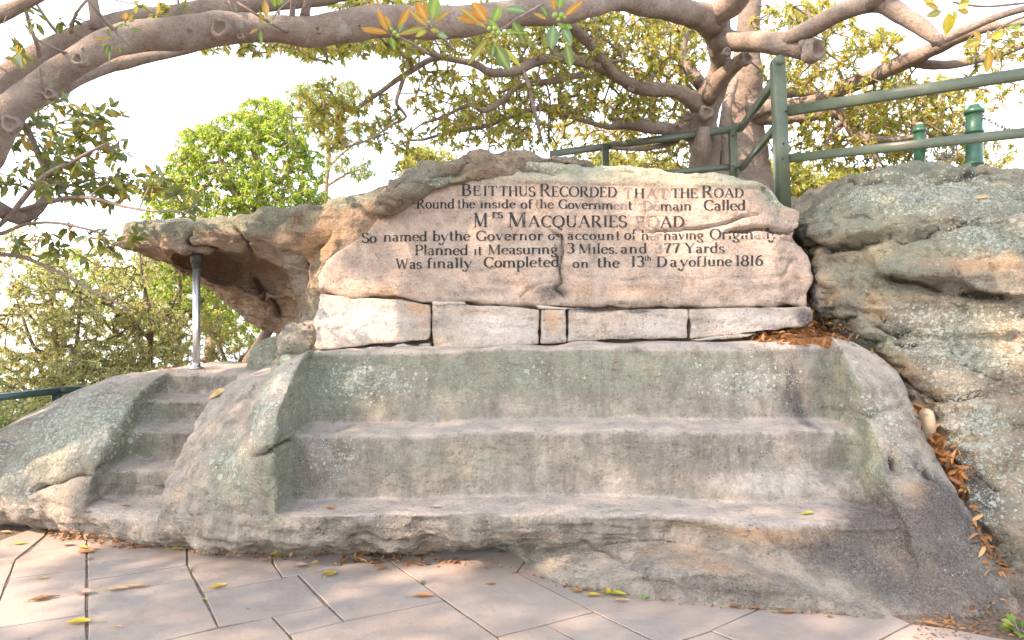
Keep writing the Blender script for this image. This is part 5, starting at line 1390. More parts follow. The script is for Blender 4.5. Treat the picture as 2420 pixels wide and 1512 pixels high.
# ------------------------------------------------------------------ the carved inscription
def arc(cx, cy, rx, ry, a0, a1, n=9):
    return [(cx + rx * math.cos(R(a0 + (a1 - a0) * i / (n - 1))), cy + ry * math.sin(R(a0 + (a1 - a0) * i / (n - 1)))) for i in range(n)]
X = .64
def stem(x, y0, y1, s=1): return ('k', [(x, y0), (x, y1)])
# kinds: k thick stem, t thin stroke, a auto (thick where upright), s serif (x, y, half width)
def serif(*ps): return [('s', p) for p in ps]
GL = {
 'A': (.86, [('t', [(.12, 0), (.42, 1)]), ('k', [(.42, 1), (.74, 0)]), ('t', [(.23, .35), (.62, .35)])] + serif((.12, 0, .11), (.74, 0, .12))),
 'B': (.70, [stem(.16, 0, 1), ('a', [(.16, .985), (.34, .985)] + arc(.36, .76, .18, .225, 90, -90) + [(.16, .535)]), ('a', [(.34, .53)] + arc(.38, .275, .22, .26, 90, -90) + [(.16, .015)])] + serif((.12, 0, .10), (.12, 1, .10))),
 'C': (.76, [('a', arc(.44, .5, .34, .49, 42, 318, 16)), ('t', [(.70, .95), (.70, .70)])] + serif((.70, .08, .02))),
 'D': (.80, [stem(.16, 0, 1), ('a', [(.16, .985), (.32, .985)] + arc(.34, .5, .36, .485, 90, -90, 13) + [(.16, .015)])] + serif((.12, 0, .10), (.12, 1, .10))),
 'E': (.64, [stem(.16, 0, 1), ('t', [(.16, .98), (.54, .98)]), ('t', [(.16, .51), (.42, .51)]), ('t', [(.16, .02), (.58, .02)]), ('t', [(.54, .98), (.54, .80)]), ('t', [(.58, .02), (.59, .22)]), ('t', [(.42, .60), (.42, .42)])] + serif((.12, 0, .08), (.12, 1, .08))),
 'G': (.80, [('a', arc(.44, .5, .35, .49, 42, 322, 16)), ('t', [(.71, .95), (.71, .70)]), ('k', [(.70, .0), (.70, .40)])] + serif((.68, .41, .13))),
 'H': (.84, [stem(.17, 0, 1), stem(.67, 0, 1), ('t', [(.17, .52), (.67, .52)])] + serif((.17, 0, .12), (.17, 1, .12), (.67, 0, .12), (.67, 1, .12))),
 'I': (.38, [stem(.19, 0, 1)] + serif((.19, 0, .13), (.19, 1, .13))),
 'J': (.44, [('a', [(.26, 1), (.26, .15)] + arc(.14, .1, .12, .13, 0, -150, 7))] + serif((.26, 1, .12))),
 'M': (1.05, [('t', [(.16, 0), (.18, 1)]), ('k', [(.18, 1), (.50, .06)]), ('t', [(.50, .06), (.84, 1)]), stem(.86, 0, 1)] + serif((.15, 0, .10), (.16, 1, .08), (.88, 0, .13), (.90, 1, .08))),
 'O': (.86, [('a', arc(.43, .5, .35, .49, 90, 450, 22))]),
 'P': (.66, [stem(.16, 0, 1), ('a', [(.16, .985), (.34, .985)] + arc(.36, .73, .22, .255, 90, -90) + [(.16, .475)])] + serif((.16, 0, .13), (.12, 1, .10))),
 'Q': (.88, [('a', arc(.43, .5, .35, .49, 90, 450, 22)), ('k', [(.36, .10), (.50, -.10), (.66, -.20)])]),
 'R': (.78, [stem(.16, 0, 1), ('a', [(.16, .985), (.34, .985)] + arc(.36, .75, .20, .235, 90, -90) + [(.16, .515)]), ('k', [(.36, .50), (.64, .03)])] + serif((.16, 0, .12), (.12, 1, .10), (.70, .0, .09))),
 'S': (.60, [('a', arc(.31, .74, .21, .245, 30, 270, 11) + arc(.31, .255, .23, .245, 90, -150, 11)), ('t', [(.50, .93), (.50, .74)]), ('t', [(.09, .28), (.09, .07)])]),
 'T': (.74, [stem(.37, 0, 1), ('t', [(.06, .98), (.68, .98)]), ('t', [(.06, .98), (.05, .76)]), ('t', [(.68, .98), (.69, .76)])] + serif((.37, 0, .13))),
 'U': (.82, [('k', [(.17, 1), (.17, .34)]), ('a', arc(.41, .32, .24, .31, 180, 360, 11)), ('t', [(.65, .32), (.65, 1)])] + serif((.17, 1, .12), (.65, 1, .10))),
 'W': (1.12, [('k', [(.14, 1), (.36, .02)]), ('t', [(.36, .02), (.56, .9)]), ('k', [(.54, .9), (.76, .02)]), ('t', [(.76, .02), (.98, 1)])] + serif((.14, 1, .12), (.98, 1, .10))),
 'Y': (.80, [('k', [(.10, 1), (.38, .48)]), ('t', [(.70, 1), (.40, .48)]), stem(.39, 0, .5)] + serif((.11, 1, .11), (.70, 1, .09), (.39, 0, .13))),
 'a': (.56, [('a', arc(.24, .47, .15, .15, 165, 40, 6) + [(.39, .40)]), ('k', [(.39, .46), (.39, .06), (.48, .02)]), ('a', arc(.24, .18, .15, .165, 60, 330, 10))]),
 'b': (.62, [stem(.14, 0, 1.02), ('a', arc(.33, .32, .21, .31, 150, -150, 14))] + serif((.08, 1, .07))),
 'c': (.50, [('a', arc(.29, .32, .21, .31, 45, 320, 13)), ('k', [(.43, .56), (.44, .47)])]),
 'd': (.64, [stem(.48, 0, 1.02), ('a', arc(.29, .32, .21, .31, 30, 330, 14))] + serif((.42, 1, .07), (.55, 0, .06))),
 'e': (.54, [('a', arc(.28, .32, .21, .31, 5, 320, 15)), ('t', [(.09, .36), (.48, .36)])]),
 'f': (.40, [('a', [(.18, 0), (.18, .78)] + arc(.31, .82, .13, .18, 180, 40, 7)), ('t', [(.03, .62), (.36, .62)])] + serif((.18, 0, .13))),
 'g': (.58, [('a', arc(.27, .42, .17, .20, 90, 450, 14)), ('t', [(.40, .55), (.54, .62)]), ('a', [(.20, .22), (.13, .12), (.30, .04), (.42, -.04)] + arc(.28, -.17, .18, .13, 40, -210, 10))]),
 'h': (.66, [stem(.14, 0, 1.02), ('a', [(.15, .42)] + arc(.33, .42, .17, .21, 150, 0, 8) + [(.50, 0)])] + serif((.14, 0, .10), (.08, 1, .07), (.51, 0, .10))),
 'i': (.30, [stem(.15, 0, X)] + serif((.15, 0, .11), (.10, X, .07))),
 'l': (.30, [stem(.15, 0, 1.02)] + serif((.15, 0, .11), (.10, 1, .07))),
 'm': (.98, [stem(.14, 0, X), ('a', [(.15, .42)] + arc(.32, .42, .16, .21, 150, 0, 8) + [(.48, 0)]), ('a', [(.49, .42)] + arc(.66, .42, .16, .21, 150, 0, 8) + [(.82, 0)])] + serif((.14, 0, .10), (.08, X, .07), (.48, 0, .09), (.83, 0, .10))),
 'n': (.66, [stem(.14, 0, X), ('a', [(.15, .42)] + arc(.33, .42, .17, .21, 150, 0, 8) + [(.50, 0)])] + serif((.14, 0, .10), (.08, X, .07), (.51, 0, .10))),
 'o': (.58, [('a', arc(.29, .32, .21, .31, 90, 450, 18))]),
 'p': (.62, [stem(.14, -.42, X), ('a', arc(.33, .32, .21, .31, 150, -150, 14))] + serif((.14, -.42, .12), (.08, X, .07))),
 'r': (.46, [stem(.14, 0, X), ('a', [(.15, .40)] + arc(.31, .45, .13, .17, 150, 50, 6)), ('k', [(.39, .58), (.39, .50)])] + serif((.14, 0, .12), (.08, X, .07))),
 's': (.44, [('a', arc(.22, .47, .14, .155, 30, 270, 9) + arc(.22, .165, .155, .155, 90, -150, 9)), ('t', [(.36, .60), (.36, .47)]), ('t', [(.07, .18), (.07, .04)])]),
 't': (.42, [('k', [(.18, .92), (.18, .12)]), ('a', arc(.28, .12, .10, .11, 180, 320, 6)), ('t', [(.03, .62), (.36, .62)])]),
 'u': (.66, [('a', [(.14, X)] + arc(.31, .20, .17, .20, 180, 330, 9)), stem(.49, 0, X)] + serif((.08, X, .07), (.43, X, .07), (.54, 0, .06))),
 'v': (.58, [('k', [(.08, X), (.28, .02)]), ('t', [(.28, .02), (.50, X)])] + serif((.08, X, .09), (.50, X, .07))),
 'y': (.60, [('k', [(.08, X), (.30, .06)]), ('t', [(.52, X), (.30, .0), (.18, -.24)]), ('a', arc(.06, -.20, .12, .15, 0, -200, 9))] + serif((.09, X, .09), (.52, X, .07))),
 '1': (.34, [stem(.17, 0, 1)] + serif((.17, 0, .13), (.11, 1, .08))),
 '3': (.58, [('a', arc(.27, .75, .19, .235, 150, -90, 11)), ('a', arc(.27, .27, .22, .26, 90, -150, 12))]),
 '6': (.62, [('a', [(.48, .98)] + arc(.42, .32, .32, .60, 110, 180, 7) + arc(.31, .30, .21, .29, 180, 530, 18))]),
 '7': (.56, [('t', [(.08, .95), (.50, .97)]), ('k', [(.50, .97), (.36, .55), (.24, 0)]), ('t', [(.08, .95), (.08, .80)])]),
 '8': (.62, [('a', arc(.31, .75, .18, .24, 90, 450, 15)), ('a', arc(.31, .26, .23, .26, 90, 450, 17))]),
 '.': (.24, [('k', [(.12, .12), (.12, .0)])]),
}
TH, TN = .155, .055
def strokes(ch):
    polys = []
    def ribbon(pts, wf):
        pts = [Vector(p) for p in pts]
        L, Rr = [], []
        for i, p in enumerate(pts):
            a = pts[max(0, i - 1)]; b = pts[min(len(pts) - 1, i + 1)]
            t = (b - a).normalized() if (b - a).length > 1e-6 else Vector((1, 0))
            n = Vector((-t.y, t.x)); w = wf(t) / 2
            L.append(p + n * w); Rr.append(p - n * w)
        for i in range(len(pts) - 1):
            polys.append([L[i], L[i + 1], Rr[i + 1], Rr[i]])
    for s in GL[ch][1]:
        if s[0] == 's':
            x, y, w = s[1]
            h = .045
            yy = y + (h / 2 if y < .3 else -h / 2)
            polys.append([Vector((x - w, yy - h / 2)), Vector((x + w, yy - h / 2)), Vector((x + w * .9, yy + h / 2)), Vector((x - w * .9, yy + h / 2))])
        else:
            k = s[0]
            wf = (lambda t: TH) if k == 'k' else (lambda t: TN) if k == 't' else (lambda t: TN + (TH - TN) * abs(t.y) ** 1.3)
            P = s[1]
            if k in 'kt' and len(P) == 2:
                a, b = Vector(P[0]), Vector(P[1]); n = max(1, int((b - a).length / .25)); P = [tuple(a.lerp(b, i / n)) for i in range(n + 1)]
            ribbon(P, wf)
    return polys
vs, qs = ROCK['inscribed_boulder'] if 'inscribed_boulder' in ROCK else ROCK['slab']
front = vs[:, 1] < 6.0
keepq = front[qs].all(1)
bvh = BVHTree.FromPolygons([tuple(p) for p in vs], [tuple(f) for f in qs[keepq].tolist()])
EYEV = Vector((0, 0, EYE))
def onface(ox, oy, lift):
    d = Vector(W(ox, oy, 1.0)) - EYEV
    hit = bvh.ray_cast(EYEV, d.normalized(), 12)
    if hit[0] is None:
        p = W(ox, oy, 5.5); return Vector(p)
    return hit[0] - d.normalized() * lift
letter_no = 0
def word(text, x0, x1, base0, base1, cap, first=None, faint=()):
    """x0, x1, baselines and cap height measured on the inscription; first: larger initial"""
    global letter_no
    hs = [cap * (first if (first and i == 0) else 1) for i in range(len(text))]
    total = sum(GL[c][0] * h for c, h in zip(text, hs))
    k = (x1 - x0) / total
    kx = max(.62, min(1.35, k)) if len(text) > 1 else k
    gap = ((x1 - x0) - total * kx) / max(1, len(text) - 1) if len(text) > 1 else 0
    x = x0
    for i, (c, h) in enumerate(zip(text, hs)):
        u0 = (x - x0) / max(1, x1 - x0)
        by = base0 + (base1 - base0) * u0 + random.uniform(-.6, .6)
        V, Fc = [], []
        for j, pl in enumerate(strokes(c)):
            o = len(V)
            for p in pl:
                ox = (1200 + (x + p.x * h * kx) / 1.1524) * .5906
                oy = (650 + (by - p.y * h) / 1.1524) * .5906
                V.append(onface(ox, oy, .0035 + .00012 * j))
            Fc.append(tuple(range(o, o + len(pl))))
        me = bpy.data.meshes.new('engraved_letter'); me.from_pydata([tuple(v) for v in V], [], Fc); me.update()
        link('engraved_letter', me, M['inkfaded'] if i in faint else M['ink'], slab)
        letter_no += 1
        x += GL[c][0] * h * kx + gap
for args in [
    ('BE', 742, 835, 153, 153, 46, 1.15), ('IT', 843, 910, 154, 154, 46), ('THUS', 918, 1086, 154, 157, 46), ('RECORDED', 1103, 1463, 156, 160, 47, 1.22), ('THAT', 1490, 1697, 163, 164, 45, None, (0, 2, 3)), ('THE', 1710, 1834, 163, 162, 44), ('ROAD', 1850, 2048, 161, 161, 42, 1.3),
    ('Round', 536, 714, 212, 212, 45), ('the', 724, 808, 211, 210, 42), ('inside', 830, 994, 210, 210, 40), ('of', 1016, 1072, 212, 211, 42), ('the', 1083, 1170, 211, 211, 42, None, (0,)), ('Government', 1190, 1534, 212, 218, 42, None, (7, 8)), ('Domain', 1578, 1807, 221, 220, 44, None, (0, 1)), ('Called', 1860, 2057, 220, 219, 48),
    ('M', 797, 868, 298, 298, 66), ('rs', 884, 936, 256, 256, 44), ('MACQUARIES', 955, 1508, 298, 298, 54, 1.28), ('ROAD', 1543, 1774, 299, 299, 52, None, (0, 1)),
    ('So', 283, 354, 370, 370, 46), ('named', 384, 588, 364, 362, 46), ('by', 610, 684, 362, 362, 48), ('the', 686, 785, 360, 360, 46), ('Governor', 810, 1122, 360, 358, 46), ('on', 1143, 1216, 357, 356, 42), ('account', 1232, 1478, 356, 356, 42), ('of', 1494, 1552, 355, 355, 46), ('her', 1572, 1668, 356, 356, 44, None, (1, 2)), ('having', 1676, 1862, 356, 354, 44), ('Originally', 1888, 2206, 354, 350, 48, None, (6, 7)),
    ('Planned', 528, 777, 427, 427, 48), ('it', 800, 842, 426, 426, 42), ('Measuring', 863, 1190, 424, 421, 46), ('3', 1228, 1268, 418, 418, 48), ('Miles.', 1281, 1466, 420, 420, 46), ('and', 1478, 1602, 419, 418, 46), ('377', 1634, 1752, 418, 416, 46, None, (0,)), ('Yards', 1773, 1958, 417, 416, 46),
    ('Was', 438, 562, 490, 490, 48), ('finally', 583, 794, 488, 486, 48), ('Completed', 845, 1198, 484, 480, 48), ('on', 1256, 1332, 486, 486, 42), ('the', 1368, 1474, 484, 484, 46), ('13', 1526, 1590, 480, 480, 50), ('th', 1588, 1620, 454, 452, 26), ('Day', 1643, 1790, 481, 480, 48), ('of', 1792, 1850, 479, 478, 46), ('June', 1852, 1992, 477, 476, 46), ('1816', 2008, 2138, 476, 474, 48)]:
    word(*args)
# ------------------------------------------------------------------ background trees and shrubs
def small_tree(name, label, cat, trunks, regs, pal, leaf, n_leaf, barkm='darkbark', base=None, r_tip=.003, step=.3, hi=False, droop=.3, group=None, leafmat='softleaf', expo=.42, rmax=.05, spread=1.0, jit=.25, DENS=.8):
    """trunks: lists of (x, y, r, d); regs as for the fig"""
    x, y, r, d = trunks[0][0]
    b = W(x, y, d)
    root = empty(name, (b[0], b[1], min(b[2], 1.0)), label, cat, group)
    st = []
    for i, t in enumerate(trunks):
        limb(t, 'trunk' if i == 0 else 'limb', 8, .12, 70. + i, .15, barkm, root, st)
    sd_ = np.vstack(st)[:, :3]
    tg = ell_targets([(x, y, rx * 1.05, ry * 1.05, int(n * DENS), a, b) for x, y, rx, ry, n, a, b in regs])
    a_, b_, ra_, rb_, td = grow(sd_, tg, step, r_tip, expo, rmax)
    v_, q_ = prisms(a_, b_, ra_, rb_, 4)
    tag(link('twigs', np_mesh('twigs', v_, q_), M[barkm], root), kind='stuff')
    build_leaves('foliage', [rosettes(tg, td, n_leaf, leaf[0], leaf[1], pal, hi, spread, droop, jit)], M[leafmat], root, 'stuff')
    return root
GUM = [(.30, .48, .06, 3), (.44, .62, .09, 3), (.13, .23, .07, 2.2), (.58, .60, .13, 1.2)]
GUMB = [(.18, .28, .14, 2), (.28, .38, .18, 2), (.36, .40, .09, 1)]
small_tree('gum_tree', 'dense bright lime green gum tree rising behind the overhanging rock', 'tree',
    [[(590, 620, 14, 16), (600, 520, 12, 16), (615, 440, 9, 16), (600, 350, 7, 16), (622, 280, 4, 16)], [(600, 520, 9, 16), (540, 440, 7, 16), (480, 400, 5, 16), (430, 370, 3, 16)], [(610, 460, 8, 16), (670, 420, 6, 16), (700, 360, 4, 16), (690, 320, 3, 16)],
     [(600, 530, 8, 16), (560, 470, 6, 15.5), (520, 380, 5, 15.5), (510, 320, 3, 15.5)], [(600, 540, 8, 16), (690, 500, 6, 16.5), (740, 470, 3, 16.5)]],
    [(618, 262, 60, 32, 120, 15.2, 17), (560, 310, 80, 45, 190, 15, 17), (480, 335, 60, 40, 130, 14.8, 16.6), (440, 395, 50, 45, 130, 15, 16.5), (680, 300, 55, 50, 130, 15, 17), (620, 350, 100, 50, 200, 14.8, 17), (520, 430, 90, 50, 190, 14.6, 16.5),
     (640, 440, 90, 40, 170, 14.6, 17), (720, 400, 45, 60, 100, 15.4, 17), (735, 470, 45, 25, 70, 15.4, 17), (400, 465, 60, 40, 120, 14.6, 16), (430, 500, 100, 25, 90, 14.4, 16), (600, 490, 100, 25, 90, 15, 16)],
    GUM, (.13, .034), (12, 18), 'gumbark', DENS=1.25, r_tip=.006, step=.4, droop=.7, rmax=.07)
small_tree('gum_tree', 'thin open gum tree with sparse blue green leaves, right of the lime green one', 'tree',
    [[(770, 640, 9, 19), (768, 540, 7, 19), (770, 440, 6, 19), (775, 360, 6, 19), (760, 300, 5, 19), (765, 230, 4, 19)], [(772, 400, 4, 19), (800, 370, 3, 19), (850, 330, 2, 19)], [(770, 440, 4, 19), (820, 410, 3, 19), (850, 400, 2, 19)], [(765, 300, 4, 19), (720, 260, 3, 19), (700, 230, 2, 19)]],
    [(770, 215, 80, 34, 110, 18, 20), (715, 225, 45, 30, 50, 18, 20), (830, 230, 40, 40, 40, 18, 20), (830, 310, 55, 35, 60, 18, 20), (790, 360, 40, 40, 40, 18, 20), (840, 395, 50, 26, 60, 18, 20), (770, 290, 40, 50, 40, 18, 20), (895, 290, 30, 20, 16, 18, 20)],
    GUMB, (.21, .04), (7, 11), 'gumbark', r_tip=.006, step=.45, droop=.8, rmax=.06)
BAN = [(.38, .40, .17, 3), (.50, .49, .21, 2.6), (.26, .30, .15, 1.8), (.60, .60, .32, 1.6), (.50, .34, .14, .8)]
BANG = [(.30, .40, .08, 3), (.42, .52, .10, 2.4), (.20, .28, .09, 1.6)]
sh = 'coastal shrubs below the rocks'
small_tree('banksia_shrub', 'tall olive leaved banksia, leftmost of the row below the rocks', 'shrub',
    [[(150, 980, 9, 9.5), (142, 880, 8, 9.5), (128, 780, 6, 9.5), (118, 690, 4, 9.5), (110, 610, 3, 9.5)], [(148, 930, 6, 9.5), (175, 850, 5, 9.5), (185, 760, 4, 9.5), (190, 690, 3, 9.5)], [(140, 880, 5, 9.5), (80, 820, 4, 9.5), (50, 740, 3, 9.5)]],
    [(60, 640, 110, 60, 90, 8.8, 10.4), (120, 700, 100, 60, 150, 8.6, 10.4), (60, 790, 110, 70, 200, 8.6, 10.4), (170, 800, 80, 80, 150, 8.6, 10.4), (60, 900, 110, 60, 240, 8.2, 10), (180, 900, 90, 50, 170, 8.2, 10), (60, 980, 110, 50, 200, 7.6, 9.6), (40, 560, 60, 40, 24, 9, 10)],
    BAN, (.070, .021), (12, 18), DENS=1.5, r_tip=.003, step=.22, group=sh)
small_tree('banksia_shrub', 'slender banksia with a straight pale trunk, right of the leftmost one', 'shrub',
    [[(352, 900, 8, 10.5), (354, 830, 7, 10.5), (357, 770, 6, 10.5), (350, 720, 5, 10.5), (335, 650, 3, 10.5), (330, 590, 2, 10.5)], [(355, 800, 5, 10.5), (300, 760, 4, 10.5), (260, 720, 3, 10.5)], [(356, 790, 4, 10.5), (400, 740, 3, 10.5), (420, 690, 2, 10.5)]],
    [(300, 640, 80, 50, 70, 9.8, 11.4), (270, 740, 70, 70, 150, 9.8, 11.4), (350, 770, 80, 60, 170, 9.8, 11.4), (250, 850, 90, 50, 200, 9.2, 11), (340, 860, 90, 40, 150, 9.4, 11), (230, 600, 60, 50, 34, 10, 11.4), (420, 800, 40, 60, 80, 10, 11.4)],
    BAN, (.070, .021), (12, 18), DENS=1.5, r_tip=.003, step=.22, group=sh)
small_tree('banksia_shrub', 'bushy yellow green shrub behind the steel pole', 'shrub',
    [[(425, 900, 9, 12.5), (422, 820, 8, 12.5), (420, 740, 6, 12.5), (425, 660, 4, 12.5), (410, 590, 3, 12.5)], [(422, 780, 5, 12.5), (470, 720, 4, 12.5), (500, 680, 3, 12.5)]],
    [(390, 600, 80, 50, 110, 11.8, 13.6), (430, 680, 80, 60, 200, 11.8, 13.6), (400, 760, 90, 60, 220, 11.8, 13.4), (500, 740, 50, 50, 90, 12, 13.6), (330, 560, 60, 40, 50, 12, 13.4), (480, 640, 40, 40, 50, 12, 13.4)],
    BANG, (.085, .026), (13, 18), DENS=1.1, r_tip=.004, step=.28, group=sh)
small_tree('tea_tree', 'brown wispy shrub under the hollow of the overhanging rock', 'shrub',
    [[(540, 900, 6, 9.0), (536, 860, 5, 9.0), (520, 820, 4, 9.0), (500, 790, 3, 9.0)], [(540, 890, 4, 9), (570, 850, 3, 9), (600, 810, 2, 9)], [(540, 895, 4, 9), (490, 860, 3, 9), (450, 840, 2, 9)]],
    [(520, 800, 70, 36, 150, 8.6, 9.8), (560, 845, 80, 34, 170, 8.6, 9.8), (470, 850, 60, 30, 110, 8.6, 9.8), (600, 870, 50, 20, 50, 8.6, 9.4), (500, 760, 40, 20, 40, 9, 9.8)],
    [(.34, .22, .10, 2), (.27, .26, .09, 2), (.22, .25, .07, 1.4)], (.06, .011), (8, 13), r_tip=.0018, step=.14, spread=.8, jit=.3)
small_tree('gum_tree', 'low dark gum with reddish trunks seen past the rim of the hollow rock', 'tree',
    [[(490, 880, 14, 17), (500, 780, 12, 17), (512, 720, 9, 17), (505, 650, 6, 17), (520, 600, 4, 17)], [(510, 760, 8, 17), (540, 710, 6, 17), (560, 670, 4, 17)]],
    [(480, 620, 90, 50, 170, 16, 18), (400, 640, 80, 60, 140, 16, 18), (520, 700, 60, 50, 110, 16, 18), (300, 700, 110, 70, 160, 16, 18.6), (180, 640, 110, 60, 120, 16, 18.6), (560, 770, 70, 50, 110, 16, 18)],
    GUM, (.16, .045), (12, 18), 'gumbark', DENS=1.1, r_tip=.006, step=.45, droop=.5)
small_tree('leaning_tree', 'leaning rough brown tree trunk beside the mossy boulder', 'tree',
    [[(575, 900, 17, 8.4), (590, 850, 15, 8.4), (612, 812, 13, 8.5), (650, 760, 11, 8.8), (690, 700, 8, 9.2)]],
    [(700, 690, 30, 30, 24, 9, 9.6)], BAN, (.09, .03), (5, 8), 'darkbark', step=.2)
small_tree('low_shrub', 'dense low green undergrowth filling the slope left of the stair rock', 'shrub',
    [[(60, 1080, 5, 7.6), (60, 1020, 4, 7.6), (50, 960, 3, 7.6)], [(150, 1000, 4, 8.2), (170, 940, 3, 8.2)], [(260, 960, 4, 9), (250, 900, 3, 9)]],
    [(60, 1000, 100, 50, 300, 7.0, 8.2), (170, 940, 80, 30, 160, 8, 9), (280, 900, 90, 30, 140, 8.6, 9.6), (-60, 980, 80, 80, 120, 6.8, 8.4), (420, 880, 80, 20, 80, 8.8, 9.8)],
    BAN, (.07, .022), (9, 13), step=.15, r_tip=.002)
FAR = [(.24, .28, .07, 2), (.34, .34, .08, 2), (.40, .32, .08, 1)]
for k_, (cx_, cy_, w_, lab) in enumerate([(1880, 420, 90, 'pale yellow green crown of a distant tree just right of the tall railing post'), (2010, 435, 60, 'small distant yellow green tree at the left end of the large boulder top'), (1500, 400, 110, 'distant pale green tree behind the fig trunk, left of the railing post'), (1020, 390, 70, 'distant green tree peeping over the weathered ledge')]):
    small_tree('distant_tree', lab, 'tree', [[(cx_, cy_ + 120, 6, 28), (cx_ + 3, cy_ + 40, 5, 28), (cx_ - 4, cy_ - 10, 3, 28)]],
        [(cx_, cy_, w_, 34, 190, 26, 30), (cx_ - w_ * .4, cy_ - 20, w_ * .5, 22, 70, 26, 30), (cx_ + w_ * .3, cy_ + 30, w_ * .7, 26, 110, 26, 30)], FAR, (.30, .10), (7, 11), r_tip=.008, step=.6, group='distant trees behind the terrace', rmax=.1)
# strappy tuft at the far left edge
tb_ = W(-10, 1060, 6.2)
n_ = 60
o_ = empty('grass_tuft', tuple(tb_), 'dark green tuft of strappy leaves at the left edge beside the carved rock', 'plant')
dd_ = unit(n_); dd_[:, 2] = np.abs(dd_[:, 2]) + .5
build_leaves('blades', [leaf_arrays(np.array(tb_)[None] + RNG.normal(size=(n_, 3)) * .05, dd_, unit(n_) + np.array([[0, -1, 0]]), RNG.uniform(.4, .75, n_), .018, pick_cols(n_, [(.05, .10, .03, 1), (.09, .15, .05, 1)]), True, .25)], M['leaf'], o_, 'stuff')

# ------------------------------------------------------------------ sprigs of large leaves hanging close to the viewer
def c2(x, y): return (767.8 + .3515 * x, .3515 * y)
OR, OG, GR, GD, TE, YE, OL = (.50, .19, .03), (.38, .22, .04), (.17, .30, .05), (.07, .15, .05), (.09, .22, .14), (.42, .38, .05), (.24, .22, .05)
def sprig(label, stem_pts, leaves, figs, d, conv=c2):
    b = W(*conv(*stem_pts[-1]), d)
    o = empty('leafy_sprig', tuple(b), label, 'sprig', 'leafy fig sprigs close to the viewer')
    P = np.array([[*W(*conv(*p), d + .25 * (1 - i / len(stem_pts))), .006 - .002 * i / len(stem_pts)] for i, p in enumerate(stem_pts)])
    tube_obj('stem', [tube(catmull(P, .02), 7, .15)], M['bark'], o)
    for i, (bx, by, tx, ty, w, col) in enumerate(leaves):
        B, T_ = W(*conv(bx, by), d), W(*conv(tx, ty), d + random.uniform(-.05, .05))
        ax = T_ - B; L = np.linalg.norm(ax); ax /= L
        side = np.cross(ax, [0, -1, 0]); side /= np.linalg.norm(side); nr = np.cross(side, ax)
        nr = nr + side * random.uniform(-.35, .35)
        side = np.cross(ax, nr); side /= np.linalg.norm(side); nr = np.cross(side, ax)
        Wd = w * .3515 * d / F
        n = 11; V = []; cols = []
        for k in range(n):
            t = k / (n - 1)
            hw = .5 * Wd * max(0, math.sin(math.pi * min(1, max(0, (t - .14) / .86)) ** .85)) ** .8 if t > .14 else .012 * Wd * 2
            for s in (-1, -.5, 0, .5, 1):
                V.append(B + ax * L * t + side * hw * s + nr * (-.10 * L * t * t + .22 * hw * abs(s) + .01 * L * math.sin(t * 9 + i) * abs(s)))
                c = np.array(col) * (1.0 + .12 * math.sin(t * 6 + s * 2 + i)); cols.append(np.clip(c if abs(s) > .1 else c * .6 + np.array([.25, .25, .08]), 0, 1))
        ii = np.arange(n * 5).reshape(n, 5)
        q = np.stack([ii[:-1, :-1], ii[1:, :-1], ii[1:, 1:], ii[:-1, 1:]], -1).reshape(-1, 4)
        me = np_mesh('leaf', np.array(V), q); cattr(me, 'tint', np.array(cols))
        lo = link('leaf', me, M['leaf'], o)
        if i == 0: lo['label'] = 'orange leaf' if col[0] > .4 else 'green leaf'
    for fx, fy, r in figs:
        c = W(*conv(fx, fy), d - .03); r = r * .3515 * d / F
        P = np.array([[c[0], c[1], c[2] + r * math.cos(t), max(.0005, r * math.sin(t))] for t in np.linspace(.05, math.pi - .05, 9)])
        tube_obj('fig', [tube(P, 12)], M['fig'], o)
sprig('leftmost hanging sprig with narrow orange leaves in front of the long limb', [(700, 360), (600, 300), (520, 260), (450, 235)],
    [(440, 225, 235, 175, 40, OR), (440, 230, 240, 200, 26, OG), (432, 225, 345, 55, 45, OR), (445, 215, 405, 85, 38, OG), (480, 200, 575, 42, 48, OR), (492, 225, 532, 135, 52, TE), (470, 235, 660, 190, 34, OG), (440, 240, 470, 330, 40, GR), (500, 250, 640, 160, 30, GD)],
    [(468, 218, 16), (490, 240, 14), (447, 195, 12)], 2.9)
sprig('hanging sprig with one big orange and one big green upright leaf', [(860, 330), (800, 260), (730, 200), (690, 165)],
    [(690, 155, 620, 5, 88, OR), (715, 145, 745, -40, 92, GR), (720, 165, 840, 60, 42, OG), (690, 180, 520, 215, 34, OL), (690, 200, 610, 240, 40, YE), (700, 195, 765, 210, 38, OL), (740, 215, 820, 250, 40, TE), (700, 185, 560, 60, 40, OG)],
    [(700, 150, 10)], 2.8)
sprig('central hanging sprig with drooping green leaves and a cluster of round green figs', [(1460, 30), (1300, 120), (1180, 200), (1100, 215)],
    [(1080, 160, 880, 105, 62, OR), (1095, 160, 990, 5, 96, OR), (1130, 160, 1175, 30, 70, GR), (1150, 215, 1365, 210, 26, GR), (1110, 240, 960, 430, 44, OL), (1140, 290, 1235, 465, 90, GD), (1190, 310, 1315, 440, 40, YE), (1250, 125, 1345, 285, 72, GD), (1100, 200, 900, 40, 50, OG), (1190, 220, 1060, 90, 40, GR), (1140, 290, 1120, 380, 44, GD)],
    [(1105, 190, 16), (1140, 192, 18), (1165, 220, 16), (1130, 222, 14)], 2.7)
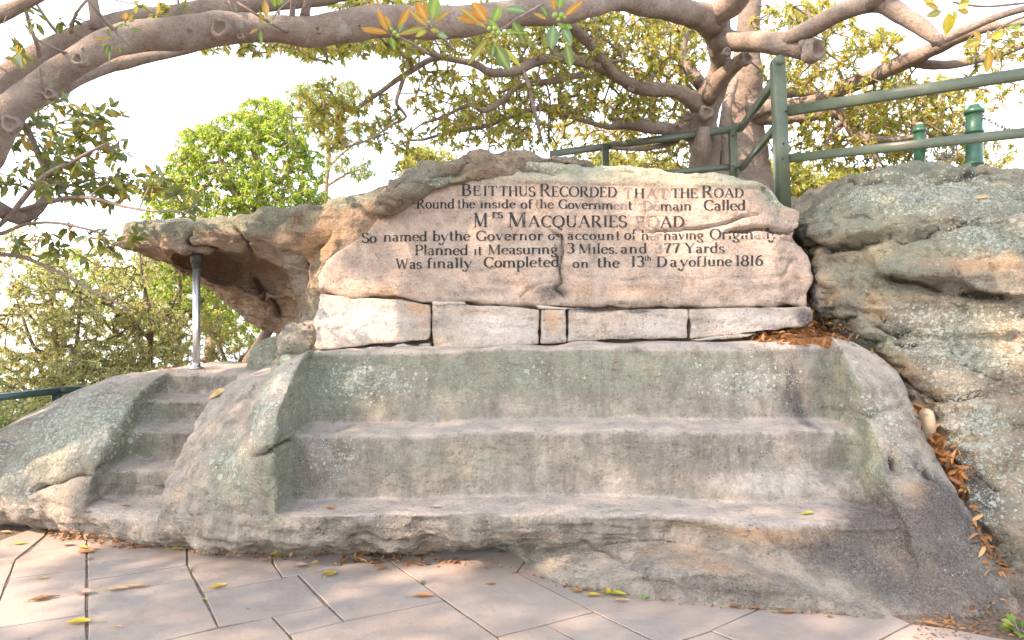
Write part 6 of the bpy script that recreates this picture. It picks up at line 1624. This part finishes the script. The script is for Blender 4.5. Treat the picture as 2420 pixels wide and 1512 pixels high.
sprig('rightmost hanging sprig with two pale green figs and drooping blue green leaves', [(1700, 20), (1640, 70), (1590, 120), (1560, 140)],
    [(1600, 120, 1735, -5, 52, OR), (1570, 70, 1600, -60, 60, GR), (1545, 80, 1525, -30, 40, OR), (1365, 80, 1205, 45, 60, TE), (1540, 150, 1520, 325, 88, TE), (1590, 160, 1660, 300, 60, TE), (1620, 270, 1655, 455, 66, GD), (1640, 200, 1560, 150, 40, GR), (1500, 135, 1400, 80, 34, OG), (1500, 120, 1450, 30, 40, GD), (1600, 170, 1665, 185, 40, GR)],
    [(1545, 102, 20), (1590, 103, 20), (1570, 130, 14), (1610, 118, 12)], 2.75)
def c3(x, y): return (1535.6 + .365 * x, .365 * y)
sprig('sprig at the top right with one large hanging yellow leaf', [(2420, 20), (2200, 40), (2050, 30), (1960, 10)],
    [(1935, 65, 1925, 225, 110, (.55, .40, .02)), (1880, 60, 1790, 20, 40, OG), (1900, 70, 1800, 100, 50, OL), (1980, 40, 2070, 20, 60, OL), (1980, 60, 2080, 80, 40, OG), (2000, 20, 2080, -20, 60, GR), (1850, 30, 1760, -30, 50, OG), (1960, 60, 1990, 130, 30, YE)], [], 3.3, c3)
sprig('sprig at the right edge with olive and orange leaves above the railing', [(2440, 100), (2300, 160), (2200, 230), (2160, 270)],
    [(2160, 260, 2030, 300, 60, OL), (2150, 270, 2100, 200, 46, OG), (2180, 260, 2210, 190, 56, OG), (2200, 250, 2290, 210, 56, YE), (2200, 290, 2190, 470, 70, OG), (2230, 300, 2260, 370, 50, OL), (2260, 270, 2350, 300, 44, OL), (2320, 210, 2400, 240, 50, OG), (2300, 180, 2420, 170, 40, GR)], [], 3.6, c3)
def c1(x, y): return (.3515 * x, .3515 * y)
sprig('small sprig with bright orange tip growing from the knotted limb at top left', [(900, 330), (830, 270), (770, 200), (840, 150), (840, 120)],
    [(845, 140, 835, 80, 44, (.6, .3, .02)), (860, 140, 890, 90, 34, OG), (870, 150, 900, 120, 30, GR), (740, 260, 630, 262, 22, OG), (740, 250, 720, 195, 24, GD), (735, 290, 705, 360, 40, GD), (740, 300, 725, 410, 34, GD), (790, 310, 815, 350, 36, GD), (720, 290, 685, 305, 34, OL), (870, 190, 950, 212, 26, GD), (820, 160, 790, 190, 24, GR)],
    [(838, 162, 10), (728, 255, 8), (860, 168, 8)], 4.0, c1)
sprig('small sprig hanging over the long limb right of the round branch scar', [(1960, -10), (1880, 60), (1830, 130), (1790, 190)],
    [(1800, 130, 1770, -10, 50, OG), (1850, 50, 1840, -20, 40, GR), (1870, 40, 1900, -20, 40, GR), (1740, 190, 1675, 220, 26, OG), (1750, 185, 1750, 290, 40, GD), (1770, 190, 1740, 60, 28, OL), (1830, 120, 1820, 165, 26, GR), (1780, 130, 1735, 90, 30, OG)], [], 4.2, c1)
# ------------------------------------------------------------------ fallen leaves lying on the paving and the rocks
allv, allq, off_ = [], [], 0
for k_ in ROCK:
    if k_ in ('stone_block',): continue
    v_, q_ = ROCK[k_]; allv.append(v_); allq.append(q_ + off_); off_ += len(v_)
ALLV = np.vstack(allv); ALLQ = np.vstack(allq)
near_ = (ALLV[:, 1] < 7.4)
mq = near_[ALLQ].all(1)
ROCKBVH = BVHTree.FromPolygons([tuple(p) for p in ALLV], [tuple(f) for f in ALLQ[mq].tolist()])
def surf(ox, oy):
    d = (Vector(W(ox, oy, 1.0)) - EYEV).normalized()
    h = ROCKBVH.ray_cast(EYEV, d, 9)
    g = G(ox, oy) if oy > CY + 5 else None
    if h[0] is not None and (g is None or (h[0] - EYEV).length < (Vector(g) - EYEV).length):
        return np.array(h[0]), np.array(h[1])
    return np.array(g), np.array([0, 0, 1.0])
YEL, BRO, TAN, PNK, ORA, GRN = (.50, .36, .04), (.26, .13, .06), (.46, .31, .17), (.44, .29, .24), (.44, .20, .08), (.14, .26, .04)
def fallen(ox, oy, L, ang, w, col, label, curl=.25, stalk=.35, side=1):
    p, n = surf(ox, oy)
    if n[2] < .3: n = np.array([0, -.4, .9])
    a = R(ang)
    ax = np.array([math.cos(a), math.sin(a), 0]); ax -= n * (ax @ n); ax /= np.linalg.norm(ax)
    s = np.cross(n, ax)
    o = empty('fallen_leaf', tuple(p), label, 'leaf', 'fallen leaves')
    n_ = 9; V = []; cols = []
    rr = random.Random(int(ox * 7 + oy))
    tw = rr.uniform(-.5, .5)
    for k in range(n_):
        t = k / (n_ - 1)
        hw = .5 * w * L * math.sin(math.pi * t ** .85) ** .75 if 0 < t < 1 else .0008
        for q_ in (-1, -.5, 0, .5, 1):
            z = .006 + curl * L * (abs(q_) ** 1.5 * .35 * math.sin(math.pi * t) + .25 * (2 * t - 1) ** 2 * .6) + .08 * L * tw * q_ * (t - .3) + rr.uniform(0, .002)
            V.append(p + ax * L * (t - .5) + s * hw * q_ + n * max(.003, z))
            c = np.array(col) * (1 + .25 * math.sin(t * 7 + q_ * 3 + ox))
            cols.append(np.clip(c if q_ else c * .7 + .05, 0, 1))
    ii = np.arange(n_ * 5).reshape(n_, 5)
    q = np.stack([ii[:-1, :-1], ii[1:, :-1], ii[1:, 1:], ii[:-1, 1:]], -1).reshape(-1, 4)
    me = np_mesh('blade', np.array(V), q); cattr(me, 'tint', np.array(cols))
    link('blade', me, M['dryleaf'], o)
    if stalk:
        P = [p - ax * L * .5 + n * .008, p - ax * L * (.5 + stalk * .5) + s * .004 + n * .012, p - ax * L * (.5 + stalk) + s * .012 * side + n * .006]
        P = np.array([[*x, .0016] for x in P])
        v, q2, t2 = tube(P, 5)
        me = np_mesh('stalk', v, [q2, t2]); cattr(me, 'tint', np.tile(np.array([[.4, .36, .08]]), (len(v), 1)))
        link('stalk', me, M['dryleaf'], o)
def F5(x, y, *a): fallen(*c5(x, y), *a)
def F6(x, y, *a): fallen(*c6(x, y), *a)
F5(20, 153, .10, 170, .45, TAN, 'pale tan leaf at the far left beside the bare soil')
F5(90, 208, .10, 20, .3, YEL, 'narrow yellow leaf on the leftmost paving slabs below the rock')
F5(312, 211, .09, 10, .42, TAN, 'pale cream leaf lying below the stair foot, left of the yellow and orange pair')
F5(380, 224, .10, 160, .40, YEL, 'yellow leaf lying over an orange one on the long vertical joint')
F5(398, 244, .11, 190, .62, ORA, 'broad orange brown leaf under the yellow one on the long vertical joint')
F5(440, 232, .06, 10, .35, BRO, 'small brown leaf just right of the yellow and orange pair')
F5(416, 277, .045, 30, .6, BRO, 'tiny brown leaf scrap beside the vertical joint')
F5(198, 366, .07, 15, .3, TAN, 'thin tan leaf alone on the left slab above the curled brown pair')
F5(180, 466, .09, 20, .50, BRO, 'crumpled brown leaf at the bottom left with a second leaf across it', .5)
F5(212, 458, .13, 22, .24, BRO, 'long narrow brown leaf lying across the crumpled one')
F5(392, 437, .09, 200, .7, PNK, 'pale pinkish curled leaf straddling the long vertical joint', .6)
F5(540, 416, .12, 15, .42, TAN, 'pointed tan leaf, left one of the touching pair on the big slab', .2, .5)
F5(632, 405, .15, 8, .26, TAN, 'long pale leaf, right one of the touching pair on the big slab', .2)
F5(1006, 404, .10, 40, .5, YEL, 'olive yellow oval leaf with its stalk pointing up on the middle slab')
F5(360, 574, .13, 190, .4, YEL, 'yellow leaf at the bottom left lying against the vertical joint', .4, .6)
F5(545, 590, .05, -10, .3, TAN, 'tiny tan leaf near the bottom edge of the big slab')
F5(948, 464, .04, -20, .4, YEL, 'tiny yellow scrap in the slanting joint')
F5(660, 222, .12, 20, .3, BRO, 'brown leaf under the lip of the rock below the stair', .3)
F5(820, 232, .12, 5, .25, YEL, 'flat narrow yellow leaf under the lip of the rock')
F5(1282, 259, .11, 185, .5, YEL, 'curled yellow leaf leaning on the rock below the bench end', .5, .6)
F5(1220, 284, .05, 10, .6, ORA, 'small orange leaf at the rock foot beside the curled yellow one')
F5(1385, 313, .09, 200, .7, PNK, 'pale pink curled leaf on the slab below the bench end', .7)
F5(1522, 345, .085, 80, .95, YEL, 'broad bright yellow leaf standing out on the middle slabs', .35, .3)
F5(1762, 318, .075, 60, .6, ORA, 'orange round leaf with its stalk pointing down left')
F5(1952, 448, .12, 5, .35, ORA, 'long orange leaf lying along the slanting joint')
F5(1590, 290, .07, 80, .6, ORA, 'curled orange leaf at the rock foot where the undercut begins', .6)
F5(2265, 393, .06, 0, .3, BRO, 'small red brown leaf on the slab left of the tongue of rock')
F5(1920, 296, .03, 0, .8, ORA, 'tiny orange scrap below the undercut')
F6(455, 404, .065, 20, .85, ORA, 'round orange brown leaf near the tip of the rock tongue', .2, 0)
F6(525, 425, .085, 5, .5, YEL, 'yellow leaf, left one of the overlapping trio at the rock tongue', .3)
F6(578, 412, .09, 100, .6, YEL, 'upright curled yellow leaf in the middle of the trio at the rock tongue', .6)
F6(628, 420, .11, -15, .5, (.42, .42, .03), 'large yellow green leaf, right one of the overlapping trio', .3)
F6(648, 449, .09, -5, .3, TAN, 'tan leaf just below the overlapping trio')
F6(755, 433, .07, 0, .45, GRN, 'small bright green leaf right of the yellow trio', .3, .6)
F6(1160, 472, .12, 20, .3, BRO, 'brown pointed leaf on the paving edge, left of the small oval one')
F6(1232, 482, .06, 0, .5, ORA, 'small oval orange brown leaf on the paving edge beside the pointed one')
F6(1380, 501, .10, -3, .38, ORA, 'long stalked orange leaf on the paving below the dark stained rock', .2, .7)
F6(1566, 520, .03, 0, .7, BRO, 'tiny brown scrap on the right slab')
F6(2015, 556, .09, -35, .4, BRO, 'curled brown leaf at the lower right where the paving meets soil', .4)
F6(1470, 64, .10, 20, .38, (.46, .44, .02), 'bright yellow green leaf on the lower bench tread towards the right', .2, .4)
F6(630, 50, .035, -15, .4, ORA, 'tiny orange leaf on the lower bench tread near the middle')
fallen(515, 934, .17, 5, .62, (.62, .38, .14), 'large pale orange leaf on the topmost carved stair tread', .35, .35)
fallen(298, 1198, .06, -15, .5, BRO, 'small brown leaf on the lowest carved stair tread', .3)
fallen(395, 873, .10, 10, .35, BRO, 'dark curled leaf on the rock edge at the head of the stair', .6)
fallen(780, 1203, .07, -5, .35, (.4, .12, .04), 'small red brown leaf at the left end of the lower bench tread', .3)
fallen(1033, 1199, .075, 5, .55, (.6, .48, .38), 'pale cream leaf on the lower bench tread left of the middle', .1, .1)
fallen(2318, 468, .12, 5, .3, (.62, .36, .14), 'pale orange leaf lying on the upper face of the large boulder', .05, .1)
fallen(921, 1012, .035, 20, .3, (.6, .45, .1), 'thin straw coloured leaf near the left end of the upper bench tread', .2, .0)
fallen(1900, 1022, .03, 0, .4, ORA, 'tiny orange leaf in the right corner of the upper bench tread')
fallen(705, 908, .06, -15, .3, BRO, 'small dark leaf on the hump between stair and bench')

# drifts of dead leaves in the gap between the rocks and along their feet
LIT = [(.27, .11, .035, 3), (.38, .17, .055, 2.2), (.20, .09, .04, 2.4), (.46, .26, .11, 1), (.13, .07, .04, 1.6)]
def drift(name, label, path, n, width, L, up=.03, tilt=.8, cat='leaf litter'):
    """path: (x, y) measured along the drift, dropped onto whatever lies there"""
    P = np.array(path, float)
    t = np.sort(RNG.random(n)) * (len(P) - 1)
    i = np.clip(t.astype(int), 0, len(P) - 2); f = (t - i)[:, None]
    c = P[i] * (1 - f) + P[i + 1] * f
    wv = P[i, 2] * (1 - f[:, 0]) + P[i + 1, 2] * f[:, 0]
    B, Nn = [], []
    for k in range(n):
        x = c[k, 0] + RNG.uniform(-1, 1) * wv[k] * width; y = c[k, 1] + RNG.uniform(-1, 1) * wv[k] * width * .6
        p, nn_ = surf(x, y)
        if p is None or not np.isfinite(p).all(): continue
        B.append(p + np.array([0, -.01, RNG.uniform(0, up)])); Nn.append(nn_)
    B = np.array(B); m = len(B)
    dirs = unit(m); dirs[:, 2] *= .35
    nr = np.array([[0, -.25, 1.0]]) + unit(m) * tilt
    o = build_leaves(name, [leaf_arrays(B, dirs, nr, RNG.uniform(.5, 1.2, m) * L, L * .32, pick_cols(m, LIT, .3), True, .3, .5)], M['dryleaf'], None, 'stuff')
    tag(o, label, cat)
# solid bed of soil and leaves that fills the gap, so the litter lies on something
def bed_f(x, y, z):
    zt_ = np.interp(x, [1.95, 2.15, 2.35, 2.5, 2.62, 2.8, 2.95, 3.05, 3.15], [1.42, 1.46, 1.49, 1.44, 1.32, 1.08, .75, .4, .1])
    ylim = np.interp(x, [2.0, 2.3, 2.6, 2.8, 3.0], [5.20, 5.18, 5.05, 4.9, 4.5])
    up_ = sstep(5.45, 6.6, y) * 1.1
    return np.maximum(np.maximum(z - zt_ - up_ + .03 * fbm(x * 6, y * 6, z * 6, 2, 3.), ylim - y), np.maximum(np.maximum(1.9 - x, x - 3.3), y - 6.8)) + .0
v_, q_ = sdf_mesh('leaf_bed', bed_f, (1.85, 3.9, -.2), (3.4, 7.0, 2.75), .03)
bm_ = NT('leaf_mould'); pb_ = bm_.coord()
M['mould'] = bm_.done(bm_.bsdf(bm_.mix(bm_.ramp(bm_.noise(pb_, 45, 5, .8), .35, .65), (.13, .06, .03), (.36, .15, .05)), .95, bm_.bump(bm_.noise(pb_, 60, 4, .8), .02), .2))
tag(link('leaf_mould', np_mesh('leaf_mould', v_, q_), M['mould']), 'bed of brown leaf mould filling the gap between the rocks', 'leaf litter', kind='stuff')
nb = normals(v_, q_)
sel = np.where((nb[:, 2] > .25) | ((nb[:, 1] < -.3) & (v_[:, 2] > .2) & (v_[:, 0] > 2.82)))[0]
sel = RNG.choice(sel, 3000)
B_ = v_[sel] + nb[sel] * RNG.uniform(0, .035, (len(sel), 1)) + unit(len(sel)) * .01
dr = unit(len(sel)); dr = dr - nb[sel] * (dr * nb[sel]).sum(1)[:, None] * .8
tag(build_leaves('leaf_litter', [leaf_arrays(B_, dr, nb[sel] + unit(len(sel)) * .6, RNG.uniform(.05, .12, len(sel)), .028, pick_cols(len(sel), LIT, .3), True, .3, .5)], M['dryleaf'], None, 'stuff'),
    'drift of dry orange brown leaves packed in the gap beside the large boulder', 'leaf litter')
drift('leaf_litter', 'orange dead leaves tucked under the undercut of the bench rock', [(755, 1320, 30), (840, 1322, 26), (910, 1315, 24), (1000, 1325, 22), (1100, 1330, 14)], 110, 1.0, .07, .015)
drift('leaf_litter', 'brown leaf scraps and twigs swept against the left foot of the rock', [(100, 1252, 14), (150, 1262, 20), (200, 1270, 16), (260, 1285, 14), (330, 1292, 12)], 170, 1.0, .05, .012)
drift('leaf_litter', 'thin line of leaf scraps along the foot of the hump between stair and bench', [(300, 1290, 14), (420, 1296, 14), (530, 1304, 16), (620, 1310, 14), (720, 1322, 10)], 120, 1.0, .04, .008)
drift('leaf_litter', 'fine leaf scraps lying along the foot of the rock tongue', [(1120, 1330, 20), (1200, 1345, 20), (1290, 1370, 14), (1370, 1390, 12), (1450, 1405, 10), (1700, 1432, 8), (2000, 1450, 8)], 130, 1.0, .03, .006)
drift('leaf_litter', 'needles and leaf scraps on the bare soil in the bottom right corner', [(2180, 1480, 40), (2280, 1470, 50), (2370, 1440, 60), (2400, 1490, 60)], 260, 1.2, .035, .008)
drift('leaf_litter', 'orange leaves caught in the lower gully beside the dark stained rock', [(2160, 960, 14), (2200, 1020, 14), (2240, 1090, 16), (2260, 1130, 10), (2310, 1240, 12), (2335, 1300, 14), (2365, 1350, 16)], 200, 1.0, .08, .03)
drift('leaf_litter', 'short line of dry leaves lying against the right end of the block course', [(1880, 792, 14), (1920, 785, 22), (1960, 775, 30), (2010, 785, 24)], 160, 1.0, .06, .02)

# ------------------------------------------------------------------ pebbles in the gully
def pebble(x, y, d, r, sx, sy, sz, label):
    c = W(x, y, d)
    u, w_ = np.meshgrid(np.linspace(0, 2 * math.pi, 15)[:-1], np.linspace(.02, math.pi - .02, 10), indexing='ij')
    V = np.stack([np.cos(u) * np.sin(w_) * sx, np.sin(u) * np.sin(w_) * sy, np.cos(w_) * sz], -1) * r
    V = V * (1 + .12 * vn(V[..., 0] * 20 + x, V[..., 1] * 20, V[..., 2] * 20))[..., None]
    ii = np.arange(V.shape[0] * V.shape[1]).reshape(V.shape[:2])
    q = np.stack([ii, np.roll(ii, -1, 0)], -1)
    Q = np.stack([ii[:, :-1], np.roll(ii, -1, 0)[:, :-1], np.roll(ii, -1, 0)[:, 1:], ii[:, 1:]], -1).reshape(-1, 4)[:, ::-1]
    tag(link('pebble', np_mesh('pebble', V.reshape(-1, 3) + c, Q), M['pebble']), label, 'pebble', 'smooth stones lodged in the gully')
pebble(2340, 1315, 4.05, .04, .7, .8, 1.1, 'egg shaped pale stone in the lower gully, above the longer pinkish one')
pebble(2364, 1358, 4.0, .042, .8, .8, 1.1, 'longer pinkish stone, lowest of the stones in the gully')
pebble(2188, 1005, 4.78, .10, .5, .9, 1.25, 'largest smooth tan stone wedged high in the gully')

# ------------------------------------------------------------------ small green plant at the lower right corner
pc = G(2410, 1495)
o = empty('ground_plant', tuple(pc), 'small bright green rosette of rounded leaves in the bottom right corner', 'plant')
n_ = 26
an = RNG.uniform(0, 2 * math.pi, n_); el = RNG.uniform(.1, 1.0, n_)
dd = np.stack([np.cos(an) * np.cos(el), np.sin(an) * np.cos(el), np.sin(el)], 1)
bs = np.array(pc)[None] + dd * RNG.uniform(.02, .07, (n_, 1))
cc = pick_cols(n_, [(.22, .36, .05, 2), (.14, .26, .05, 1), (.38, .42, .08, 1)])
for i in range(n_):
    v, q, t, c = leaf_arrays(bs[i:i + 1], dd[i:i + 1] * np.array([[1, 1, .4]]), np.array([[0, -.3, 1.0]]) + unit(1) * .3, .05, .045, cc[i:i + 1])
    me = np_mesh('leaf', v, [q, t]); cattr(me, 'tint', c)
    link('leaf', me, M['leaf'], o)
tube_obj('stem', [tube(np.array([[*pc, .004], [*(bs[i]), .0015]]), 5) for i in range(n_)], M['bark'], o)
# tiny weeds in the paving joints and a grass blade under the blocks
for (x, y), lab in ((c5(878, 330), 'tiny green weed growing in the joint below the hump'), (c5(1950, 388), 'tiny weed at the corner where two paving joints meet')):
    g = G(x, y)
    n_ = 9
    dd = unit(n_); dd[:, 2] = np.abs(dd[:, 2]) + .3
    tag(build_leaves('weed', [leaf_arrays(np.array(g)[None].repeat(n_, 0), dd, unit(n_), .025, .009, pick_cols(n_, [(.16, .26, .05, 1)]))], M['leaf']), lab, 'weed', kind='thing')
p, _ = surf(1400, 805)
tag(build_leaves('grass_sprout', [leaf_arrays(np.array([p, p]) + np.array([[.0, .0, .0], [.01, 0, 0]]), np.array([[.8, -.1, .5], [.2, 0, 1.]]), np.array([[0, -1., 0], [0, -1., 0]]), np.array([.09, .07]), .006, np.array([[.5, .5, .1], [.4, .45, .1]]))], M['leaf']), 'single yellow green grass blade sprouting under the fourth block', 'grass', kind='thing')
